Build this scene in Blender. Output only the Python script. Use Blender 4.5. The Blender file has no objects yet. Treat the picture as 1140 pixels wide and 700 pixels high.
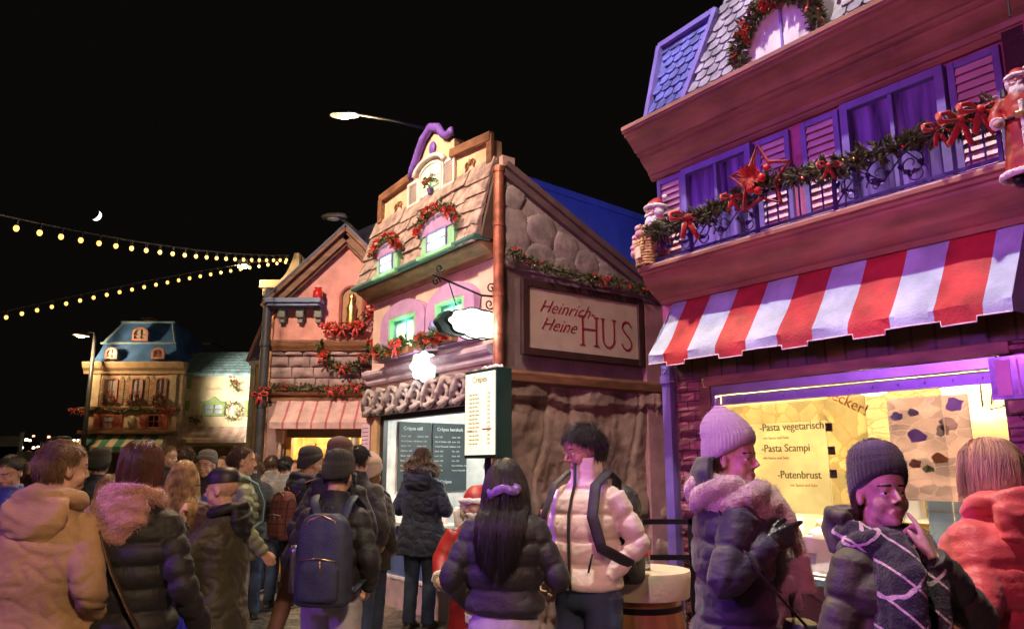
import bpy, math, random
from mathutils import Vector, Matrix, noise, Euler
PI = math.pi
random.seed(7)
S = bpy.context.scene
COL = S.collection
W = bpy.data.worlds.new("World"); S.world = W; W.use_nodes = True
R_ = math.radians

# ---------------------------------------------------------------- materials
MATS = {}
def mat(name, col=(.5,.5,.5), rough=.6, var=.12, vs=6, bump=.15, bs=40, metal=0, emit=None, es=1, sheen=0,
        pattern=None, ps=1, col2=None, trans=0, alpha=1, coat=0, spec=.5, stretch=(1,1,1), grime=0, lucent=0, rot=None, sss=0):
    if name in MATS: return MATS[name]
    m = bpy.data.materials.new(name); m.use_nodes = True; MATS[name] = m
    nt = m.node_tree; N = nt.nodes; L = nt.links
    b = N['Principled BSDF']
    b.inputs['Roughness'].default_value = rough
    b.inputs['Metallic'].default_value = metal
    b.inputs['Transmission Weight'].default_value = trans
    b.inputs['Alpha'].default_value = alpha
    b.inputs['Sheen Weight'].default_value = sheen
    b.inputs['Coat Weight'].default_value = coat
    b.inputs['Specular IOR Level'].default_value = spec
    if sss: b.inputs['Subsurface Weight'].default_value = sss; b.inputs['Subsurface Scale'].default_value = .012; b.inputs['Subsurface Radius'].default_value = (1,.35,.2)
    if trans: b.inputs['IOR'].default_value = 1.1
    tc = N.new('ShaderNodeTexCoord'); mp = N.new('ShaderNodeMapping'); L.new(tc.outputs['Object'], mp.inputs[0])
    mp.inputs['Scale'].default_value = stretch
    if rot: mp.inputs['Rotation'].default_value = rot
    vec = mp.outputs[0]
    nz = N.new('ShaderNodeTexNoise'); nz.inputs['Scale'].default_value = vs; nz.inputs['Detail'].default_value = 5
    L.new(vec, nz.inputs['Vector'])
    rp = N.new('ShaderNodeValToRGB')
    c = col
    lo = tuple(max(0, v*(1-var*1.6)) for v in c)+(1,); hi = tuple(min(1, v*(1+var)) for v in c)+(1,)
    rp.color_ramp.elements[0].position = .35; rp.color_ramp.elements[1].position = .65
    rp.color_ramp.elements[0].color = lo; rp.color_ramp.elements[1].color = hi
    L.new(nz.outputs[0], rp.inputs[0])
    colout = rp.outputs[0]
    height = None
    def mix(a, bcol, fac):
        x = N.new('ShaderNodeMix'); x.data_type = 'RGBA'
        L.new(fac, x.inputs[0]); L.new(a, x.inputs[6])
        if isinstance(bcol, tuple): x.inputs[7].default_value = bcol+(1,)
        else: L.new(bcol, x.inputs[7])
        return x.outputs[2]
    def ramp(src, p0, p1, c0=0, c1=1):
        r = N.new('ShaderNodeMapRange'); r.inputs[1].default_value = p0; r.inputs[2].default_value = p1
        r.inputs[3].default_value = c0; r.inputs[4].default_value = c1; L.new(src, r.inputs[0]); return r.outputs[0]
    if pattern == 'stone' or pattern == 'cobble':
        ds = N.new('ShaderNodeTexNoise'); ds.inputs['Scale'].default_value = 3*ps
        L.new(vec, ds.inputs['Vector'])
        va = N.new('ShaderNodeVectorMath'); va.operation = 'MULTIPLY_ADD'
        L.new(ds.outputs['Color'], va.inputs[0]); va.inputs[1].default_value = (.25/ps,)*3; L.new(vec, va.inputs[2])
        v = N.new('ShaderNodeTexVoronoi'); v.feature = 'DISTANCE_TO_EDGE'; v.inputs['Scale'].default_value = ps
        L.new(va.outputs[0], v.inputs['Vector'])
        v2 = N.new('ShaderNodeTexVoronoi'); v2.inputs['Scale'].default_value = ps; L.new(va.outputs[0], v2.inputs['Vector'])
        sep = N.new('ShaderNodeSeparateColor'); L.new(v2.outputs['Color'], sep.inputs[0])
        tone = N.new('ShaderNodeMix'); tone.data_type = 'RGBA'; tone.blend_type = 'MULTIPLY'; tone.inputs[0].default_value = 1
        L.new(colout, tone.inputs[6])
        cr = N.new('ShaderNodeCombineColor'); t = ramp(sep.outputs[0], 0, 1, .6, 1.15)
        for i in range(3): L.new(t, cr.inputs[i])
        L.new(cr.outputs[0], tone.inputs[7]); colout = tone.outputs[2]
        edge = ramp(v.outputs['Distance'], 0.015, .09)
        inv = ramp(v.outputs['Distance'], .01, .05, 1, 0)
        colout = mix(colout, col2 or tuple(x*.35 for x in col), inv)
        height = edge; hk = 1.0
    elif pattern in ('brick', 'plank'):
        br = N.new('ShaderNodeTexBrick')
        # swizzle: object x -> u, z -> v
        sx = N.new('ShaderNodeSeparateXYZ'); L.new(vec, sx.inputs[0]); cb = N.new('ShaderNodeCombineXYZ')
        ad = N.new('ShaderNodeMath'); ad.operation = 'ADD'; L.new(sx.outputs[0], ad.inputs[0]); L.new(sx.outputs[1], ad.inputs[1])
        if pattern == 'brick': L.new(ad.outputs[0], cb.inputs[0]); L.new(sx.outputs[2], cb.inputs[1])
        else: L.new(sx.outputs[2], cb.inputs[0]); L.new(ad.outputs[0], cb.inputs[1])
        L.new(cb.outputs[0], br.inputs['Vector'])
        br.inputs['Scale'].default_value = ps; br.inputs['Mortar Size'].default_value = .02
        br.inputs['Color1'].default_value = (1, 1, 1, 1); br.inputs['Color2'].default_value = (.6, .6, .6, 1)
        br.inputs['Mortar'].default_value = (.25, .25, .25, 1)
        if pattern == 'plank': br.inputs['Brick Width'].default_value = 4; br.inputs['Row Height'].default_value = .3
        tone = N.new('ShaderNodeMix'); tone.data_type = 'RGBA'; tone.blend_type = 'MULTIPLY'; tone.inputs[0].default_value = 1
        L.new(colout, tone.inputs[6]); L.new(br.outputs['Color'], tone.inputs[7]); colout = tone.outputs[2]
        height = ramp(br.outputs['Fac'], 0, 1, 1, 0); hk = 1.0
    elif pattern == 'plaid':
        outs = []
        sx = N.new('ShaderNodeSeparateXYZ'); L.new(vec, sx.inputs[0])
        for ax, o in ((0, 0), (1, 0), (2, 0)):
            fr = N.new('ShaderNodeMath'); fr.operation = 'MULTIPLY'; fr.inputs[1].default_value = ps; L.new(sx.outputs[ax], fr.inputs[0])
            f2 = N.new('ShaderNodeMath'); f2.operation = 'FRACT'; L.new(fr.outputs[0], f2.inputs[0])
            lt = N.new('ShaderNodeMath'); lt.operation = 'LESS_THAN'; lt.inputs[1].default_value = .09; L.new(f2.outputs[0], lt.inputs[0])
            outs.append(lt.outputs[0])
        mx = N.new('ShaderNodeMath'); mx.operation = 'MAXIMUM'; L.new(outs[0], mx.inputs[0]); L.new(outs[2], mx.inputs[1])
        colout = mix(colout, col2, mx.outputs[0])
    elif pattern == 'knit':
        wv = N.new('ShaderNodeTexWave'); wv.inputs['Scale'].default_value = ps; wv.bands_direction = 'Z'; wv.inputs['Distortion'].default_value = 1.5
        L.new(vec, wv.inputs['Vector']); height = wv.outputs['Fac']; hk = .4
    elif pattern == 'hair':
        n2 = N.new('ShaderNodeTexNoise'); n2.inputs['Scale'].default_value = ps; n2.inputs['Detail'].default_value = 3
        m2 = N.new('ShaderNodeMapping'); m2.inputs['Scale'].default_value = (1, 1, .08); L.new(tc.outputs['Object'], m2.inputs[0]); L.new(m2.outputs[0], n2.inputs['Vector'])
        colout = mix(colout, col2 or tuple(min(1, x*2.2) for x in col), ramp(n2.outputs[0], .45, .7)); height = n2.outputs[0]; hk = .6
    if grime:
        g = N.new('ShaderNodeTexNoise'); g.inputs['Scale'].default_value = 1.7; g.inputs['Detail'].default_value = 8; g.inputs['Roughness'].default_value = .7
        gm = N.new('ShaderNodeMapping'); gm.inputs['Scale'].default_value = (1.6, 1.6, .55); L.new(tc.outputs['Object'], gm.inputs[0]); L.new(gm.outputs[0], g.inputs['Vector'])
        colout = mix(colout, tuple(x*.35 for x in col), ramp(g.outputs[0], .5, .78, 0, grime))
        L.new(ramp(g.outputs[0], .4, .7, rough*.8, min(1, rough*1.2)), b.inputs['Roughness'])
    L.new(colout, b.inputs['Base Color'])
    if bump:
        nb = N.new('ShaderNodeTexNoise'); nb.inputs['Scale'].default_value = bs; nb.inputs['Detail'].default_value = 4
        L.new(vec, nb.inputs['Vector'])
        bp = N.new('ShaderNodeBump'); bp.inputs['Strength'].default_value = bump; bp.inputs['Distance'].default_value = .02
        if height is not None:
            a = N.new('ShaderNodeMath'); a.operation = 'MULTIPLY_ADD'; L.new(height, a.inputs[0]); a.inputs[1].default_value = 2.0*hk
            L.new(nb.outputs[0], a.inputs[2]); L.new(a.outputs[0], bp.inputs['Height'])
            bp.inputs['Strength'].default_value = max(bump, .5)
        else: L.new(nb.outputs[0], bp.inputs['Height'])
        L.new(bp.outputs[0], b.inputs['Normal'])
    if lucent:
        tl = N.new('ShaderNodeBsdfTranslucent'); L.new(colout, tl.inputs[0]); mxs = N.new('ShaderNodeMixShader'); mxs.inputs[0].default_value = lucent
        L.new(b.outputs[0], mxs.inputs[1]); L.new(tl.outputs[0], mxs.inputs[2]); L.new(mxs.outputs[0], N['Material Output'].inputs[0])
    if emit:
        b.inputs['Emission Color'].default_value = emit+(1,); b.inputs['Emission Strength'].default_value = es
    return m

# ---------------------------------------------------------------- mesh builder
class MB:
    def __init__(s): s.v = []; s.f = []; s.m = []; s.mi = 0
    def add(s, vs, fs):
        o = len(s.v); s.v += [tuple(v) for v in vs]; s.f += [tuple(i+o for i in f) for f in fs]; s.m += [s.mi]*len(fs); return s
    def box(s, x0, x1, y0, y1, z0, z1, M=None):
        vs = [Vector((x, y, z)) for z in (z0, z1) for y in (y0, y1) for x in (x0, x1)]
        if M: vs = [M @ v for v in vs]
        return s.add(vs, [(0,2,3,1),(4,5,7,6),(0,1,5,4),(2,6,7,3),(0,4,6,2),(1,3,7,5)])
    def bar(s, a, b, w, h=None, up=(0,0,1)):
        a = Vector(a); b = Vector(b); d = (b-a); L = d.length; d.normalize(); u = Vector(up)
        x = d.cross(u)
        if x.length < 1e-4: x = d.cross(Vector((0,1,0)))
        x.normalize(); z = x.cross(d); h = h or w
        vs = [p + x*sx*w/2 + z*sz*h/2 for p in (a, b) for sz in (-1,1) for sx in (-1,1)]
        return s.add(vs, [(0,1,3,2),(4,6,7,5),(0,4,5,1),(2,3,7,6),(0,2,6,4),(1,5,7,3)])
    def prism(s, pts, y0, y1, M=None):            # outline in x,z, extruded along y
        n = len(pts); vs = [Vector((p[0], y, p[1])) for y in (y0, y1) for p in pts]
        if M: vs = [M @ v for v in vs]
        return s.add(vs, [tuple(range(n)), tuple(range(2*n-1, n-1, -1))]+[(i, n+i, n+(i+1)%n, (i+1)%n) for i in range(n)])
    def profx(s, prof, x0, x1):                    # profile in y,z, extruded along x
        n = len(prof); vs = [(x, p[0], p[1]) for x in (x0, x1) for p in prof]
        return s.add(vs, [tuple(range(n)), tuple(range(2*n-1, n-1, -1))]+[(i, n+i, n+(i+1)%n, (i+1)%n) for i in range(n)])
    def tube(s, path, r, n=8, close=False, flat=1.0, up=None):
        P = [Vector(p) for p in path]; k = len(P)
        if not hasattr(r, '__len__'): r = [r]*k
        vs = []; prev = None
        for i, p in enumerate(P):
            if close: d = P[(i+1) % k]-P[i-1]
            else: d = P[min(i+1, k-1)]-P[max(i-1, 0)]
            if d.length < 1e-7: d = Vector((0,0,1))
            d.normalize()
            if prev is None:
                a = Vector(up) if up else (Vector((0,0,1)) if abs(d.z) < .9 else Vector((0,1,0)))
                x = d.cross(a).normalized()
            else:
                x = (prev - d*prev.dot(d))
                x = x.normalized() if x.length > 1e-6 else d.orthogonal().normalized()
            prev = x; y = d.cross(x)
            for j in range(n):
                t = 2*PI*j/n; vs.append(p + x*math.cos(t)*r[i] + y*math.sin(t)*r[i]*flat)
        fs = []
        for i in range(k if close else k-1):
            i2 = (i+1) % k
            for j in range(n): fs.append((i*n+j, i*n+(j+1)%n, i2*n+(j+1)%n, i2*n+j))
        if not close: fs += [tuple(range(n-1, -1, -1)), tuple((k-1)*n+j for j in range(n))]
        return s.add(vs, fs)
    def rings(s, rs, n=24, e=2.0, M=None):          # rs: (cx,cy,cz,rx,ry)
        vs = []
        for cx, cy, cz, rx, ry in rs:
            for j in range(n):
                t = 2*PI*j/n; c, q = math.cos(t), math.sin(t)
                v = Vector((cx+rx*math.copysign(abs(c)**(2/e), c), cy+ry*math.copysign(abs(q)**(2/e), q), cz))
                vs.append(M @ v if M else v)
        k = len(rs); fs = [(i*n+j, i*n+(j+1)%n, (i+1)*n+(j+1)%n, (i+1)*n+j) for i in range(k-1) for j in range(n)]
        fs += [tuple(range(n-1, -1, -1)), tuple((k-1)*n+j for j in range(n))]
        return s.add(vs, fs)
    def ell(s, c, r, M=None, n=16, m=10):
        if not hasattr(r, '__len__'): r = (r,)*3
        vs = [Vector((c[0], c[1], c[2]-r[2]))]
        for i in range(1, m):
            a = PI*i/m
            for j in range(n):
                t = 2*PI*j/n; vs.append(Vector((c[0]+r[0]*math.sin(a)*math.cos(t), c[1]+r[1]*math.sin(a)*math.sin(t), c[2]-r[2]*math.cos(a))))
        vs.append(Vector((c[0], c[1], c[2]+r[2])))
        if M: vs = [M @ v for v in vs]
        fs = [(0, 1+(j+1)%n, 1+j) for j in range(n)]
        for i in range(m-2):
            for j in range(n): fs.append((1+i*n+j, 1+i*n+(j+1)%n, 1+(i+1)*n+(j+1)%n, 1+(i+1)*n+j))
        q = 1+(m-2)*n; fs += [(q+j, q+(j+1)%n, q+n) for j in range(n)]
        return s.add(vs, fs)
    def leaf(s, p, d, nrm, L, w):
        p = Vector(p); d = Vector(d).normalized(); x = d.cross(Vector(nrm))
        x = x.normalized() if x.length > 1e-5 else d.orthogonal().normalized()
        nn = x.cross(d)*w*.35
        return s.add([p, p+d*L*.45+x*w/2+nn, p+d*L, p+d*L*.45-x*w/2+nn], [(0,1,2), (0,2,3)])
    def build(s, name, mats, parent=None, smooth=False, bevel=0, scale=1, ang=None):
        me = bpy.data.meshes.new(name)
        me.from_pydata([(v[0]*scale, v[1]*scale, v[2]*scale) for v in s.v] if scale != 1 else s.v, [], s.f)
        if not isinstance(mats, (list, tuple)): mats = [mats]
        for m in mats: me.materials.append(m)
        if len(mats) > 1: me.polygons.foreach_set('material_index', s.m)
        me.validate(); me.update()
        if smooth: me.polygons.foreach_set('use_smooth', [True]*len(me.polygons))
        o = bpy.data.objects.new(name, me); COL.objects.link(o)
        if parent: o.parent = parent
        if smooth and ang:
            try: me.set_sharp_from_angle(angle=R_(ang))
            except Exception: pass
        if bevel:
            b = o.modifiers.new('b', 'BEVEL'); b.width = bevel; b.segments = 2; b.limit_method = 'ANGLE'; b.angle_limit = R_(40)
        return o

def tag(o, label=None, cat=None, group=None, kind=None):
    if label: o['label'] = label
    if cat: o['category'] = cat
    if group: o['group'] = group
    if kind: o['kind'] = kind
    return o
def thing(name, label, cat, loc=(0,0,0), rz=0, group=None):
    o = bpy.data.objects.new(name, None); COL.objects.link(o); o.empty_display_size = .1
    o.location = loc; o.rotation_euler = (0,0,R_(rz)); return tag(o, label, cat, group)
def copy_tree(o, parent=None):
    c = o.copy(); COL.objects.link(c)
    if parent: c.parent = parent
    for ch in list(o.children): copy_tree(ch, c)
    return c

def remesh(mb, name, m, parent, voxel=.012, smooth=2, disp=None, scale=1):
    """grow one continuous surface from overlapping volumes"""
    o = mb.build(name+'_tmp', m)
    r = o.modifiers.new('r', 'REMESH'); r.mode = 'VOXEL'; r.voxel_size = voxel; r.use_smooth_shade = True
    if smooth:
        q = o.modifiers.new('s', 'SMOOTH'); q.factor = .5; q.iterations = smooth
    dg = bpy.context.evaluated_depsgraph_get()
    me = bpy.data.meshes.new_from_object(o.evaluated_get(dg))
    old = o.data; bpy.data.objects.remove(o); bpy.data.meshes.remove(old)
    me.name = name
    if disp:
        import numpy as np
        n_ = len(me.vertices); co = np.empty(n_*3, 'f'); no = np.empty(n_*3, 'f')
        me.vertices.foreach_get('co', co); me.vertex_normals.foreach_get('vector', no)
        co = co.reshape(-1, 3); no = no.reshape(-1, 3)
        dd = np.array([disp(Vector(c)) for c in co.tolist()], 'f')
        me.vertices.foreach_set('co', (co+no*dd[:, None]).ravel())
    if scale != 1:
        me.transform(Matrix.Scale(scale, 4))
    me.polygons.foreach_set('use_smooth', [True]*len(me.polygons)); me.update()
    if not me.materials: me.materials.append(m)
    o = bpy.data.objects.new(name, me); COL.objects.link(o); o.parent = parent
    return o

def text(s, size, name, m, parent, loc, rot=(PI/2,0,0), shear=0, depth=.004, align='LEFT', width=None, sx=1, thin=0):
    cu = bpy.data.curves.new(name, 'FONT'); cu.body = s; cu.size = size; cu.shear = shear; cu.extrude = depth; cu.align_x = align
    cu.resolution_u = 3; cu.offset = -thin
    o = bpy.data.objects.new(name+'_tmp', cu); COL.objects.link(o)
    dg = bpy.context.evaluated_depsgraph_get(); me = bpy.data.meshes.new_from_object(o.evaluated_get(dg))
    bpy.data.objects.remove(o); bpy.data.curves.remove(cu)
    me.materials.clear(); me.materials.append(m)
    o = bpy.data.objects.new(name, me); COL.objects.link(o); o.parent = parent
    if width:
        xs = [v.co.x for v in me.vertices]; w0 = max(xs)-min(xs); sx = width/w0
    me.transform(Matrix.Diagonal((sx, 1, 1, 1)))
    o.location = loc; o.rotation_euler = rot
    return o
# ---------------------------------------------------------------- people
def lerp(a, b, t): return a+(b-a)*t
def prof(keys, z):
    if z <= keys[0][0]: return keys[0][1:]
    for a, b in zip(keys, keys[1:]):
        if z <= b[0]:
            t = (z-a[0])/(b[0]-a[0]); t = t*t*(3-2*t)
            return tuple(lerp(p, q, t) for p, q in zip(a[1:], b[1:]))
    return keys[-1][1:]
TORSO = [(.55,.205,.15,0), (.80,.2,.148,0), (.93,.19,.142,0), (1.06,.168,.124,0), (1.2,.182,.132,0), (1.30,.190,.132,0), (1.37,.170,.120,-.004), (1.41,.145,.104,-.008), (1.45,.108,.088,-.01), (1.485,.078,.074,-.005), (1.52,.066,.068,0)]
POSE = dict(down=((.255,-.03,1.12), (.27,.05,.86)), pocket=((.275,-.10,1.13), (.195,.10,.97)), front=((.27,-.01,1.13), (.13,.27,1.12)),
            loose=((.28,-.05,1.13), (.30,.12,.92)), phone=((.25,.02,1.12), (.12,.3,1.2)), mouth=((.26,.16,1.17), (.09,.22,1.42)))

def arm_path(pose, s):
    e, w = (POSE[pose] if isinstance(pose, str) else pose)
    sh = Vector((s*.150, -.005, 1.395)); e = Vector((s*e[0], e[1], e[2])); w = Vector((s*w[0], w[1], w[2]))
    pts = []
    for i in range(13): pts.append(sh.lerp(e, i/13))
    for i in range(13): pts.append(e.lerp(w, i/12))
    # soften the elbow
    q = list(pts)
    for _ in range(2):
        q = [q[0]]+[(q[i-1]+q[i]*2+q[i+1])/4 for i in range(1, len(q)-1)]+[q[-1]]
    return q

def hand(mb, p, d, n, th, curls=(.4,.4,.45,.5), thumb=.3, t=1.0, size=1.0):
    d = Vector(d).normalized(); n = Vector(n); n = (n-d*n.dot(d)).normalized(); s = d.cross(n)
    if s.dot(Vector(th)) < 0: s = -s
    p = Vector(p)
    def P(a, b, c): return p+(d*a+s*b+n*c)*size
    off = (.029,.010,-.010,-.029); ln = (.072,.080,.074,.058); base = (.086,.090,.086,.078)
    for i in range(4):
        mb.tube([P(-.01,off[i]*.6,0), P(.04,off[i]*.85,0), P(base[i],off[i],0)], [v*t*size for v in (.017,.0145,.0115)], 8)
        a = 0; q = P(base[i], off[i], 0); path = [q]; seg = (.45,.32,.23); bend = (55,75,45)
        for k in range(3):
            a += R_(bend[k])*curls[i]
            q = q+(d*math.cos(a)+n*math.sin(a)+s*off[i]*.6)*ln[i]*seg[k]*size; path.append(q)
        mb.tube(path, [v*t*size for v in (.0105,.0095,.0088,.0068)], 8); mb.ell(path[-1], .0068*t*size, n=8, m=6)
    a = 1-thumb
    q0 = P(.012,.022,.004); q1 = q0+(s*.75*a+d*.65+n*.5*thumb)*.045*size; q2 = q1+(s*.35*a+d*.85+n*.5*thumb)*.034*size; q3 = q2+(d*.9+s*.1*a+n*.5*thumb)*.026*size
    mb.tube([q0, q1, q2, q3], [v*t*size for v in (.016,.0125,.011,.008)], 8); mb.ell(q3, .008*t*size, n=8, m=6)

def head_shape(mb, M, ears=True):
    E = lambda c, r: mb.ell(c, r, M, 24, 16)
    E((0,-.015,.035), (.076,.094,.088)); E((0,.018,-.02), (.062,.074,.088)); E((0,.04,-.078), (.038,.040,.034)); E((0,.066,-.094), (.021,.018,.016))
    E((0,.045,.04), (.06,.052,.06))
    for s in (-1, 1):
        E((s*.033,.050,-.032), (.030,.030,.036)); E((s*.037,.012,-.064), (.020,.04,.026))
        mb.tube([M @ Vector((s*.012,.088,.021)), M @ Vector((s*.032,.086,.027)), M @ Vector((s*.05,.068,.022))], [.0075,.0085,.007], 8)
        mb.tube([M @ Vector((s*.016,.083,.008)), M @ Vector((s*.03,.0895,.013)), M @ Vector((s*.045,.074,.007))], [.0045,.0052,.0042], 8)
        mb.tube([M @ Vector((s*.018,.082,-.005)), M @ Vector((s*.031,.085,-.0085)), M @ Vector((s*.044,.073,-.004))], [.0035,.0045,.0035], 8)
        E((s*.0115,.097,-.031), (.007,.0085,.0065))
        if ears: E((s*.078,-.008,-.004), (.010,.021,.031))
    mb.tube([M @ Vector(v) for v in ((0,.086,.02), (0,.098,.0), (0,.110,-.02), (0,.113,-.029))], [.007,.0078,.0095,.010], 10)
    E((0,.080,-.066), (.026,.012,.018)); E((0,.0885,-.0585), (.019,.006,.0045)); E((0,.0875,-.069), (.016,.007,.0055))

def lip_brow(me, Mi, brow=True):
    for p in me.polygons:
        c = p.center
        if c.z < 1.35*me['k']: continue
        q = Mi @ (Vector(c)/me['k'])
        if q.y > .06 and abs(q.x) < .06:
            if abs(q.x) < .022-abs(q.z+.0635)*1.1 and -.0735 < q.z < -.0545 and q.y > .082: p.material_index = 1
            elif brow and .013 < abs(q.x) < .052 and abs(q.z-(.0275-.1*max(0, abs(q.x)-.036))) < .0036: p.material_index = 2

def strands(mb, M, kind, n, L, w, rng, side=0, under=0.95, tor=True, back=-.135):
    C0 = Vector((0,-.014,.032)); Rr = Vector((.084,.102,.097))
    Mi = M.inverted()
    grav = (Mi.to_3x3() @ Vector((0,0,-1))).normalized()
    cnt = 0
    while cnt < n:
        u = Vector((rng.gauss(0,1), rng.gauss(0,1), rng.gauss(0,1))).normalized()
        if u.z < -.55: continue
        if u.y > .2 and u.z < (.60 if kind == 'short' and u.y > .45 else .46): continue
        if abs(u.x) > .8 and u.y > -.15 and u.z < .1: continue
        if kind != 'short' and under < .9 and u.z > under: continue
        if kind == 'short' and under < .9 and u.z > under: continue
        cnt += 1
        p = Vector((C0.x+u.x*Rr.x, C0.y+u.y*Rr.y, C0.z+u.z*Rr.z))
        nrm = Vector((u.x/Rr.x, u.y/Rr.y, u.z/Rr.z)).normalized()
        l = L*rng.uniform(.75, 1.1); steps = 5 if kind == 'short' else 12
        if kind == 'short':
            v = Vector((u.x*.7+rng.uniform(-.5,.5), (.55 if u.y < .2 else .1) if u.z > .3 else -.1, -.25-.6*(u.z < .3)))
        else:
            sx = 1 if u.x-side*.02 > 0 else -1
            v = Vector((sx*(.35 if u.y > -.1 else .06)+u.x*.3, -.45 if u.y > -.2 else -.15, -.5))
        v = (v-nrm*v.dot(nrm)).normalized()
        if kind == 'short': v = (v+nrm*rng.uniform(0,.55)+Vector((rng.gauss(0,.18), rng.gauss(0,.18), rng.gauss(0,.18)))).normalized()
        lift = rng.uniform(0, .02) if kind == 'short' else rng.uniform(.0, .02)
        wave = rng.uniform(0, 6.3); path = []; st = l/steps
        for k in range(steps+1):
            path.append(p.copy())
            g = grav*(.18 if kind == 'short' else .45)
            v = (v+g+Vector((math.sin(wave+k*1.1), math.cos(wave*1.7+k*.9), 0))*(.06 if kind == 'short' else .10)).normalized()
            p = p+v*st
            e = Vector(((p.x-C0.x)/Rr.x, (p.y-C0.y)/Rr.y, (p.z-C0.z)/Rr.z)); el = e.length
            lim = 1+lift*6*(k/steps if kind == 'short' else min(1, k/3))
            if el < lim:
                p = C0+Vector((e.x/el*lim*Rr.x, e.y/el*lim*Rr.y, e.z/el*lim*Rr.z))
            if kind != 'short' and p.z < -.10:
                q = M @ p                      # person space
                if tor:
                    lim_y = back-lift*2
                    a = 1-min(1, abs(q.x)/.24)**2
                    if q.y > lim_y*a and q.z < 1.47 and q.y < .02: q.y = lerp(q.y, lim_y*a, .6)
                    if kind == 'bob': pass
                p = Mi @ q
        mb.tube([M @ x for x in path], [w*(1-.75*k/steps) for k in range(steps+1)], 3)

def beanie(mb, M, fold=.055, h=.115, rib=60, r0=1.08, point=0, slouch=0):
    Rx, Ry = .082*r0, .101*r0
    seg = rib*4; rows = []
    prof_ = [(-.012,1.03), (.0,1.075), (.02,1.085), (.04,1.075), (fold-.008,1.06), (fold,1.035), (fold+.003,1.0), (fold+.02,1.02), (.085,1.0), (.105,.93), (.12,.82), (.132+point*.3,.62), (.14+point*.6,.36), (.144+point,.16), (.145+point,.03)]
    vs = []
    for k, (z, r) in enumerate(prof_):
        for j in range(seg):
            t = 2*PI*j/seg; rr = r+.018*math.cos(t*rib)*min(1, r*1.5)
            tilt = -.03*math.sin(t)          # lower at the back
            zz = z+(-.03*(-math.sin(t))*0) + (tilt*-1 if False else 0)
            y = math.sin(t)*Ry*rr-.014; x = math.cos(t)*Rx*rr
            zz = z*h/.115 + .032 + .42*(y+.014)*max(0, 1-z/.1) - slouch*max(0, z-.05)*0
            vs.append(M @ Vector((x, y - slouch*max(0, z-.06), zz)))
    n = seg; k = len(prof_)
    fs = [(i*n+j, i*n+(j+1)%n, (i+1)*n+(j+1)%n, (i+1)*n+j) for i in range(k-1) for j in range(n)]
    fs.append(tuple((k-1)*n+j for j in range(n))); fs.append(tuple(range(n-1,-1,-1)))
    mb.add(vs, fs)

def puffed(t, h, a):
    q = (t/h) % 1.0; q = min(q, 1-q)*h          # distance to the nearest seam, metres
    return 1-a*1.15*math.exp(-(q/.011)**2)-a*.55*math.exp(-(q/.032)**2)

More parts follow.
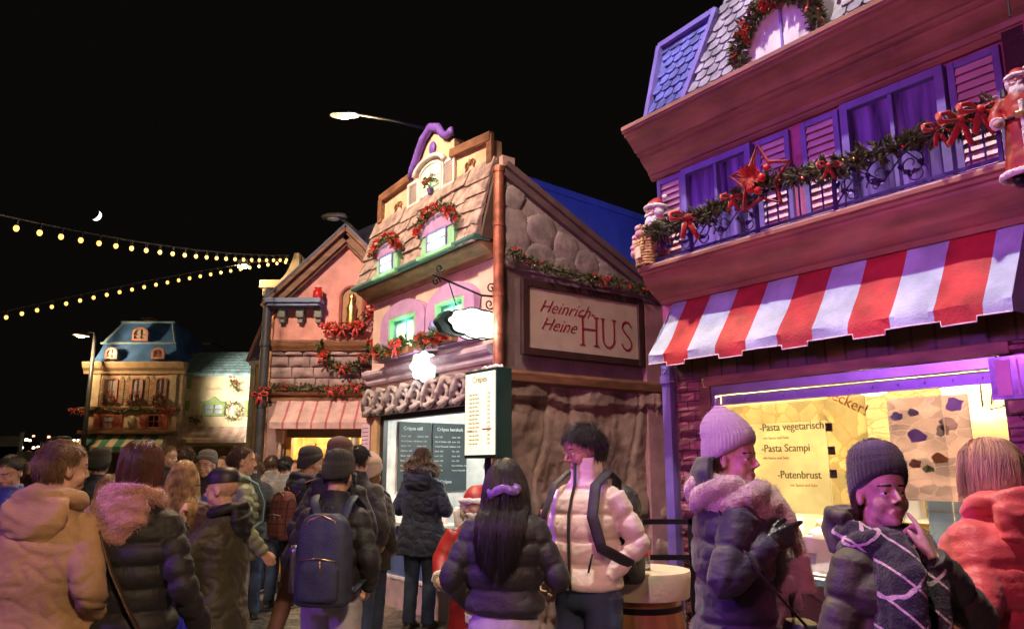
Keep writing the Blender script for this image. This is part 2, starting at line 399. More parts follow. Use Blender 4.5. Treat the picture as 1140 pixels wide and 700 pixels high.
def person(label, x, y, H, face, jm, tm, sm, hm=None, lvl=1, hair='short', hairL=.05, hat=None, hatm=None, hatkw={}, arms=('pocket','pocket'), yaw=0, pitch=0,
           tilt=0, hem=.82, th=1.0, puff=0, wid=1.0, gloves=None, hands=None, collar=1, stance=(.1,.1), stride=0, hood=None, hoodm=None, browm=None, group=None,
           hairn=None, under=.95, shoem=None, lean=0, tuck=0, legw=1.0, seed=1, eyes=False, back=-.16, fringe=0, beard=None, headscale=1.0):
    rng = random.Random(seed*13+5)
    k = H/1.75; th = 1+(th-1)*.75-.03
    root = thing('person', label, 'person', (x, y, 0), face, group)
    HM = Matrix.Translation((0, .022+lean, 1.625)) @ Euler((R_(pitch), R_(tilt), R_(yaw)), 'XYZ').to_matrix().to_4x4()
    HM = HM @ Matrix.Scale(headscale*1.0, 4)
    vx = {0: .012, 1: .007, 2: .0045}[lvl]
    # one continuous body
    b = MB()
    b.rings([(0, prof(TORSO, z)[2]*.5, z, prof(TORSO, z)[0]*.84, prof(TORSO, z)[1]*.82) for z in [.86+.03*i for i in range(21)]], 20, 2.3)
    b.tube([(0,-.012,1.44), (0,-.002+lean*.5,1.5), (0,.006+lean,1.58)], [.062,.055,.054], 14)
    legs = []
    for s in (-1, 1):
        fy = stride*s
        an = Vector((s*stance[0 if s < 0 else 1], fy-.03, .085)); kn = Vector((s*.098, fy*.55+.015, .49)); hp = Vector((s*.088, 0, .9))
        legs.append((hp, kn, an))
        b.tube([hp, hp.lerp(kn,.5), kn, kn.lerp(an,.4), an, an+Vector((0,0,-.03))], [.085,.075,.052,.052,.036,.036], 12)
        b.tube([an+Vector((0,-.03,-.045)), an+Vector((s*.005,.06,-.05)), an+Vector((s*.012,.16,-.06))], [.034,.036,.026], 10)
        ap = arm_path(arms[0 if s < 0 else 1], s)
        b.tube(ap, [lerp(.045,.026,i/25) for i in range(len(ap))], 10)
    if hands is None: hands = [None, None]
    gl = MB()
    for i, s in enumerate((-1, 1)):
        ap = arm_path(arms[i], s); w = ap[-1]; d = (ap[-1]-ap[-4]).normalized()
        h = hands[i]
        if h is None: h = dict(d=d, n=(-s,.15,0), th=(0,1,.3), curls=(.45,.5,.55,.6), thumb=.4)
        if lvl == 0: hand(b, w, h['d'], h['n'], h['th'], h['curls'], h['thumb'], 1.15, .98)
        else: hand(b, w, h['d'], h['n'], h['th'], h['curls'], h['thumb'], 1.0, 1.0)
        if gloves:
            gl = MB(); hand(gl, w, h['d'], h['n'], h['th'], h['curls'], h['thumb'], 1.32, 1.03); gl.tube([w-d*.05, w-d*.0, w+Vector(h['d'])*.03], [.036,.033,.026], 12); remesh(gl, 'glove', gloves, root, .006, 1, None, k)
    head_shape(b, HM)
    body = remesh(b, 'body', sm, root, vx, {0: 1, 1: 2, 2: 6}[lvl], None, k)
    if lvl >= 1:
        body.data.materials.clear()
        for mm in (sm, MATS['lips'], browm or MATS['brow']): body.data.materials.append(mm)
        body.data['k'] = k; lip_brow(body.data, HM.inverted())
    if lvl >= 1:
        for s in (-1, 1):
            e = MB(); c = Vector((s*.031,.0715,.002)); e.ell(c, .0132, HM, 16, 12); 
            e.mi = 1; g = Vector((s*.004,1,.0)).normalized(); e.ell(c+g*.0082, .0066, HM, 12, 8)
            e.build('eye', [MATS['eyewhite'], MATS['iris']], root, True, scale=k)
    # trousers
    t = MB()
    t.rings([(0,0,.84,.165*legw,.118), (0,0,.9,.172*legw,.125), (0,0,.98,.165,.122), (0,0,1.04,.15,.115)], 20, 2.2)
    for hp, kn, an in legs:
        t.tube([hp, hp.lerp(kn,.5), kn, kn.lerp(an,.5), an+Vector((0,0,-.03))], [v*legw for v in (.100,.088,.072,.066,.062)], 16)
    sd = rng.uniform(0, 50)
    tw = lambda co: .0045*noise.noise(Vector((co.x*9+sd, co.y*9, co.z*16)))+.004*(1-abs(noise.noise(Vector((co.x*6+sd, co.y*6, co.z*22)))))
    remesh(t, 'trousers', tm, root, .013 if lvl else .018, 2, tw, k)
    for hp, kn, an in legs:
        sh = MB(); s = 1 if an.x > 0 else -1
        sh.tube([an+Vector((0,-.055,-.05)), an+Vector((s*.004,0,-.04)), an+Vector((s*.006,.07,-.047)), an+Vector((s*.014,.15,-.056)), an+Vector((s*.016,.2,-.062))], [.038,.045,.045,.037,.022], 14)
        sh.tube([an+Vector((0,-.01,-.04)), an+Vector((0,-.01,.04))], [.045,.046], 12)
        sh.box(an.x-.036, an.x+.04, an.y-.09, an.y+.2, .001, .024)
        remesh(sh, 'shoe', shoem or MATS['shoe'], root, .011, 2, None, k)
    # jacket
    j = MB(); rs = []
    z = hem; a = .17 if puff else 0; last = 1.5
    while z < last:
        rx, ry, cy = prof(TORSO, z)
        pad = 1.13*th if z < 1.4 else lerp(1.13*th, 1.12, min(1, (z-1.4)/.08))
        m_ = puffed(z-hem, puff, .07) if puff and z < 1.43 else 1
        fl = 1+.05*max(0, (1.0-z)/.2) if hem < .8 else 1
        if tuck and z < hem+.05: fl *= .93
        rs.append((0, cy+lean*max(0, z-1.2), z, rx*pad*m_*wid*fl, ry*pad*m_*fl*(1.05 if puff else 1)))
        z += .0125
    j.rings(rs, 40, 2.35)
    for i, s in enumerate((-1, 1)):
        ap = arm_path(arms[i], s); n = len(ap); pts = []; rad = []
        tot = 0
        for q in range((n-1)*3+1):
            f = q/3; i0 = min(int(f), n-2); p = ap[i0].lerp(ap[i0+1], f-i0)
            if pts: tot += (p-pts[-1]).length
            pts.append(p); r = lerp(.074, .051, q/((n-1)*3))*th
            if puff: r *= lerp(1, puffed(tot, puff*.95, .12), min(1, tot/.09))
            if q > (n-1)*3-3: r *= .86
            rad.append(r)
        j.tube(pts, rad, 18)
        j.ell((s*.140*wid,-.008,1.385), (.078*th*wid,.080*th,.068), n=16, m=12)
    if collar:
        j.tube([(0,-.01,1.44), (0,-.004,1.49), (0,.004+lean,1.49+.05*collar)], [.098,.084,.083], 20)
    amp = .0038 if puff else .0085
    fr = 20 if puff else 9
    def jd(co):
        a_ = noise.noise(Vector((co.x*fr+sd, co.y*fr, co.z*fr*.8)))
        b_ = 1-abs(noise.noise(Vector((co.x*fr*.6, co.y*fr*.6+sd, co.z*fr*1.9))))*2
        c_ = noise.noise(Vector((co.x*4+sd, co.y*4, co.z*4)))
        n1 = abs(noise.noise(Vector((co.x*7+sd, co.y*7, co.z*13+co.x*6)))); n2 = abs(noise.noise(Vector((co.x*12, co.y*12+sd, co.z*19-co.x*9))))
        cr = (1-min(1, n1*2.2))**3+.6*(1-min(1, n2*2.2))**3
        pk = .0012*noise.noise(Vector((co.x*34, co.y*34, co.z*7))) if puff else 0
        return amp*(a_*.8+b_*.5+c_*1.2)-cr*(.0024 if puff else .0075)+pk
    jk = remesh(j, 'jacket', jm, root, {0: .014, 1: .0095, 2: .0075}[lvl], 2 if not puff else 1, jd, k)
    if hood:       # a hood lying on the back
        h = MB()
        h.tube([(.105*math.cos(u)*1.05, -.015+.10*math.sin(u)*(1.2 if math.sin(u) < 0 else .75), 1.50-.03*math.sin(u)) for u in [2*PI*i/24 for i in range(24)]], .030*hood, 12, close=True)
        h.rings([(0,-.10-.02*hood,1.30,.03,.02),(0,-.125,1.33,.08*hood,.035),(0,-.13,1.39,.115*hood,.05),(0,-.125,1.45,.13*hood,.055),(0,-.115,1.50,.12*hood,.045),(0,-.10,1.52,.08,.03)], 24)
        hd = lambda co: .008*noise.noise(Vector((co.x*13+sd, co.y*13, co.z*26)))+.012*(1-abs(noise.noise(Vector((co.x*8, co.y*9+sd, co.z*19))))*2)
        remesh(h, 'hood', hoodm or jm, root, .0095, 2, hd, k)
    # hair and hats
    if hm:
        n = int((hairn or {0: 300, 1: 900, 2: 1600}[lvl])*1.7); w = {0: .0036, 1: .0020, 2: .0017}[lvl]
        hb = MB(); und = under
        if hat in ('beanie', 'cap'): und = min(under, .25)
        strands(hb, HM, 'short' if hair == 'short' else hair, n, hairL, w, rng, under=und, back=back)
        cap = MB()
        if und > .5:
            for i in range(1, 15):
                pass
            vs = []; R3 = (.081,.099,.094); nn = 28
            for i in range(12):
                for jx in range(nn):
                    tt = 2*PI*jx/nn; c = math.sin(tt)
                    lo = -.5 if c < .0 else lerp(-.5, .45, min(1, c*1.6))
                    zz = lerp(1, lo, i/11); rr = math.sqrt(max(0, 1-zz*zz))
                    vs.append(HM @ Vector((rr*math.cos(tt)*R3[0], rr*c*R3[1]-.014, zz*R3[2]+.032)))
            cap.add(vs, [(i*nn+jx, i*nn+(jx+1)%nn, (i+1)*nn+(jx+1)%nn, (i+1)*nn+jx) for i in range(11) for jx in range(nn)])
            hb.v += [];  o0 = len(hb.v); hb.add(cap.v, cap.f)
        hb.build('hair', hm, root, True, scale=k)
    if beard:
        bb = MB(); 
        for _ in range(500):
            u = rng.uniform(-1, 1); v = rng.uniform(0, 1)
            p = Vector((.058*u, .085*(1-abs(u)**2*.75)-.01+.01*(1-v), -.055-.045*v*(1-.3*abs(u))))
            if abs(u) < .35 and v < .35: continue
            bb.tube([HM @ p, HM @ (p+Vector((u*.003,.002,-.010)))], [.0016,.0004], 3)
        bb.build('beard', beard, root, True, scale=k)
    if hat == 'beanie':
        q = MB(); beanie(q, HM, **hatkw); q.build('beanie', hatm, root, True, scale=k)
    elif hat == 'cap':
        q = MB()
        q.rings([(0,-.012,.052,.087,.107), (0,-.012,.08,.088,.108), (0,-.014,.115,.080,.098), (0,-.012,.142,.055,.066), (0,-.012,.152,.02,.02)], 28, 2, HM)
        br = [(.078*math.cos(PI*i/10)*1.0, .055+.125*math.sin(PI*i/10)**.7) for i in range(11)]
        vs = [HM @ Vector((a_, b_, .062-.9*a_*a_*3-.15*(b_-.06)+o_)) for o_ in (0,.006) for a_, b_ in br]
        q.add(vs, [tuple(range(11)), tuple(range(21,10,-1))]+[(i,11+i,11+(i+1)%11,(i+1)%11) for i in range(11)])
        q.build('cap', hatm, root, True, scale=k, ang=50)
    root['k'] = k
    return root, HM, k

def fuzz(o, n, L, w, m, seed=1, zmin=None, down=.3):
    r = random.Random(seed); me = o.data; P = me.polygons; q = MB(); N_ = len(P)
    for _ in range(n):
        p = P[r.randrange(N_)]; c = p.center
        if zmin is not None and c.z < zmin: continue
        d = (p.normal+Vector((r.gauss(0,.7), r.gauss(0,.7), r.gauss(0,.7)-down))).normalized(); l = L*r.uniform(.4,1.3)
        q.tube([c, c+d*l*.5, c+d*l+Vector((r.gauss(0,1), r.gauss(0,1), r.gauss(0,1)))*l*.3], [w, w*.7, w*.3], 3)
    return q.build('fibres', m, o)
def worn(root, k, mb, name, m, smooth=True, bevel=0, rm=0, disp=None):
    if rm: return remesh(mb, name, m, root, rm, 2, disp, k)
    return mb.build(name, m, root, smooth, bevel, k)

def backpack(root, k, m, m2, back=-.16, z0=1.0, h=.46, w=.30, d=.17, strap=None, cx=0, label=None, out=1.1):
    t = MB(); yc = back-d/2
    t.rings([(cx, yc, z0+q*h, w/2*s_, d/2*s2) for q, s_, s2 in ((0,.9,.85), (.04,1,1), (.5,1,1.02), (.8,.95,.9), (.93,.8,.7), (1,.5,.45))], 32, 3.2)
    f = lambda co: .004*noise.noise(Vector((co.x*20, co.y*20, co.z*14)))+.004*(1-abs(noise.noise(Vector((co.x*8+3, co.y*8, co.z*12)))))
    o = remesh(t, 'backpack', m, root, .01, 2, f, k)
    if label: o['label'] = label
    q = MB(); q.rings([(cx, yc-d*.42, z0+v*h, w*.38*s_, d*.22*s_) for v, s_ in ((.06,.9), (.1,1), (.4,1), (.5,.8))], 24, 3)
    remesh(q, 'pocket', m, o, .01, 2, f, k)
    q = MB(); q.tube([(cx-w*.36, yc-d*.58, z0+.5*h), (cx, yc-d*.62, z0+.53*h), (cx+w*.36, yc-d*.58, z0+.5*h)], .004, 6)
    q.tube([(cx-w*.4, yc-d*.3, z0+.7*h), (cx-w*.25, yc-d*.35, z0+.93*h), (cx, yc-d*.3, z0+.99*h), (cx+w*.25, yc-d*.35, z0+.93*h), (cx+w*.4, yc-d*.3, z0+.7*h)], .004, 6)
    q.bar((cx+.02, yc-d*.63, z0+.5*h), (cx+.03, yc-d*.66, z0+.36*h), .01, .004); q.build('zipper', m2, o, True, scale=k)
    q = MB(); q.tube([(cx-.03, yc+.03, z0+h*.96), (cx-.03, yc+.02, z0+h*1.08), (cx+.03, yc+.02, z0+h*1.08), (cx+.03, yc+.03, z0+h*.96)], .007, 6); q.build('handle', m, o, True, scale=k)
    for s in (-1, 1):
        q = MB(); pts = [(cx+s*.07, back-.01, z0+h*.9), (cx*.5+s*.11, -.12, 1.475), (s*.125, -.02, 1.5+.03*(out-1)*4), (s*.13, .095*out, 1.45), (s*.15, .15*out, 1.3), (s*.185, .13*out, 1.15), (s*.215*out, .0, 1.07), (cx*.7+s*.16, back, z0+.06)]
        q2 = [];
        for a, b in zip(pts, pts[1:]):
            for i in range(4): q2.append(Vector(a).lerp(Vector(b), i/4))
        q2.append(Vector(pts[-1]))
        q.tube(q2, .009, 12, flat=3.2, up=(1,0,0)); q.build('strap', strap or m, o, True, scale=k)
    return o
mat('lips', (.40,.16,.13), .45, bump=.05); mat('brow', (.03,.02,.015), .8); mat('shoe', (.02,.018,.018), .55)
mat('eyewhite', (.75,.72,.7), .25, var=.02, bump=0); mat('iris', (.03,.018,.012), .15, var=.02, bump=0)
SK = mat('skin', (.58,.35,.26), .66, var=.13, vs=28, bump=.2, bs=160, sss=.2); SKD = mat('skin_tan', (.36,.2,.13), .5, var=.06, vs=12, bump=.06, bs=120)
HB = mat('hair_black', (.012,.009,.009), .42, bump=0); HBR = mat('hair_brown', (.07,.038,.02), .45, bump=0, var=.3); HBL = mat('hair_blonde', (.38,.24,.12), .45, bump=0, var=.35, vs=20); HLB = mat('hair_light_brown', (.17,.095,.05), .45, bump=0, var=.3)
BLK = mat('black_nylon', (.009,.008,.012), .66, var=.2, bump=.2, bs=90, sheen=.05)
CHR = mat('charcoal_cloth', (.022,.02,.022), .75, var=.2, bump=.35, bs=120, sheen=.1)
NAV = mat('navy_cloth', (.012,.020,.05), .7, var=.2, bump=.35, bs=120, sheen=.1)
TAN = mat('tan_cloth', (.36,.22,.12), .72, var=.22, vs=4, bump=.2, bs=140, sheen=.1)
DEN = mat('dark_denim', (.03,.05,.11), .8, var=.25, bump=.35, bs=260); DEL = mat('pale_denim', (.36,.35,.40), .8, var=.2, vs=8, bump=.35, bs=260)
CRM = mat('cream_nylon', (.70,.60,.52), .5, var=.05, bump=.12, bs=120, sheen=.2)
RED = mat('coral_nylon', (.66,.085,.10), .5, var=.08, bump=.15, bs=120, sheen=.2)
OLV = mat('olive_nylon', (.045,.042,.024), .58, var=.2, bump=.15, bs=140, sheen=.1)
GRN = mat('sage_nylon', (.20,.23,.14), .45, var=.1, bump=.15, bs=140, sheen=.1)
BRT = mat('brown_trousers', (.22,.12,.08), .8, var=.15, bump=.3, bs=200)
LIL = mat('lilac_knit', (.50,.36,.46), .85, var=.1, pattern='knit', ps=90, bs=150, sheen=.5); CHK = mat('charcoal_knit', (.035,.03,.03), .9, pattern='knit', ps=90, bs=150, sheen=.5)
BKK = mat('black_knit', (.012,.011,.013), .9, pattern='knit', ps=90, sheen=.3); BRK = mat('brown_knit', (.12,.05,.045), .9, pattern='knit', ps=90, sheen=.4); CRK = mat('cream_knit', (.62,.48,.44), .9, pattern='knit', ps=90, sheen=.4); GYK = mat('grey_knit', (.18,.17,.17), .9, pattern='knit', ps=90, sheen=.4)
SCF = mat('beige_wool', (.46,.34,.29), .9, var=.15, bump=.5, bs=90, sheen=.6); PLD = mat('plaid_wool', (.014,.012,.016), .9, var=.2, bump=.4, bs=120, pattern='plaid', ps=13, rot=(.5,.65,.35), col2=(.55,.42,.40), sheen=.3)
LEA = mat('brown_leather', (.055,.03,.02), .4, var=.2, bump=.25, bs=60); BLE = mat('black_leather', (.012,.01,.012), .35, bump=.2, bs=90); GLD = mat('gold_metal', (.75,.5,.2), .3, metal=1, bump=.05)
PNK = mat('pink_fleece', (.42,.20,.17), .9, bump=.6, bs=60, sheen=.6); FUR = mat('fur', (.22,.15,.09), .8, var=.4, vs=30, bump=0); PDP = mat('plaid_pack', (.16,.05,.06), .8, pattern='plaid', ps=16, col2=(.02,.02,.03)); STL = mat('steel_bottle', (.5,.5,.53), .3, metal=1)
# ---------------------------------------------------------------- camera
F_ = 860.0; TH = math.atan(172/860); CT, ST = math.cos(TH), math.sin(TH); EYE = 1.58
cam = bpy.data.cameras.new('camera'); co = bpy.data.objects.new('camera', cam); COL.objects.link(co)
co.location = (0,0,EYE); co.rotation_euler = (PI/2+TH,0,0); cam.sensor_width = 36; cam.lens = 36*F_/1140; cam.clip_start = .05; cam.clip_end = 3000; S.camera = co
def ray(px, py):
    dx = (px-570)/F_; dy = -(py-350)/F_
    return dx, CT-dy*ST, ST+dy*CT
def at(px, py, Y):
    r = ray(px, py); t = Y/r[1]; return Vector((t*r[0], Y, EYE+t*r[2]))
class Frame:                       # a house front: x along it, y into the house, z up; surveyed from the photograph
    def __init__(s, ox, oy, deg):
        s.o = (ox, oy); s.deg = deg; a = R_(deg); s.e = (math.cos(a), math.sin(a)); s.b = (-math.sin(a), math.cos(a))
    def L(s, px, py, d=0):
        r = ray(px, py); t = (-d+s.o[0]*s.b[0]+s.o[1]*s.b[1])/(r[0]*s.b[0]+r[1]*s.b[1])
        x, y = t*r[0], t*r[1]
        return ((x-s.o[0])*s.e[0]+(y-s.o[1])*s.e[1], EYE+t*r[2])
    def W(s, x, y, z=0): return Vector((s.o[0]+x*s.e[0]+y*s.b[0], s.o[1]+x*s.e[1]+y*s.b[1], z))
    def root(s, name, label, cat, x=0, y=0, z=0, group=None, rz=0):
        return thing(name, label, cat, s.W(x, y, z), s.deg+rz, group)
FR = Frame(1.185, 5.96, -54.3); FC = Frame(-.1, 7.83, -54.3); FS = Frame(-.1, 7.83, 35.7); FP = Frame(-3.9, 12.6, 0); FB = Frame(-4, 21, 0)

# ---------------------------------------------------------------- materials of the place
MAG = mat('magenta_plaster', (.50,.13,.30), .7, bump=.35, bs=30, grime=.5)
CORN = mat('painted_cornice', (.33,.145,.09), .55, var=.2, vs=8, bump=.12, bs=40, grime=.4, stretch=(.3,1,1))
LAV = mat('violet_frame_paint', (.20,.15,.46), .5, var=.12, bump=.1); VIO = mat('violet_window', (.20,.13,.42), .12, var=.55, vs=2.2, bump=.15, bs=8, stretch=(5,1,.5))
SLT = mat('pale_slats', (.72,.46,.55), .55, var=.08, bump=.1); IRON = mat('black_iron', (.02,.018,.022), .45, metal=.6, bump=.1)
SCAL = mat('pale_shingles', (.30,.27,.34), .65, var=.25, vs=7, bump=.25, bs=30, grime=.3); SCALB = mat('blue_shingles', (.12,.13,.42), .6, var=.3, vs=7, bump=.25)
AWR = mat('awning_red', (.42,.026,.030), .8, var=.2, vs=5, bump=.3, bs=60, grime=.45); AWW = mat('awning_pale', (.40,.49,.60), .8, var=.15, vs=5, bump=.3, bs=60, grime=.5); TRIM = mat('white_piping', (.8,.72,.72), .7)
WOOD = mat('dark_boards', (.10,.05,.035), .65, pattern='plank', ps=2.2, bump=.3, bs=40, stretch=(1,1,1), grime=.4); BRN = mat('brown_timber', (.22,.10,.05), .6, var=.25, vs=14, stretch=(.3,1,1), bump=.2)
OAK = mat('barrel_oak', (.42,.20,.08), .5, var=.3, vs=9, stretch=(1,1,.15), bump=.25); MTL = mat('aluminium', (.52,.50,.52), .35, metal=.8, var=.08, bump=.05); MTD = mat('dull_metal', (.25,.25,.28), .5, metal=.5)
BRI = mat('rough_brick', (.34,.12,.14), .8, pattern='brick', ps=3.5, bump=.5, bs=30, grime=.4); STY = mat('yellow_rubble', (.62,.48,.25), .8, pattern='stone', ps=8, bump=.6, bs=25, stretch=(.7,1,1.5), col2=(.40,.28,.12))
GLASS = mat('window_glass', (.9,.9,.95), .04, var=0, bump=0, trans=1, spec=.6)
LEAF = mat('fir_green', (.11,.13,.05), .55, var=.5, vs=30, bump=0); LEAF2 = mat('leaf_green', (.07,.13,.035), .5, var=.4, vs=25, bump=0); BOW = mat('red_ribbon', (.55,.02,.018), .4, var=.15, bump=.1, sheen=.4); PET = mat('poinsettia_red', (.5,.035,.02), .5, var=.3, vs=20, bump=0); BAU = mat('bauble_gold', (.6,.38,.14), .25, metal=.8, bump=0); BAUR = mat('bauble_red', (.5,.02,.02), .15, coat=.6, bump=0)
WHT = mat('white_paint', (.72,.68,.66), .6, bump=.1); WHF = mat('white_fur', (.78,.72,.70), .9, bump=.6, bs=50, sheen=.4); SRED = mat('santa_red', (.32,.013,.017), .5, var=.12, bump=.2, bs=30)
ORA = mat('apricot_plaster', (.68,.48,.30), .75, var=.1, bump=.3, bs=28, grime=.3); PCH = mat('pink_plaster', (.66,.30,.26), .75, var=.12, vs=4, bump=.35, bs=28, grime=.35); ROSE = mat('rose_plaster', (.60,.43,.36), .75, var=.1, vs=4, bump=.3, bs=28, grime=.3)
ROOFS = mat('worn_slabs', (.36,.27,.24), .8, var=.3, vs=9, bump=.4, bs=25, grime=.35); PUR = mat('purple_moulding', (.15,.07,.42), .55, bump=.15); MAUV = mat('mauve_plaster', (.42,.24,.46), .65, var=.1, bump=.15); MINT = mat('mint_reveal', (.25,.55,.33), .6, bump=.1)
COPR = mat('copper_pipe', (.40,.14,.08), .4, metal=.35, var=.25, vs=10, bump=.15); WST = mat('carved_rock', (.34,.23,.18), .85, var=.25, vs=4, bump=.6, bs=14, grime=.4); MORT = mat('hus_plaster', (.30,.23,.22), .8, var=.15, vs=4, bump=.3, grime=.4)
SGN = mat('sign_board', (.62,.51,.38), .6, var=.06, bump=.1); SGT = mat('sign_letters', (.30,.02,.04), .5, bump=0); GREY = mat('carved_grey', (.36,.31,.30), .8, var=.2, vs=8, bump=.35, bs=30, grime=.3)
SIGNE = mat('lit_sign_face', (.9,.9,.85), .5, bump=0, emit=(1,1,.9), es=2); MENU = mat('lit_menu_face', (.9,.88,.7), .5, bump=0, emit=(1,.95,.62), es=.95); GRB = mat('green_case', (.015,.05,.04), .4, bump=.1); INK = mat('black_ink', (.02,.02,.02), .6, bump=0)
BOARD = mat('chalkboard', (.025,.04,.045), .6, var=.1, bump=.05); CHALK = mat('chalk', (.75,.8,.78), .8, bump=0); WALLW = mat('white_panel', (.75,.76,.72), .5, bump=.05)
BLUP = mat('blue_panel', (.10,.15,.34), .4, var=.1, bump=.1, metal=.2); PNKP = mat('pink_panel', (.42,.30,.34), .5, var=.12, bump=.15, grime=.4); CTR = mat('pale_counter', (.62,.62,.60), .35, bump=.05)
BLUR = mat('blue_roof', (.08,.20,.55), .5, var=.2, vs=3, bump=.2, grime=.3); TEAL = mat('teal_roof', (.25,.40,.42), .6, var=.2, vs=5, bump=.3, bs=20); CREM = mat('cream_wall', (.70,.60,.38), .75, var=.08, bump=.2, grime=.25); GRNF = mat('green_frame', (.22,.34,.10), .6); BRKT = mat('tan_brick', (.56,.36,.26), .8, pattern='brick', ps=4.5, bump=.4)
HALL = mat('blue_hall_wall', (.14,.16,.40), .6, var=.15, vs=1, bump=.1, grime=.3); RUB = mat('black_rubber', (.03,.03,.035), .7)
FLAME = lambda n, c, e: mat(n, (.9,.8,.6), .5, bump=0, emit=c, es=e)
BULB = FLAME('bulb_glow', (1,.54,.13), 2.4); LAMP = FLAME('lamp_glow', (1,.64,.22), 2.0); WARMW = FLAME('lit_pane', (1,.72,.35), 1.3); GREENP = FLAME('lit_green_pane', (.35,1,.55), .75); PALEP = mat('pale_pane', (.40,.45,.55), .15, bump=0)
COB = mat('cobblestone', (.20,.17,.14), .55, var=.3, vs=3, bump=.5, bs=30, pattern='cobble', ps=9, col2=(.03,.028,.025))

# ---------------------------------------------------------------- small builders
def garland(name, label, cat, pts, r, n, bows=(), baubles=0, group=None, sag=0, seed=3, flowers=0, L=.07, root=None, leafm=None, ribbon=None):
    rng = random.Random(seed); P = [Vector(p) for p in pts]
    ctr = P[len(P)//2].copy() if root is None else Vector((0,0,0))
    if root is None: root = thing(name, label, cat, ctr, 0, group)
    P = [p-ctr for p in P]
    seg = [(b-a).length for a, b in zip(P, P[1:])]; tot = sum(seg)
    def pos(t):
        d = t*tot
        for i, s_ in enumerate(seg):
            if d <= s_ or i == len(seg)-1: return P[i].lerp(P[i+1], min(1, d/s_)), (P[i+1]-P[i]).normalized()
            d -= s_
    g = MB(); g.tube(P, r*.18, 6)
    for i in range(n):
        p, d = pos(rng.random()); v = Vector((rng.gauss(0,1), rng.gauss(0,1), rng.gauss(0,1))).normalized()
        v = (v+d*rng.uniform(-.6,.6)).normalized()
        q = p+v*r*rng.uniform(0,.75)
        dd = (v+Vector((rng.gauss(0,.4), rng.gauss(0,.4), rng.gauss(0,.4)))).normalized()
        l = L*rng.uniform(.6,1.3)
        g.leaf(q, dd, (rng.gauss(0,1), rng.gauss(0,1), rng.gauss(0,1)), l, l*.28)
        for s_ in (-1, 1):
            g.leaf(q+dd*l*.3, (dd+d.cross(dd)*s_*.8), (rng.gauss(0,1), rng.gauss(0,1), 1), l*.6, l*.2)
    g.build('greenery', leafm or LEAF, root)
    for b in bows:
        t, s_ = b[0], b[1]; p, d = pos(t); bow(root, p+Vector(b[2] if len(b) > 2 else (-.03,-.05,0)), s_, rng)
    for i in range(baubles):
        t = rng.random(); p, d = pos(t); v = Vector((rng.gauss(0,1), -abs(rng.gauss(0,1)), rng.gauss(0,1))).normalized()
        m = MB(); m.ell(p+v*r*.8, r*.24, n=12, m=8); m.build('bauble', BAU if i % 2 else BAUR, root, True)
    if flowers:
        for i in range(flowers):
            p, d = pos(rng.random()); v = Vector((rng.gauss(0,1), rng.gauss(0,.6)-.8, rng.gauss(0,1))).normalized(); f = MB()
            c = p+v*r*.9; a = v.orthogonal().normalized(); b2 = v.cross(a)
            for k in range(7):
                t = 2*PI*k/7; f.leaf(c, a*math.cos(t)+b2*math.sin(t)+v*.35, v, r*.75, r*.42)
            f.build('blossom', PET, root)
    return root
def bow(root, p, s, rng=random, m=None):
    q = MB()
    for sg in (-1, 1):
        loop = [p, p+Vector((sg*.35*s,-.05*s,.18*s)), p+Vector((sg*.62*s,-.02*s,.12*s)), p+Vector((sg*.6*s,-.05*s,-.12*s)), p+Vector((sg*.3*s,-.08*s,-.1*s)), p]
        q.tube(loop, [.05*s,.13*s,.16*s,.15*s,.1*s,.05*s], 8, flat=.45)
        q.tube([p, p+Vector((sg*.12*s,-.05*s,-.35*s)), p+Vector((sg*rng.uniform(.2,.4)*s,-.02*s,-.8*s))], [.06*s,.11*s,.09*s], 6, flat=.3)
    q.ell(p+Vector((0,-.06*s,0)), .13*s, n=10, m=6)
    return q.build('bow', m or BOW, root, True)
def shutter(root, x0, x1, z0, z1, y, fm, sm, n=11, t=.03, arch=0):
    m = MB(); w = (x1-x0)*.14
    m.box(x0,x0+w,y-t,y,z0,z1); m.box(x1-w,x1,y-t,y,z0,z1); m.box(x0+w,x1-w,y-t+.002,y,z1-w,z1); m.box(x0+w,x1-w,y-t+.002,y,z0,z0+w)
    o = m.build('shutter', fm, root, bevel=.003)
    q = MB(); h = (z1-z0-2*w)/n
    for i in range(n):
        z = z0+w+i*h; q.profx([(y-.008,z+h*.98), (y-.004,z+h*1.0), (y-t+.004,z+h*.12), (y-t+.008,z+.004)], x0+w, x1-w)
    q.build('slats', sm, o); return o
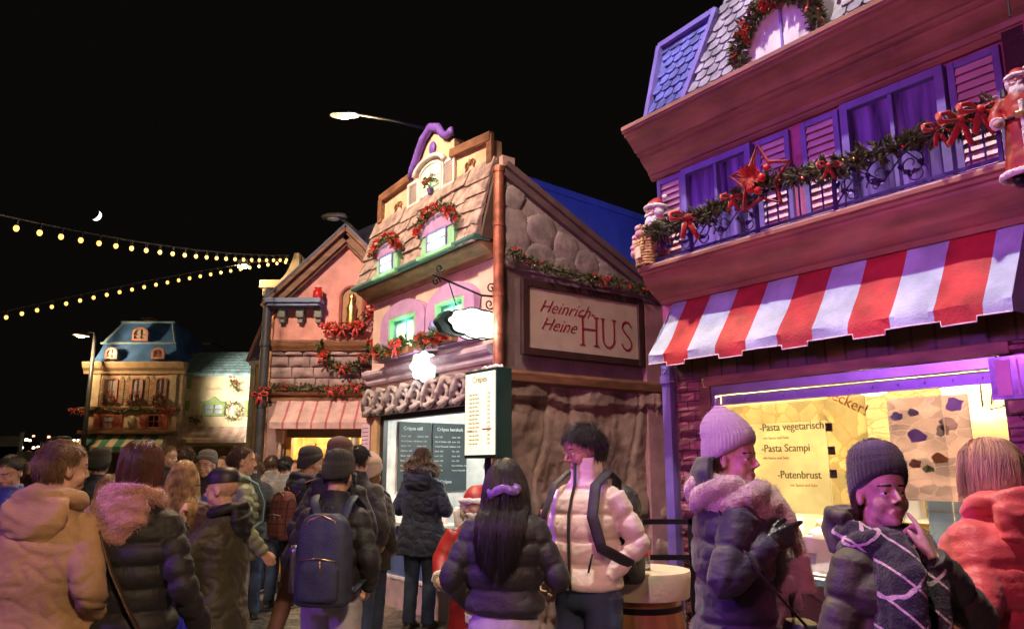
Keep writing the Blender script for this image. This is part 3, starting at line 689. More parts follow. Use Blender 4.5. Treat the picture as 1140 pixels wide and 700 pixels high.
def window(root, x0, x1, z0, z1, y, fm, gm, nx=1, nz=1, t=.035, fw=.035, arch=0, bar=None):
    m = MB(); bar = bar or fw*.5
    if arch:
        n = 12; cx = (x0+x1)/2; rr = (x1-x0)/2
        out = [(x0,z0)]+[(cx-rr*math.cos(PI*i/n), z1+arch*math.sin(PI*i/n)) for i in range(n+1)]+[(x1,z0)]
        k = (rr-fw)/rr; inn = [(x0+fw,z0)]+[(cx-(rr-fw)*math.cos(PI*i/n), z1+(arch-fw)*math.sin(PI*i/n)) for i in range(n+1)]+[(x1-fw,z0)]
        for a in range(len(out)-1): m.prism([out[a], inn[a], inn[a+1], out[a+1]][::-1], y-t, y)
    else:
        m.box(x0,x0+fw,y-t,y,z0,z1); m.box(x1-fw,x1,y-t,y,z0,z1); m.box(x0+fw,x1-fw,y-t+.001,y,z1-fw,z1)
    m.box(x0+fw,x1-fw,y-t+.001,y,z0,z0+fw)
    for i in range(1, nx): x = lerp(x0,x1,i/nx); m.box(x-bar/2,x+bar/2,y-t*.8,y-.002,z0+fw,z1+(arch-fw if arch else -fw))
    for i in range(1, nz): z = lerp(z0,z1+arch*.5,i/nz); m.box(x0+fw,x1-fw,y-t*.78,y-.003,z-bar/2,z+bar/2)
    o = m.build('window', fm, root, bevel=.002)
    g = MB()
    if arch: g.prism([(x0+fw*.5,z0+fw*.5)]+[(cx-(rr-fw*.5)*math.cos(PI*i/12), z1+(arch-fw*.5)*math.sin(PI*i/12)) for i in range(13)]+[(x1-fw*.5,z0+fw*.5)], y-.008, y+.006)
    else: g.box(x0+fw*.5,x1-fw*.5,y-.008,y+.006,z0+fw*.5,z1-fw*.5)
    g.build('pane', gm, o); return o
def scales(mb, O, U, V, w, h, clip, rows, cols, t=.012, rnd=0.5, rng=random, pointed=False):
    O = Vector(O); U = Vector(U).normalized(); V = Vector(V).normalized(); Nn = U.cross(V)
    for r in range(rows):
        for c in range(-1, cols+1):
            u = (c+(.5 if r % 2 else 0))*w; v = r*h
            if not clip(u+w/2, v+h/2): continue
            j = rng.uniform(-.006,.006); k = 5
            pts = [(u+.006, v+h*1.25), (u+.006, v+h*rnd*.6)]+[(u+w/2-(w/2-.006)*math.cos(PI*i/k), v+h*rnd*.6*(1-math.sin(PI*i/k))) for i in range(1,k)]+[(u+w-.006, v+h*rnd*.6), (u+w-.006, v+h*1.25)]
            vs = []
            for o_ in (0, t):
                for a, b in pts:
                    lift = (1-(b-v)/(h*1.25))*.018
                    vs.append(O+U*a+V*(b+j)+Nn*(o_+lift))
            n = len(pts); mb.add(vs, [tuple(range(n))[::-1], tuple(range(n, 2*n))]+[(i,(i+1)%n,n+(i+1)%n,n+i) for i in range(n)])
def stones(mb, x0, x1, z0, z1, y, rh, rng, t=.05):
    z = z0
    while z < z1-.02:
        h = min(rh*rng.uniform(.8,1.2), z1-z); x = x0
        if z1-z-h < .05: h = z1-z
        while x < x1-.01:
            w = min(rng.uniform(.18,.5), x1-x)
            if x1-x-w < .1: w = x1-x
            g = .009; a, b, c, d = x+g, x+w-g, z+g, z+h-g; n = 4; vs = []; f = []
            dep = t*rng.uniform(.7,1.25)
            for i in range(n+1):
                for k in range(n+1):
                    u = i/n; v = k/n; e = min(1, min(u,1-u,v,1-v)*4)
                    vs.append((lerp(a,b,u), y-dep*(.45+.55*e)-(rng.uniform(-.010,.012) if e else 0), lerp(c,d,v)))
            o = len(vs)
            for i in range(n):
                for k in range(n): f.append((i*(n+1)+k, (i+1)*(n+1)+k, (i+1)*(n+1)+k+1, i*(n+1)+k+1))
            bd = [i*(n+1) for i in range(n+1)]+[n*(n+1)+k for k in range(1,n+1)]+[i*(n+1)+n for i in range(n-1,-1,-1)]+[k for k in range(n-1,0,-1)]
            for q in bd: vs.append((vs[q][0], y, vs[q][2]))
            m_ = len(bd)
            for i in range(m_): f.append((bd[i], o+i, o+(i+1)%m_, bd[(i+1)%m_]))
            mb.add(vs, f); x += w
        z += h
def awning(root, x0, x1, z0, z1, d, strip, ms, valance=.07, side=True, scal=.03, ys=.0, sag=.02, name='awning', trim=None, thick=.006, sub=8):
    """striped canvas, each stripe a colour, with a hanging valance"""
    m = MB(); n = len(strip)-1; tr = MB()
    for i in range(n):
        m.mi = i % len(ms); a, b = strip[i], strip[i+1]; vs = []; rows = 10; cols = 4
        sc = scal if i % 2 == 1 else 0
        def pt(u, v):
            x = lerp(a, b, u)
            if v <= 1:
                y = ys-d*v-.014*noise.noise(Vector((x*5,v*2.5,3)))*min(1,v*4); z = lerp(z1, z0, v)-sag*math.sin(PI*v)*(.7+.3*math.sin(x*7))+.004*math.sin(x*23+v*5)
            else:
                y = ys-d-.006*math.sin(x*19); dz = valance*(v-1)*1.0; z = z0-dz-(sc*(v-1) if .12 < u < .88 else 0)
            return Vector((x, y, z))
        g = [0,.12,.13,.5,.87,.88,1]; vv = [0,.1,.25,.4,.55,.7,.85,1,1.5,2]
        for off in (0, thick):
            for v in vv:
                for u in g: p = pt(u, v); vs.append(p+Vector((0,.3*off,-off)) if v <= 1 else p+Vector((0,off,0)))
        G = len(g); V_ = len(vv); f = []
        for q in range(V_-1):
            for w_ in range(G-1):
                k = q*G+w_; f.append((k, k+G, k+G+1, k+1)); k += G*V_; f.append((k, k+1, k+G+1, k+G))
        for w_ in range(G-1): k = (V_-1)*G+w_; f.append((k, k+G*V_, k+G*V_+1, k+1))
        m.add(vs, f); tr.tube([pt(u, 2)+Vector((0,-.002,0)) for u in g], .004, 5)
    if side:
        for x in (strip[0]+.002, strip[-1]-.002):
            m.mi = 0; m.prism([(0,0)], 0, 0) if False else None
            m.add([(x,ys,z1),(x,ys-d,z0),(x,ys-d,z0-valance),(x,ys,z0-valance*.8),(x+.004,ys,z1),(x+.004,ys-d,z0),(x+.004,ys-d,z0-valance),(x+.004,ys,z0-valance*.8)], [(0,1,2,3),(7,6,5,4),(0,4,5,1),(1,5,6,2),(2,6,7,3),(3,7,4,0)])
    o = m.build(name, ms, root, True, ang=35)
    if trim: tr.build('piping', trim, o, True)
    return o
def scroll(mb, c, r, turns, w, sgn=1, a0=0, y=-.02, n=26, r_end=.12, flat=1):
    pts = []; 
    for i in range(n+1):
        t = i/n; a = a0+sgn*turns*2*PI*t; rr = r*(1-t*(1-r_end)); pts.append((c[0]+rr*math.cos(a), y, c[1]+rr*math.sin(a)))
    mb.tube(pts, [w*(1-.5*i/n) for i in range(n+1)], 6, flat=flat)
def wreath(name, label, c, R, r, rz, n=260, bows=1, group=None, arc=(0,2*PI), flowers=0, baub=4, sz=1, seed=5):
    root = thing(name, label, 'wreath', c, rz, group)
    k = 20; pts = [(R*math.cos(lerp(arc[0],arc[1],i/k)), 0, sz*R*math.sin(lerp(arc[0],arc[1],i/k))) for i in range(k+1)]
    garland('', '', '', pts, r, n, [(.75 if arc[1]-arc[0] > 6 else .5, R*.55)] if bows == 1 else [(lerp(.04,.96,(i+.5)/bows), R*.38) for i in range(bows)] if bows else (), baub, root=root, L=r*1.2, flowers=flowers, seed=seed)
    return root
# ================================================================ ground, sky, hills
m = MB(); m.box(-60, 60, -12, 140, -.3, 0); g = m.build('ground', COB); tag(g, kind='structure')
HIL = mat('dark_hill', (.02,.025,.015), .95, bump=.3, bs=2)
m = MB(); n = 40; vs = []
for r_ in range(6):
    for i in range(n+1):
        x = -260+i*12; zz = [0,2.5,5,7.5,8.5,6][r_]*(1+.35*math.sin(i*.31)+.2*math.sin(i*.9))*(1 if x < 120 else .6)
        vs.append((x, 150+r_*25+10*math.sin(i*.5), zz-.5))
m.add(vs, [(r_*(n+1)+i, r_*(n+1)+i+1, (r_+1)*(n+1)+i+1, (r_+1)*(n+1)+i) for r_ in range(5) for i in range(n)])
tag(m.build('hills', HIL, None, True), kind='structure')
first = None
WL = mat('far_window_glow', (.9,.8,.6), bump=0, emit=(1,.78,.5), es=6); WR = mat('far_red_glow', (.9,.3,.2), bump=0, emit=(1,.3,.15), es=6)
for i, (px, py, c) in enumerate([(37,485,1),(54,486,1),(29,489,0),(33,490,0),(24,498,0),(42,497,0),(37,498,0),(33,509,0),(41,510,0),(36,513,0),(40,514,0),(82,490,0),(87,490,0),(84,494,0),(88,492,0),(8,512,0),(3,514,0)]):
    p = at(px, py, 149); 
    if first is None or c: 
        m = MB(); m.box(-.16,.16,-.05,.3,-.17,.17); m.box(-.2,.2,-.08,-.0,-.22,-.17); o = m.build('hillside_light', WR if c else WL)
        if not c and first is None: first = o
    else: o = first.copy(); COL.objects.link(o)
    o.location = p; s_ = .8+.5*((i*7) % 5)/5; o.scale = (s_, 1, s_)
    tag(o, 'tiny '+('red' if c else 'warm')+' light on the dark hillside at the far left', 'light', 'lights on the distant hillside')

# ================================================================ right house with the striped awning
H1 = FR.root('market_house', 'tall magenta house front with violet shuttered windows, balcony and red striped awning', 'house')
L = FR.L
m = MB(); m.box(0,3.6,0,.2,2.24,4.2); m.box(.0,.12,.2,2.4,0,4.2); m.box(3.48,3.6,.2,2.4,0,4.2); m.build('wall', MAG, H1, bevel=.004)
# cornice
pr = [(0,3.88), (-.03,3.88), (-.045,3.90), (-.045,3.915), (-.06,3.92), (-.07,3.95), (-.11,3.985), (-.15,4.03), (-.15,4.045), (-.17,4.05), (-.185,4.06), (-.185,4.075), (-.21,4.08), (-.24,4.12), (-.29,4.175), (-.32,4.185), (-.32,4.205), (-.345,4.21), (-.345,4.225), (-.355,4.23), (-.355,4.262), (-.33,4.268), (0,4.33)]
m = MB(); m.profx(pr, -.04, 3.7)
m.build('cornice', CORN, H1, bevel=.003)
# balcony
pb = [(0,2.83), (-.06,2.83), (-.08,2.86), (-.10,2.87), (-.16,2.91), (-.22,2.97), (-.245,3.01), (-.245,3.03), (-.27,3.035), (-.27,3.055), (-.30,3.06), (-.30,3.085), (0,3.09)]
m = MB(); m.profx(pb, .04, 2.95); m.build('balcony', CORN, H1, bevel=.003)
bal = H1.children[-1]
m = MB(); m.box(.06,2.63,-.285,-.01,3.091,3.10); m.build('ledge_top', mat('cream_edge', (.6,.48,.36), .6), bal)
# upper-floor openings
X = [L(731,196)[0], L(763,190)[0], L(840,160)[0], L(843,158)[0], L(880,145)[0], L(893,140)[0], L(935,125)[0], L(939,113)[0], L(1053,70)[0], L(1055,68)[0], L(1113,45)[0]]
zt, zb = 3.86, 3.105
shutter(H1, .02, X[1]-.01, zb, zt, -.002, LAV, SLT, 13)
window(H1, X[1], X[2], zb, zt, -.004, LAV, VIO, 2, 1, .06, .05)
shutter(H1, X[3], X[4], zb, zt, -.002, LAV, SLT, 13); shutter(H1, X[5], X[6], zb, zt, -.002, LAV, SLT, 13)
window(H1, X[7], X[8], zb, zt, -.004, LAV, VIO, 2, 1, .06, .05)
shutter(H1, X[9], X[10], zb, zt, -.002, LAV, SLT, 13)
# railing
rail = MB(); yr = -.26; zr = 3.37
rail.bar((.1,yr,zr), (2.6,yr,zr), .018, .022); rail.bar((.1,yr,3.13), (2.6,yr,3.13), .014, .018); rail.bar((.1,yr,3.10), (2.6,yr,3.10), .02)
for x in (.1,.55,1.12,1.68,2.24,2.6): rail.bar((x,yr,3.09), (x,yr,zr+.03), .02); rail.ell((x,yr,zr+.04), .017, n=10, m=6)
rail.bar((.1,yr,zr), (.1,0,zr), .018); rail.bar((.1,yr,3.13), (.1,0,3.13), .014)
for x0, x1 in ((.1,.55), (.55,1.12), (1.68,2.24)):
    w = x1-x0
    for k in range(3):
        cx = x0+w*(k+.5)/3; sg = 1 if k % 2 else -1
        scroll(rail, (cx, 3.25), .085, 1.4, .006, sg, PI/2, yr); scroll(rail, (cx-sg*.03, 3.19), .05, 1.1, .005, -sg, PI, yr)
        for q in range(7):
            a = q*.9+k; rail.leaf((cx+.06*math.cos(a), yr, 3.25+.08*math.sin(a)), (math.cos(a*1.7), -.2, math.sin(a*1.7)), (0,-1,0), .055, .035)
    rail.tube([(x0,yr,3.14), (x0+w*.3,yr-.01,3.30), (x0+w*.55,yr,3.2), (x0+w*.8,yr-.01,3.33), (x1,yr,3.2)], .006, 6)
for x0, x1 in ((1.12,1.68), (2.24,2.6)):
    k = int((x1-x0)/.07)
    for i in range(1,k): rail.bar((lerp(x0,x1,i/k),yr,3.13), (lerp(x0,x1,i/k),yr,zr), .008)
rail.build('railing', mat('violet_iron', (.06,.04,.14), .4, metal=.5, bump=.05), H1)
# roof: shingled slope, side gable frame, dormer
r = random.Random(3)
m = MB(); sl = Vector((0,.42,1.1)); 
m.add([(.24,.02,4.32), (3.5,.02,4.32), (3.5,.46,5.6), (.49,.46,5.6)], [(0,1,2,3)])
scales(m, (.3,.0,4.33), (1,0,0), sl, .115, .10, lambda u, v: u+.3 > .27+.18*v and not (1.02 < u+.3 < 1.62 and v < .62), 13, 28, rng=r)
m.build('roof', SCAL, H1)
rf = H1.children[-1]
m = MB(); pl = [(-.12,4.31), (.24,4.32), (.43,5.32), (-.20,5.28)]
SY = lambda z: .0+.335*(z-4.32)
sm_ = MB(); sm_.add([(p[0],SY(p[1])+.02,p[1]) for p in pl]+[(p[0],SY(p[1])+.06,p[1]) for p in pl], [(0,1,2,3),(7,6,5,4),(0,4,5,1),(1,5,6,2),(2,6,7,3),(3,7,4,0)])
scales(sm_, (-.25,.0,4.33), (1,0,0), sl, .105, .10, lambda u, v: (u-.25) > -.10-.06*v and (u-.25) < .22+.17*v and v < 1.0, 13, 10, rnd=.45, rng=r)
g_ = sm_.build('side_roof_panel', SCALB, H1)
m = MB()
for a, b in zip(pl, pl[1:]+pl[:1]): m.bar((a[0],SY(a[1])-.01,a[1]), (b[0],SY(b[1])-.01,b[1]), .045, .05, up=(0,1,0))
m.build('panel_frame', LAV, g_)
# dormer
cx = 1.25
m = MB(); m.prism([(cx-.30,4.33)]+[(cx-.30*math.cos(PI*i/14), 4.72+.26*math.sin(PI*i/14)) for i in range(15)]+[(cx+.30,4.33)], -.02, .3); m.build('dormer', WHT, rf)
dm = rf.children[-1]
m = MB(); m.box(cx-.008,cx+.008,-.035,-.02,4.34,4.9); m.tube([(cx-.27*math.cos(PI*i/14),-.03,4.70+.24*math.sin(PI*i/14)) for i in range(15)], .02, 6); m.build('dormer_trim', LAV, dm)
# awning
st = [L(x, y, .28)[0] for x, y in ((726,403),(742,402),(769,398),(800,394),(834,390),(868.6,386),(908,380),(948,374),(994.5,368),(1043.5,361),(1098.7,353),(1131,348))]
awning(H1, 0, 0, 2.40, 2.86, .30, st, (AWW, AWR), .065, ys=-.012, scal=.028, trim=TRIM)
# below the awning
m = MB(); m.box(.1,3.5,-.02,.1,2.235,2.42); m.build('fascia_boards', WOOD, H1)
m = MB(); m.box(.42,2.44,-.055,.12,2.165,2.232); m.box(.36,.46,-.04,.12,.96,2.163); m.build('timber_frame', BRN, H1, bevel=.005)
m = MB(); m.box(.465,2.36,-.03,.03,2.10,2.163); m.box(.465,.50,-.03,.03,.96,2.10); m.build('window_frame', MTL, H1, bevel=.004)
m = MB(); m.box(.50,2.36,.04,.07,2.03,2.098); 
for i in range(12): m.tube([(.55+i*.155,.038,2.064), (.55+i*.155,.030,2.064)], .008, 8)
m.build('shutter_rail', mat('perforated_rail', (.30,.24,.42), .4, metal=.5, bump=.05), H1)
m = MB(); m.box(.02,.10,-.06,-.003,0,2.36); m.box(.01,.11,-.07,.0,2.22,2.28); scroll(m, (.06,2.31), .03, 1.2, .006, 1, 0, -.075); m.build('steel_post', LAV, H1, bevel=.006)
m = MB(); stones(m, .12,.36, 0, 2.23, -.005, .11, r, .04); m.build('brick_pier', BRI, H1); m = MB(); stones(m, 2.37, 3.5, 0, 2.23, -.005, .105, r, .055); m.build('brick_pier', BRI, H1)
m = MB(); m.box(.12,.36,-.005,.12,0,2.232); m.build('pier_core', BRI, H1); m = MB(); m.box(2.37,3.5,-.005,.12,0,2.232); m.build('pier_core', BRI, H1)
m = MB(); m.box(.36,2.37,.0,.12,0,.90); m.build('parapet', mat('parapet_stone', (.42,.28,.26), .8, pattern='stone', ps=4.5, bump=.5), H1)
m = MB(); m.box(.36,2.37,-.16,.42,.90,.94); m.build('counter', CTR, H1, bevel=.006)
m = MB(); m.box(.36,2.37,-.165,-.162,.902,.938); m.build('counter_edge', mat('counter_edge_blue', (.16,.30,.34), .4), H1)
m = MB(); m.box(.12,3.48,1.9,2.0,0,2.6); m.build('rear_wall', STY, H1)
m = MB(); m.box(.12,3.48,.2,1.9,2.42,2.5); m.box(.12,.16,.2,1.9,0,2.42); m.box(3.44,3.48,.2,1.9,0,2.42); m.build('inner_lining', mat('cream_lining', (.66,.52,.24), .7, bump=.1), H1)
m = MB(); m.box(.5,2.05,.0,.008,1.30,2.03); m.build('glass_pane', GLASS, H1)
# upper right return and yellow hook
m = MB(); m.box(2.60,2.80,-.06,-.012,3.1,3.9); m.build('dark_return', mat('oxblood_boards', (.05,.012,.016), .6, bump=.2), H1)
m = MB(); m.box(2.72,3.6,-.10,-.015,3.1,3.9); m.build('red_return', mat('raspberry_panel', (.45,.05,.12), .6, bump=.2), H1)
m = MB(); q = L(1104,10,.3); m.tube([(2.6,-.30,4.38), (2.63,-.33,4.26), (2.665,-.32,4.14), (2.67,-.30,4.04)], [.028,.022,.014,.006], 8); m.build('gilded_hook', GLD, H1, True)

# poster and food inside
def on(px, py, d): x, z = L(px, py, d); return (x, -d, z)
a = on(812,452,-.10); b = on(932,560,-.10)
pz = thing('menu_poster', 'cream menu poster listing pasta dishes behind the stall glass', 'poster', FR.W(0,0), -54.3)
m = MB(); m.box(b[0]-.028, b[0]+.24, .10,.106, 1.28, 2.02); m.box(a[0]-.06, b[0]-.028, .10,.106, 1.885, 2.02); m.build('sheet', mat('poster_rubble', (.88,.80,.56), .6, pattern='stone', ps=9, bump=.05, col2=(.70,.56,.32), lucent=.85), pz)
m = MB(); m.box(a[0]-.03, b[0]-.03, .094,.0985, 1.30, 1.88); m.build('panel', mat('poster_cream', (.95,.90,.70), .6, bump=0, lucent=.88), pz)
INKB = mat('brown_ink', (.26,.17,.09), .7, bump=0)
for s_, (px, py), wd in (('-Pasta vegetarisch', (846,480), None), ('-Pasta Scampi', (848,503), None), ('-Putenbrust', (866,532), None)):
    q = on(px, py, -.09); text(s_, .072, 'lettering', INKB, pz, (q[0], .088, q[2]), depth=.002, sx=.95)
for (px, py) in ((922,476), (925,502), (927,528)):
    q = on(px, py, -.09); m = MB(); m.box(q[0]-.018,q[0]+.03,.088,.092,q[2]-.022,q[2]+.03); o = m.build('price_tile', INKB, pz)
    text('9,5', .03, 'price', MATS['poster_cream'], o, (q[0]-.014,.086,q[2]-.006), depth=.001)
ORI = mat('orange_lettering', (.75,.25,.08), .6, bump=0); q = on(922,442,-.09); text('lecker!', .10, 'lettering', ORI, pz, (q[0],.088,q[2]), rot=(PI/2, .5, 0), depth=.002)
for px, py, w in ((850,489,.26),(850,511,.22),(880,541,.18)):
    q = on(px, py, -.09); text('mit Sauce und Salat', .026, 'lettering', ORI, pz, (q[0], .088, q[2]), depth=.001)
q = on(1090,470,-1.85); pl_ = text('Pasta', .34, 'wall_lettering', INK, None, FR.W(q[0],1.885,q[2]), rot=(PI/2,0,R_(-54.3)), shear=.2, depth=.006); tag(pl_, 'black handwritten word on the yellow rubble wall at the far right of the stall', 'lettering')
# sheet behind the glass: violet glass reflection painted over stones, plus dish pictures
pb_ = thing('reflection_board', 'sheet of dish pictures tinted with a painted violet glass reflection beside the pasta poster', 'board', FR.W(0,0), -54.3)
a = on(985,425,-.2)[0]; b = on(1075,425,-.2)[0]
m = MB(); m.box(a, b, .2,.21, 1.40, 2.0); m.build('sheet', mat('painted_reflection', (.78,.64,.66), .3, pattern='stone', ps=11, stretch=(.7,1,1.4), bump=.02, var=.3, vs=3, col2=(.66,.54,.60), lucent=.85), pb_)
for i, (u, v, s_, c) in enumerate(((.12,.82,.035,(.45,.40,.70)), (.33,.85,.03,(.5,.45,.65)), (.35,.62,.05,(.50,.38,.78)), (.75,.72,.05,(.85,.8,.85)), (.68,.66,.04,(.85,.8,.8)), (.85,.9,.05,(.4,.3,.75)), (.3,.35,.035,(.62,.42,.32)), (.45,.3,.03,(.45,.5,.32)), (.6,.4,.04,(.6,.4,.25)))):
    x = lerp(a,b,u); z = lerp(1.40,2.0,v); m = MB(); m.prism([(x+s_*(1+.25*math.sin(k*2.3+i))*math.cos(k*PI/6), z+s_*.8*(1+.2*math.cos(k*1.7))*math.sin(k*PI/6)) for k in range(12)], .192, .199); m.build('dish_picture', mat('print_%d' % i, c, .4, bump=0, lucent=.8), pb_)
# counter goods
CT_ = .941
def cw(px, py, d): x, z = L(px, py, d); return FR.W(x, -d, CT_), x
t = thing('paper_stand', 'white folded price card standing on the stall counter', 'card', FR.W(1.12,.16,CT_), -54.3-8)
m = MB(); m.add([(-.13,-.06,0),(.13,-.06,0),(.13,0,.2),(-.13,0,.2),(-.13,.06,0),(.13,.06,0)], [(0,1,2,3),(3,2,5,4)]); o = m.build('card', WHT, t); md = o.modifiers.new('s','SOLIDIFY'); md.thickness = .003
m = MB(); m.box(-.08,.0,-.058,-.05,.03,.1); o2 = m.build('picture', mat('violet_picture', (.3,.25,.42), .5), t); o2.rotation_euler = (-.29,0,0)
t = thing('serving_tray', 'grey metal tray with paper bowls on the counter', 'tray', FR.W(1.33,.02,CT_), -54.3)
m = MB(); m.rings([(0,0,0,.16,.1),(0,0,.012,.17,.11),(0,0,.014,.15,.09),(0,0,.006,.14,.085)], 28, 5); m.build('dish', MTL, t, True, ang=40)
for i, (x, y, hh, rr) in enumerate([(.95,.1,.11,.055),(.82,.18,.16,.05),(1.0,.28,.2,.06),(1.5,.2,.09,.07),(.70,.12,.13,.05),(1.2,.33,.16,.07),(1.75,.2,.13,.06)]):
    m = MB(); m.rings([(0,0,0,rr*.7,rr*.7),(0,0,hh,rr,rr),(0,0,hh+.006,rr*1.04,rr*1.04),(0,0,hh-.01,rr*.9,rr*.9)], 20); o = m.build('paper_cup', WHT, None, True, ang=40); o.location = FR.W(x,y,CT_)
    tag(o, 'white paper cup in the cluster on the pasta stall counter', 'cup', 'paper cups on the stall counter')
m = MB(); m.box(.3,3.3,1.55,1.88,1.18,1.21); m.build('rear_shelf', MTL, H1)
for i, (x, rr, hh) in enumerate([(.9,.13,.22),(1.3,.10,.30),(1.75,.15,.18),(2.2,.11,.26),(2.6,.13,.2)]):
    m = MB(); m.rings([(0,0,0,rr,rr),(0,0,hh,rr,rr),(0,0,hh+.01,rr*1.05,rr*1.05),(0,0,hh+.02,rr*.95,rr*.95),(0,0,hh+.05,rr*.4,rr*.4),(0,0,hh+.08,.02,.02)], 28); m.tube([(-rr,0,hh*.7),(-rr-.05,0,hh*.75),(-rr,0,hh*.85)], .008, 6); m.tube([(rr,0,hh*.7),(rr+.05,0,hh*.75),(rr,0,hh*.85)], .008, 6)
    o = m.build('cooking_pot', MTL, None, True, ang=40); o.location = FR.W(x,1.7,1.211); tag(o, 'steel lidded cooking pot on the rear shelf of the pasta stall', 'pot', 'cooking pots on the rear shelf')
# crumpled bags
for i, (x, y) in enumerate([(.78,.30),(.98,.42)]):
    m = MB(); m.ell((0,0,.13), (.12,.08,.13)); m.ell((.05,.02,.24), (.08,.06,.08)); dr = random.Random(i)
    o = remesh(m, 'paper_bag', mat('white_paper', (.8,.74,.6), .8, bump=.3), None, .012, 1, lambda c_: .02*noise.noise(c_*18)+.012*(1-abs(noise.noise(c_*9)))); o.location = FR.W(x,y,CT_)
    tag(o, ('crumpled white paper bag beside the poster, nearer the window frame' if i == 0 else 'crumpled white paper bag standing behind the folded card'), 'bag', 'paper bags on the counter')
# blue hood and heat lamp
x, z = L(1058,520,-.5)
t = thing('blue_cooker_hood', 'pale blue rounded cooker hood inside the pasta stall', 'hood', FR.W(x,.5,.92), -54.3)
m = MB(); w = .17; m.prism([(-w,0)]+[(-w*math.cos(PI*i/16), .46+.2*math.sin(PI*i/16)) for i in range(17)]+[(w,0)], 0, .35); m.build('shell', mat('pale_blue_enamel', (.22,.36,.50), .35, bump=.05), t, bevel=.015)
m = MB(); m.box(-w*.9,w*.9,-.012,-.001,.40,.412); m.build('seam', MTD, t)
m = MB(); m.box(-w*.9,w*.9,.0,.3,-.92,-.001); m.build('stand', MTD, t)
x, z = L(1097,478,-.6)
t = thing('food_heat_lamp', 'round glowing yellow heat lamp hanging inside the stall', 'lamp', FR.W(x,.6,z), -54.3)
m = MB(); m.rings([(0,0,-.06,.15,.15),(0,0,-.02,.145,.145),(0,0,.05,.115,.115),(0,0,.10,.06,.06),(0,0,.13,.02,.02)], 28); m.build('shade', mat('warm_shade', (.8,.6,.25), .4, bump=0, emit=(1,.72,.25), es=.9), t, True)
m = MB(); m.tube([(0,0,.12), (0,0,2.415-z)], .006, 6); m.build('cord', IRON, t)
# lilac notice on the pier
x0, z0 = L(1106,440,.06); x1, z1 = L(1150,392,.06)
t = thing('lilac_notice', 'lilac translucent notice sheet fixed to the brick pier by the hatch', 'notice', FR.W(0,0), -54.3)
m = MB(); m.box(x0, x0+.42, -.075,-.068, 1.93, 2.15); m.build('sheet', mat('lilac_plexi', (.55,.38,.75), .15, bump=.02, vs=12, var=.3), t)
m = MB(); m.box(x0+.03,x0+.1,-.078,-.0755,1.95,2.13); m.box(x0+.13,x0+.14,-.078,-.0755,1.95,2.13); m.build('stripe', mat('pink_print', (.75,.35,.5), .5), t)

# ---- decorations on the right house
gp = [FR.W(*q) for q in [(.15,-.28,3.33),(.4,-.29,3.35),(.7,-.29,3.34),(1.0,-.29,3.38),(1.2,-.29,3.42),(1.5,-.29,3.38),(1.8,-.29,3.36),(2.1,-.29,3.38),(2.35,-.29,3.36),(2.62,-.29,3.40)]]
garland('fir_garland', 'long fir garland with red bows along the violet balcony railing', 'garland', gp, .05, 1100, [(.17,.2),(.33,.12),(.62,.11),(.88,.13),(.925,.18),(.965,.17)], 18, L=.075)
# star ornament
x, z = L(847,200,.34)
t = thing('star_ornament', 'red open star ornament with baubles on the balcony railing', 'ornament', FR.W(x,-.35,z), -54.3+12)
m = MB(); pts = [(.215*(1 if i % 2 == 0 else .5)*math.sin(PI*i/5), 0, .185*(1 if i % 2 == 0 else .55)*math.cos(PI*i/5)*1.25) for i in range(10)]
m.tube(pts, .012, 6, close=True); pts2 = [(p[0]*1.0, .03, p[2]*1.0) for p in pts]; m.tube(pts2, .006, 6, close=True)
m.build('frame', SRED, t)
for p, s_ in (((-.05,-.03,-.06),.034),((.03,-.04,-.01),.03),((.0,-.04,-.09),.028),((.06,-.02,.06),.024),((-.09,-.02,-.02),.02)):
    m = MB(); m.ell(p, s_, n=14, m=10); m.build('bauble', BAUR, t, True)
m = MB()
for i in range(26): a = i*2.4; m.leaf((-.05,-.03,.02), (math.cos(a),-.4,math.sin(a)), (0,-1,0), .10, .03)
m.build('poinsettia', PET, t)
x, z = L(868,40,.0)
wreath('arch_wreath', 'half round fir wreath with red blossoms over the top dormer', FR.W(1.23,-.07,4.50), .32, .055, -54.3, 800, 0, arc=(-.15,PI+.15), flowers=34, baub=14, sz=1.05)

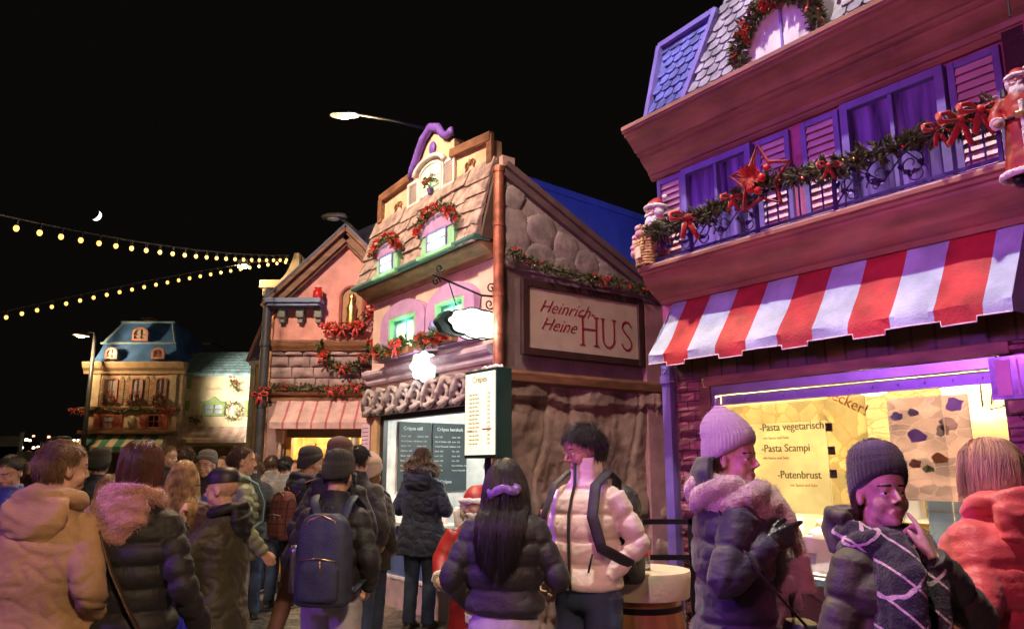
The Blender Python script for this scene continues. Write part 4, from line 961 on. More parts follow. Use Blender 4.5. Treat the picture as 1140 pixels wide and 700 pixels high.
# ---- bearded christmas figures
def elder(label, loc, rz, H, pose='stand', group='red robed christmas figures'):
    t = thing('christmas_figure', label, 'figurine', loc, rz, group); k = H
    b = MB(); 
    if pose == 'bust':
        b.rings([(0,0,0,.20,.17),(0,0,.2,.22,.18),(0,0,.42,.2,.16),(0,0,.56,.12,.1)], 24, 2.2)
        for s in (-1,1): b.tube([(s*.15,0,.5),(s*.27,-.07,.36),(s*.22,-.2,.28)], [.09,.085,.06], 12)
        hz = .70; hs = .16
    else:
        b.rings([(0,0,.06,.17,.15),(0,0,.3,.145,.125),(0,-.01,.5,.125,.115),(0,0,.68,.135,.1),(0,0,.76,.10,.08),(0,0,.80,.05,.05)], 28, 2.1)
        for s in (-1,1): b.tube([(s*.11,0,.73),(s*.18,-.03,.6),(s*.16,-.13,.5)], [.058,.056,.045], 12)
        hz = .87; hs = .085
    remesh(b, 'robe', SRED, t, .012, 2, lambda c: .006*noise.noise(c*14)+.005*(1-abs(noise.noise(Vector((c.x*14,c.y*14,c.z*4))))), k)
    h = MB(); h.ell((0,0,hz), (hs*.8,hs*.85,hs)); h.tube([(0,0,hz),(0,0,hz-hs*2.2)], hs*.5, 10); [h.tube([(0,0,hz-hs*1.9), (s*.12,-.02,hz-hs*2.1), ((s*.25,-.08,.36) if pose == 'bust' else (s*.17,-.04,.6)), ((s*.22,-.24,.26) if pose == 'bust' else (s*.155,-.165,.49))], hs*.3, 8) for s in (-1,1)]; h.ell((0,-hs*.85,hz-.02*hs), hs*.22, n=10, m=8)
    for s in (-1,1):
        h.ell((s*hs*.4,-hs*.6,hz-.15*hs), hs*.3, n=10, m=8)
        q = (s*.22,-.24,.26) if pose == 'bust' else (s*.155,-.165,.49); h.ell(q, hs*.38, n=10, m=8)
    remesh(h, 'body', MATS['skin'], t, .009, 2, None, k)
    f = MB(); 
    f.ell((0,-hs*.5,hz-hs*1.1), (hs*.75,hs*.5,hs*.75)); f.ell((0,-hs*.45,hz-hs*1.6), (hs*.5,hs*.4,hs*.8))
    for s in (-1,1): f.ell((s*hs*.7,-hs*.1,hz-hs*.1), (hs*.3,hs*.5,hs*.7)); f.ell((s*hs*.3,-hs*.85,hz-hs*.38), (hs*.30,hs*.13,hs*.08))
    remesh(f, 'beard', WHF, t, .01, 1, lambda c: .008*hs/.085*(1-abs(noise.noise(Vector((c.x*30,c.y*30,c.z*9))))), k)
    c = MB(); c.rings([(0,0,hz+hs*.35,hs*.95,hs*.98),(0,.0,hz+hs*.9,hs*.8,hs*.8),(0,hs*.2,hz+hs*1.4,hs*.45,hs*.45),(hs*.5,hs*.6,hz+hs*1.5,hs*.2,hs*.2)], 20); remesh(c, 'hat', SRED, t, .01, 2, None, k)
    w = MB(); w.tube([(hs*.98*math.cos(a),hs*.98*math.sin(a),hz+hs*.45) for a in [2*PI*i/20 for i in range(20)]], hs*.22, 8, close=True); w.ell((hs*.6,hs*.7,hz+hs*1.5), hs*.28, n=10, m=8)
    if pose == 'stand':
        w.tube([(.19*math.cos(a),.165*math.sin(a),.07) for a in [2*PI*i/24 for i in range(24)]], .03, 8, close=True)
        for s in (-1,1): w.tube([(s*.16,-.12,.51),(s*.155,-.15,.498)], .056, 10)
        w.tube([(.02,-.135+.02*i*0,.12+.06*i) for i in range(10)], .022, 8)
    remesh(w, 'fur_trim', WHF, t, .011, 1, lambda c_: .006*noise.noise(c_*60), k)
    if pose == 'stand':
        bl = MB(); bl.tube([(.142*math.cos(a),.13*math.sin(a),.53) for a in [2*PI*i/24 for i in range(24)]], .016, 8, close=True); bl.build('belt', BLE, t, True, scale=k)
        bk = MB(); bk.box(-.03,.03,-.165,-.145,.50,.56); bk.build('buckle', GLD, bl and t, scale=k, bevel=.003)
        bo = MB()
        for s in (-1,1): bo.tube([(s*.07,.02,.03),(s*.07,-.08,.03)], [.05,.045], 12)
        bo.build('boot', BLE, t, True, scale=k)
    return t, k
x, z = L(722,262,.22)
es, k = elder('small bearded figure in red behind a wicker basket on the balcony corner', FR.W(.11,-.15,3.20), -54.3-12, .50, 'bust')
for s, p in ((-1,(-.27,-.17,.27)),(1,(.30,-.12,.36))):
    m = MB(); m.ell(p, (.09,.08,.1), n=12, m=8); m.build('mitten', mat('green_mitten', (.02,.12,.06), .6), es, True, scale=k)
t = thing('gift_basket', 'golden wicker gift basket with small toys on the balcony corner', 'basket', FR.W(.10,-.26,3.10), -54.3-12)
m = MB(); n = 9
for i in range(n):
    z_ = i*.022; w = .085+.006*i/n*3; m.tube([(w*math.cos(a)*(1+.0*i), .055*math.sin(a)*1.2, z_+.01+.003*math.sin(a*8+i*PI)) for a in [2*PI*j/24+PI/4 for j in range(24)]], .0115, 6, close=True)
for j in range(16): a = 2*PI*j/16; m.tube([(.085*math.cos(a),.066*math.sin(a),0), (.105*math.cos(a),.07*math.sin(a),.21)], .006, 5)
m.tube([(-.1,0,.2), (-.06,0,.29), (.06,0,.29), (.1,0,.2)], .009, 6)
m.build('wicker', mat('wicker', (.60,.36,.12), .6, var=.3, vs=30, bump=.3), t, True)
m = MB(); m.box(-.02,.05,-.092,-.078,.05,.14); m.build('tag', mat('cream_tag', (.8,.7,.45), .5), t, bevel=.004)
for p, c in (((-.09,-.03,.20),'pink_toy'),((-.1,-.04,.12),'pink_toy'),((.03,-.02,.25),'tan_toy'),((-.03,-.04,.26),'pink_toy')):
    m = MB(); m.ell(p, (.035,.03,.04), n=12, m=8); m.ell((p[0],p[1]-.008,p[2]+.045), .026, n=12, m=8); 
    for s in (-1,1): m.ell((p[0]+s*.018,p[1],p[2]+.066), .011, n=8, m=6)
    m.build('toy', mat(c, (.7,.4,.38) if c[0] == 'p' else (.5,.32,.15), .7), t, True)
x, z = L(1133,205,.35)
x = L(1141,150,.37)[0]; z = L(1131,208,.37)[1]; es2, k = elder('standing bearded figure in red coat hung at the far end of the balcony', FR.W(x,-.37,z), -54.3+12, .60); q = MB(); q.tube([(0,.05,.9),(0,.12,2.0)], .006, 6); q.build('cord', IRON, es2)
bk = FR.W(2.6,-.3,3.48)
# ================================================================ crepe house with the HUS side wall
H2 = FC.root('crepe_house', 'narrow crepe house front with slab roof, mint windows and the HUS sign on its flank', 'house')
L = FC.L
m = MB(); m.box(-3.05,0,0,.16,2.60,4.9)
m.box(-3.05,-2.93,.16,2.3,0,4.0); m.build('wall', ROSE, H2)
# gable parapet
gp_ = [(-2.86,4.86), (-2.86,5.21), (-2.06,5.25), (-1.98,5.30), (-1.86,5.42), (-1.70,5.62), (-1.50,5.72), (-1.34,5.66), (-1.22,5.52), (-1.12,5.46), (-1.02,5.47), (-1.0,5.25), (-.22,5.16), (-.22,4.82)]
m = MB(); m.prism(gp_, 0, .14); m.build('gable', ORA, H2)
gb = H2.children[-1]
m = MB()
m.bar((-2.9,-.03,5.23), (-2.02,-.03,5.28), .11, .07, up=(0,1,0)); m.bar((-2.87,-.03,5.22), (-2.87,-.03,4.88), .1, .07, up=(0,1,0)); m.build('coping', BRN, gb, bevel=.01); m = MB(); m.bar((-1.02,-.03,5.25), (-.17,-.03,5.17), .11, .08, up=(0,1,0)); m.bar((-.2,-.03,5.2), (-.2,-.03,4.86), .1, .05, up=(0,1,0))
m.build('coping', BRN, gb, bevel=.01)
m = MB(); m.tube([(-2.03,-.05,5.26), (-1.97,-.05,5.36), (-1.86,-.05,5.47), (-1.70,-.05,5.67), (-1.50,-.05,5.77), (-1.32,-.05,5.70), (-1.20,-.05,5.56), (-1.1,-.05,5.51), (-1.0,-.05,5.54), (-.97,-.05,5.48)], [.035,.042,.048,.05,.05,.05,.045,.042,.045,.03], 10, flat=1.1); m.build('crest', PUR, gb, True)
m = MB(); m.ell((-1.5,-.02,5.50), (.075,.03,.085)); m.build('boss', PUR, gb, True)
# gable window
xa, xb = -1.80, -1.25
m = MB(); m.tube([((xa+xb)/2-.36*math.cos(PI*i/12),-.05,5.22+.15*math.sin(PI*i/12)) for i in range(13)], .032, 8, flat=1.4); m.build('arch_hood', WHT, gb, True)
window(gb, xa, xb, 4.84, 5.2, -.01, WHT, GREENP, 2, 3, .03, .03, arch=.12, bar=.012)
shutter(gb, xa-.30, xa-.01, 4.86, 5.2, -.012, WHT, WHT, 9); shutter(gb, xb+.02, xb+.31, 4.86, 5.22, -.012, WHT, WHT, 9)
x, z = L(484,205,.08); pot = thing('flower_pot', 'small pot of orange flowers in the gable window', 'plant', FC.W((xa+xb)/2+.08,-.07,4.87), -54.3)
m = MB(); m.rings([(0,0,0,.03,.03),(0,0,.07,.045,.045)], 14); m.build('pot', mat('violet_pot', (.12,.08,.25), .5), pot, True, ang=40)
garland('', '', '', [(-.12,-.02,.14), (0,-.03,.17), (.12,-.02,.16)], .05, 90, (), 0, root=pot, flowers=10, L=.05, leafm=LEAF2)
# small gilt curls on the gable
for cx_, sg in ((-2.40,1), (-.64,-1)):
    m = MB(); scroll(m, (cx_-.06,4.99), .055, 1.3, .012, 1, 0, -.012); scroll(m, (cx_+.06,5.0), .055, 1.3, .012, -1, PI, -.012); m.tube([(cx_-.1,-.01,4.93),(cx_,-.012,5.06),(cx_+.1,-.01,4.93)], .008, 6); m.build('curl_ornament', BRN, gb, True)
# slab roof
r = random.Random(11); m = MB()
m.add([(-3.05,-.22,3.98), (-.12,-.22,3.98), (-.16,.0,4.90), (-2.95,.0,4.90)], [(0,1,2,3)])
rows = 5
for q in range(rows):
    z0 = lerp(3.97,4.90,q/rows); z1 = lerp(3.97,4.90,(q+1)/rows)+.03; x = -3.07
    while x < -.14:
        w = r.uniform(.26,.5); x1 = min(x+w, -.12)
        if -.12-x1 < .12: x1 = -.12
        y0 = lerp(-.25,-.02,q/rows)-.025; y1 = lerp(-.25,-.02,(q+1)/rows)
        dz0 = r.uniform(-.05,.02); dz1 = r.uniform(-.05,.02); g_ = .008
        vs = [(x+g_,y0-.02,z0+dz0), (x1-g_,y0-.02,z0+dz1), (x1-g_,y1,z1), (x+g_,y1,z1), (x+g_,y0+.03,z0+dz0), (x1-g_,y0+.03,z0+dz1), (x1-g_,y1+.04,z1), (x+g_,y1+.04,z1)]
        m.add(vs, [(0,1,2,3),(7,6,5,4),(0,4,5,1),(1,5,6,2),(2,6,7,3),(3,7,4,0)]); x = x1
m.build('roof', ROOFS, H2, bevel=.008); roof2 = H2.children[-1]
m = MB(); m.prism([(0,3.9),(.0,4.9),(.22,3.98)], 0, 0) if False else None
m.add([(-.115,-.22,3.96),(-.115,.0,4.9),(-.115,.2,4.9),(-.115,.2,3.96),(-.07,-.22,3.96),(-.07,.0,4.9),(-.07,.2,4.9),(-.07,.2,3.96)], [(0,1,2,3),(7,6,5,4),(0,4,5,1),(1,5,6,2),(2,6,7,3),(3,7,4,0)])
m.build('roof_cheek', mat('dark_cheek_boards', (.08,.05,.04), .8), roof2)  # plain dark brown boards closing the roof end
# eaves
m = MB(); m.profx([(0,3.78),(-.07,3.78),(-.09,3.82),(-.16,3.87),(-.22,3.9),(-.24,3.92),(0,3.93)], -3.12, -.08); m.build('eaves', BRN, H2, bevel=.004)
m = MB(); m.profx([(-.1,3.935),(-.29,3.935),(-.31,3.96),(-.31,3.99),(-.1,4.0)], -3.16, -.08); m.build('gutter', mat('teal_gutter', (.06,.16,.15), .5), H2, bevel=.003)
# dormers
for i, (px0, px1, py0, py1) in enumerate(((419,449,275,318), (468,508,248,302))):
    cx_ = (-2.12,-.87)[i]; hw = (.29,.36)[i]; zb_ = 3.97; zt_ = 4.19
    d = MB(); ol = [(cx_-hw,zb_)]+[(cx_-hw*math.cos(PI*k/12), zt_+hw*.5*math.sin(PI*k/12)) for k in range(13)]+[(cx_+hw,zb_)]
    d.prism(ol, -.29, .0); d.build('dormer', MINT, roof2); do = roof2.children[-1]
    d = MB(); d.prism([(cx_-hw*math.cos(PI*k/12), zt_+.02+hw*.5*math.sin(PI*k/12)) for k in range(13)], -.305, -.28); d.tube([(cx_-hw*1.04*math.cos(PI*k/12),-.305, zt_+.01+hw*.54*math.sin(PI*k/12)) for k in range(13)], .018, 8); d.build('dormer_arch', MAUV, do)
    window(do, cx_-hw*.62, cx_+hw*.62, zb_+.02, zt_+.04, -.292, LAV, GREENP, 2, 2, .02, .028, bar=.014)
    d = MB(); d.box(cx_-hw-.03,cx_+hw+.03,-.34,-.22,zb_-.03,zb_+.01); d.build('dormer_sill', MINT, do)
    wp = [FC.W(cx_-hw*1.1*math.cos(PI*k/8), -.33, zt_+.06+hw*.62*math.sin(PI*k/8)) for k in range(9)]
    garland('dormer_garland', ('red poinsettia garland over the left green dormer of the slab roof' if i == 0 else 'red poinsettia garland over the right green dormer of the slab roof'), 'garland', wp, .062, 170, (), 3, 'poinsettia garlands over the dormers', seed=i+20, flowers=44)
GL_ = [(FC.W(-2.12,-.36,4.05), 1.5), (FC.W(-.87,-.36,4.05), 2.0)]
# middle windows with mauve arches
for i, (px0, px1, o0, o1, pyt) in enumerate(((427,476,437,462,345), (477,531,491,521,318))):
    x0 = L(px0,350,.06)[0]; x1 = L(px1,350,.06)[0]; a = L(o0,360,0)[0]; b = L(o1,350,0)[0]; cx_ = (x0+x1)/2; hw = (x1-x0)/2
    zs = 3.38; n = 14; m = MB()
    out = [(cx_-hw,2.98)]+[(cx_-hw*math.cos(PI*k/n), zs+.27*math.sin(PI*k/n)) for k in range(n+1)]+[(cx_+hw,2.98)]
    iw = hw*.60; inn = [(cx_-iw,2.98)]+[(cx_-iw*max(-1,min(1,math.cos(PI*k/n)*1.6)), min(3.46, zs+.4*math.sin(PI*k/n))) for k in range(n+1)]+[(cx_+iw,2.98)]
    for k in range(len(out)-1): m.prism([out[k], out[k+1], inn[k+1], inn[k]], -.10, -.003)
    GL_.append((FC.W(cx_,-.12,3.30), 3.5))
    m.build('window_surround', MAUV, H2); su = H2.children[-1]
    m = MB(); m.box(cx_-iw-.0,cx_-iw+.05,-.095,-.004,2.98,3.46); m.box(cx_+iw-.05,cx_+iw,-.095,-.004,2.98,3.46); m.box(cx_-iw+.05,cx_+iw-.05,-.095,-.004,3.42,3.46); m.build('reveal', MINT, su)
    window(su, cx_-iw+.05, cx_+iw-.05, 2.98, 3.42, -.012, mat('blue_sash', (.16,.20,.34), .5), GREENP, 2, 1, .03, .035)
    m = MB(); m.box(cx_-hw-.03,cx_+hw+.03,-.17,-.004,2.92,2.98); m.build('window_ledge', MAUV, su, bevel=.006)
    if i == 0:
        t = thing('window_box', 'window box of red and green plants under the left mint window', 'planter', FC.W(cx_,-.2,2.93), -54.3)
    else:
        t = thing('window_box', 'window box of red flowers under the right mint window behind the hanging sign', 'planter', FC.W(cx_-.1,-.2,2.93), -54.3)
    m = MB(); m.box(-hw*.8,hw*.8,-.05,.05,.0,.07); m.build('trough', BRN, t)
    garland('', '', '', [(-hw*.7,-.03,.10), (0,-.05,.08), (hw*.7,-.03,.13)], .085, 300, ([(.8,.2)] if i == 0 else ()), 2, root=t, flowers=12, L=.08, leafm=LEAF2, seed=40+i)
# sill course, frieze
m = MB(); m.profx([(0,2.66),(-.05,2.66),(-.07,2.69),(-.07,2.73),(-.11,2.76),(-.13,2.79),(-.13,2.83),(-.10,2.85),(0,2.86)], -3.08, -.08); m.build('string_course', mat('stone_mauve', (.50,.40,.46), .7, bump=.2), H2, bevel=.003)
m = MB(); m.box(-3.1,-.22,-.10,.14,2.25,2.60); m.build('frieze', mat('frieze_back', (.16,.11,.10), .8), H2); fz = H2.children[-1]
m = MB(); rr = random.Random(4)
x = -2.98; k = 0
while x < -.42:
    w = .27; sg = 1 if k % 2 == 0 else -1
    scroll(m, (x+w*.5, 2.43), .145, 1.5, .034, sg, PI*(k % 2)+.4, -.125, r_end=.15)
    m.tube([(x-.05,-.12,2.30+.03*sg), (x+.05,-.15,2.42), (x+.15,-.14,2.56), (x+.27,-.12,2.55)], [.02,.045,.045,.015], 8)
    m.tube([(x,-.12,2.30), (x+.12,-.15,2.28), (x+.26,-.13,2.34)], [.02,.04,.015], 8); x += w*1.18; k += 1
remesh(m, 'carving', GREY, fz, .013, 1, lambda c: .012*(1-abs(noise.noise(Vector((c.x*14,c.y*14,c.z*14)))))-.004)
# door posts and hatch
m = MB(); m.box(-3.04,-2.72,-.06,.16,0,2.25); m.build('door_post', mat('honey_post', (.5,.34,.18), .6, grime=.3), H2, bevel=.006); m = MB(); m.box(-.24,-.02,-.02,.16,0,2.6); m.build('door_post', mat('honey_post', (.5,.34,.18), .6, grime=.3), H2, bevel=.006)
m = MB(); m.box(-2.72,-2.62,-.01,.10,.95,2.25); m.box(-2.62,-.24,-.01,.1,2.19,2.25); m.build('hatch_frame', mat('black_frame', (.02,.02,.022), .4), H2)
m = MB(); m.box(-2.72,-.24,-.05,.05,.0,.30); m.build('plinth', PNKP, H2)
m = MB(); m.box(-2.72,-.24,-.035,.05,.34,.93); m.build('front_panel', BLUP, H2)
m = MB()
n = 46
for i in range(n): x0 = lerp(-2.72,-.24,i/n); x1 = lerp(-2.72,-.24,(i+1)/n); m.prism([(x0,.34),((x0+x1)/2,.305),(x1,.34),(x1,.355),(x0,.355)], -.06, -.036)
m.build('lace_edging', WHT, H2)
m = MB(); m.box(-2.74,-.22,-.12,.4,.93,.97); m.build('counter', CTR, H2, bevel=.005)
m = MB(); m.box(-2.9,-.1,2.1,2.16,0,2.5); m.box(-2.68,-2.62,.05,2.1,0,2.5); m.box(-.1,-.04,.16,2.1,0,2.5); m.box(-2.62,-.1,.16,2.1,2.45,2.5); m.build('inner_lining', WALLW, H2)
# menu boards inside
x0, x1, x2, x3 = .19, .66, .69, 1.22
z0, z1 = 1.30, 2.18
for i, (a, b, t_) in enumerate(((x0,x1,'Crêpes süß'), (x2,x3,'Crêpes herzhaft'))):
    t = thing('menu_board', ('dark chalk menu board headed Crêpes süß, left one inside the crepe hatch' if i == 0 else 'dark chalk menu board headed Crêpes herzhaft, right one inside the crepe hatch'), 'board', FS.W(0,2.60), 35.7, 'menu boards inside the crepe hatch')
    m = MB(); m.box(a,b,-.02,.0,z0,z1); m.build('board', BOARD, t)
    text(t_, .062, 'heading', CHALK, t, (a+.06,-.024,z1-.10), depth=.002)
    rr = random.Random(i+2)
    lines = ['Zucker', 'Zimt & Zucker', 'Nougat', 'Apfelmus', 'Banane', 'Kokos', 'Kirschen', 'Eierlikör'] if i == 0 else ['Käse', 'Käse & Schinken', 'Tomate Mozzarella', 'Spinat', 'Lachs', 'Salami', 'Pilze', 'Speck']
    for c_ in range(2):
        for q in range(8):
            text(lines[(q+c_*3) % 8]+'  %d,50' % (3+(q+c_) % 4), .027, 'line', CHALK, t, (a+.03+c_*(b-a)*.5,-.023,z1-.19-q*.062), depth=.001)
    text('Crêpes', .06, 'heading', CHALK, t, (a+.12,-.024,z0+.10), depth=.002)
# white goods on the counter
for i, (x, y, w, h) in enumerate(((-1.0,.18,.22,.2), (-.62,.2,.16,.26), (-1.5,.22,.14,.15))):
    m = MB(); m.rings([(0,0,0,w*.42,w*.42),(0,0,h*.8,w*.5,w*.5),(0,0,h,w*.4,w*.4)], 24, 4); o = m.build('food_container', WHT, None, True, bevel=.004, ang=40); o.location = FC.W(x,y,.971)
    tag(o, ('wide white', 'tall white', 'low white')[i]+' food container on the crepe counter', 'container', 'containers on the crepe counter')
# pipe on the corner
m = MB(); px_ = FC.W(.03,-.07)
m.tube([(0,0,.0), (0,0,4.74)], .057, 16)
for z in (.6,1.6,2.47,2.95,3.35,4.1,4.70): m.tube([(0,0,z-.025), (0,0,z+.025)], .066, 16)
o = m.build('drain_pipe', COPR, H2, True, ang=40); o.location = (.03,-.07,0)
m = MB(); m.box(-.01,.07,-.02,.06,2.86,2.93); o.children or None
# ---- side wall (child frame turned through a right angle)
sw = thing('side_wall', None, None, (0,0,0), 0); sw.parent = H2; sw.rotation_euler = (0,0,PI/2)
if 'category' in sw: del sw['category']
m = MB(); m.prism([(0,2.56),(2.4,2.56),(2.4,3.56),(0,4.70)], 0, .14); m.build('plaster', MORT, sw)
m = MB(); m.box(2.4,5.5,0,.14,0,3.6); m.build('plaster_extension', MORT, sw)
nx_, nz_ = 110, 90; vs = []
def rock(x, z):
    a = .06*noise.noise(Vector((x*1.6,z*1.2,0)))+.04*noise.noise(Vector((x*4,z*2,2)))+.012*noise.noise(Vector((x*14,z*10,2)))
    for c0, am in ((.45,.12), (.82,.1), (1.02,.16), (1.75,.1), (2.1,.08)):
        cc = c0+am*math.sin(z*2.3+c0*5)+.05*noise.noise(Vector((z*2,c0*7,1)))
        a -= .022*math.exp(-((x-cc)/.014)**2); a += .012*math.exp(-((x-cc-.05)/.06)**2)
    zc = 2.26+.03*math.sin(x*4)+.04*noise.noise(Vector((x*3,0,5)))
    a += .05 if z > zc else 0
    if z < 1.35:
        v = noise.voronoi(Vector((x*2.3,z*2.8,3)))[0]; a += .16*min(.45, (v[1]-v[0])*1.5)*min(1, (1.35-z)*4)
    return a
for i in range(nx_+1):
    for k in range(nz_+1):
        x = 2.4*i/nx_; z = 2.44*k/nz_; vs.append((x, -rock(x,z)-.02 if 0 < i else 0, z))
m = MB(); m.add(vs, [(i*(nz_+1)+k, (i+1)*(nz_+1)+k, (i+1)*(nz_+1)+k+1, i*(nz_+1)+k+1) for i in range(nx_) for k in range(nz_)]); m.build('rock_base', WST, sw, True)
m = MB(); m.profx([(0,2.43),(-.08,2.43),(-.11,2.46),(-.11,2.54),(-.07,2.575),(0,2.58)], 0.02, 2.42); m.build('ledge', BRN, sw, bevel=.003)
# gable boulders
m = MB(); m.prism([(.0,3.66),(2.30,3.60),(.0,4.68)], -.02, -.001); r = random.Random(8)
for (x, z, a, b, rot) in ((.17,4.05,.15,.27,.2),(.50,4.13,.2,.17,-.3),(.48,3.83,.22,.13,.1),(.86,4.0,.16,.15,-.4),(.82,3.76,.16,.11,.2),(1.15,3.85,.17,.14,-.3),(1.48,3.76,.17,.12,-.3),(1.80,3.68,.14,.07,-.2),(.14,4.42,.12,.14,-.4),(1.12,3.66,.12,.06,0),(.08,3.76,.10,.09,0)):
    M = Matrix.Translation((x,-.02,z)) @ Matrix.Rotation(-rot, 4, 'Y')
    vs = []; n = 22
    for ring, (s_, y) in enumerate(((1.1,0),(1.08,-.012),(.98,-.020),(.7,-.026),(.3,-.028))):
        for k in range(n):
            t = 2*PI*k/n; w = 1+.10*noise.noise(Vector((math.cos(t)*1.3+x*9,math.sin(t)*1.3,z*5)))*2
            vs.append(M @ Vector((a*s_*w*math.copysign(abs(math.cos(t))**.8,math.cos(t)), y-.01*noise.noise(Vector((x+s_*5,t,z))), b*s_*w*math.copysign(abs(math.sin(t))**.8,math.sin(t)))))
    m.add(vs, [(q*n+k, q*n+(k+1)%n, (q+1)*n+(k+1)%n, (q+1)*n+k) for q in range(4) for k in range(n)]+[tuple(4*n+k for k in range(n))[::-1]])
m.build('gable_boulders', GREY, sw, True, ang=50)
m = MB(); m.bar((-.02,-.04,4.71), (2.45,-.04,3.53), .13, .07, up=(0,1,0)); m.bar((-.02,-.09,4.77), (2.45,-.09,3.59), .07, .05, up=(0,1,0)); m.build('bargeboard', mat('weathered_board', (.15,.10,.10), .75, bump=.3, bs=20), sw, bevel=.006)
m = MB(); m.box(2.0,2.42,-.07,-.001,0,3.5); m.build('pilaster', mat('pink_pilaster', (.45,.24,.26), .75, bump=.3, grime=.3), sw, bevel=.008)
sg = thing('hus_sign', 'cream sign board in a dark frame reading Heinrich-Heine HUS', 'sign', FS.W(0,-.03), 35.7)
m = MB(); m.box(.28,1.88,-.035,0,2.82,3.47); m.build('board', SGN, sg)
m = MB(); m.box(.20,.28,-.06,0,2.74,3.55); m.box(1.88,1.96,-.06,0,2.74,3.55); m.box(.281,1.879,-.058,0,2.74,2.82); m.box(.281,1.879,-.058,0,3.47,3.55); m.build('frame', mat('dark_wood_frame', (.06,.03,.025), .5), sg, bevel=.008)
text('Heinrich-', .20, 'lettering', SGT, sg, (.42,-.038,3.22), shear=.55, depth=.003, sx=1.02, thin=.0035)
text('Heine', .20, 'lettering', SGT, sg, (.44,-.038,3.03), shear=.55, depth=.003, sx=1.02, thin=.0035)
m = MB()
def fbar(p, q, w): m.bar((p[0],-.040,p[1]), (q[0],-.040,q[1]), .008, w, up=(0,-1,0)) if False else m.bar((p[0],-.040,p[1]), (q[0],-.040,q[1]), w, .008, up=(0,1,0))
x = 1.03; zb_ = 2.92; zt_ = 3.24
for xx in (x, x+.20):
    fbar((xx,zb_),(xx,zt_),.019)
    for zz in (zb_,zt_): fbar((xx-.035,zz),(xx+.035,zz),.010)
fbar((x,3.10),(x+.20,3.10),.014)
x = 1.33
fbar((x,3.02),(x,zt_),.019); fbar((x+.17,3.02),(x+.17,zt_),.014)
for xx in (x,x+.17): fbar((xx-.03,zt_),(xx+.03,zt_),.010)
up_ = [(x+.085-.085*math.cos(PI*k/10), 3.02-.1*math.sin(PI*k/10)) for k in range(11)]
for a, b in zip(up_, up_[1:]): fbar(a, b, .015)
x = 1.62; ss = [(x+.15,3.19),(x+.11,3.235),(x+.06,3.245),(x+.02,3.215),(x+.01,3.17),(x+.04,3.12),(x+.10,3.07),(x+.145,3.02),(x+.15,2.97),(x+.12,2.93),(x+.07,2.915),(x+.03,2.935),(x,2.98)]
for a, b in zip(ss, ss[1:]): fbar(a, b, .016)
m.build('lettering', SGT, sg)
gpts = [FS.W(*q) for q in [(.0,-.12,3.82),(.35,-.13,3.70),(.7,-.13,3.68),(1.05,-.13,3.66),(1.4,-.13,3.69),(1.8,-.13,3.66),(2.2,-.12,3.68),(2.45,-.1,3.66)]]
garland('flank_garland', 'dark fir garland with tiny red berries above the HUS sign', 'garland', gpts, .055, 620, [(.55,.12)], 16, L=.065, seed=9, flowers=16)
# ---- menu case on its post
t = thing('menu_case', 'lit yellow menu case with dark green sides at the corner of the crepe house', 'sign', FC.W(.36,-.50), -54.3)
m = MB(); m.box(-.27,.27,.0,.17,1.68,2.50); m.build('case', GRB, t, bevel=.006)
m = MB(); m.box(-.25,.25,-.008,-.001,1.71,2.47); m.build('lit_face', MENU, t)
m = MB(); m.tube([(0,.09,0), (0,.09,1.68)], .03, 12); m.box(-.14,.14,-.02,.20,0,.02); m.build('post', IRON, t)
BR2 = mat('olive_ink', (.30,.26,.10), .6, bump=0); REDI = mat('red_ink', (.5,.06,.06), .6, bump=0)
text('Crêpes', .085, 'heading', BR2, t, (0,-.011,2.38), depth=.001, align='CENTER')
for q in range(13):
    text('Crêpe mit Zucker' if q % 3 else 'Crêpe mit Käse', .026, 'line', BR2, t, (-.19,-.011,2.26-q*.038), depth=.001); text('%d,50' % (3+q % 4), .026, 'line', BR2, t, (.13,-.011,2.26-q*.038), depth=.001)
m = MB(); m.box(-.22,-.12,-.0115,-.0085,1.925,1.935); m.box(.05,.20,-.0115,-.0085,1.935,1.948); m.build('underline', REDI, t)
m = MB(); m.tube([(-.1+.02*i,.08+.02*math.sin(i*1.3),2.515+.01*math.sin(i*2)) for i in range(17)], .02, 8); m.build('lamp_wrap', WHT, t, True)
# ---- hanging cloud sign on iron bracket
t = thing('hanging_sign', 'glowing white cloud shaped sign hanging from a curled iron bracket', 'sign', FC.W(-.06,-.02), -54.3)
m = MB(); m.tube([(0,0,3.34),(0,-.2,3.33),(0,-.5,3.40),(0,-.78,3.47)], .012, 8)
m.tube([(0,0,2.95),(0,-.02,3.34)], .012, 8)
def vscroll(mb, cy, cz, r, w, sgn=1, a0=0): mb.tube([(0, cy+r*(1-i/22*.85)*math.cos(a0+sgn*i*.38), cz+r*(1-i/22*.85)*math.sin(a0+sgn*i*.38)) for i in range(22)], w, 6)
for cy, cz, r_, sg_ in ((-.08,3.42,.06,1),(-.1,3.25,.06,-1),(-.16,3.14,.05,1),(-.70,3.54,.05,-1),(-.74,3.40,.05,1),(-.05,3.08,.05,-1)): vscroll(m, cy, cz, r_, .008, sg_)
m.tube([(0,-.60,3.43),(0,-.50,3.18)], .006, 6); m.tube([(0,-.2,3.33),(0,-.22,3.18)], .006, 6)
m.build('bracket', IRON, t, True)
def blob(cy, cz, ry, rz_, n=9, amp=.12, ph=0): return [(cy+ry*(1+amp*abs(math.sin(n*.5*a+ph)))*math.cos(a), cz+rz_*(1+amp*abs(math.sin(n*.5*a+ph)))*math.sin(a)) for a in [2*PI*i/60 for i in range(60)]]
RZ = Matrix.Rotation(PI/2, 4, 'Z')
m = MB(); m.prism(blob(-.28,3.02,.31,.135), -.05, .05, RZ); m.build('lit_face', SIGNE, t)
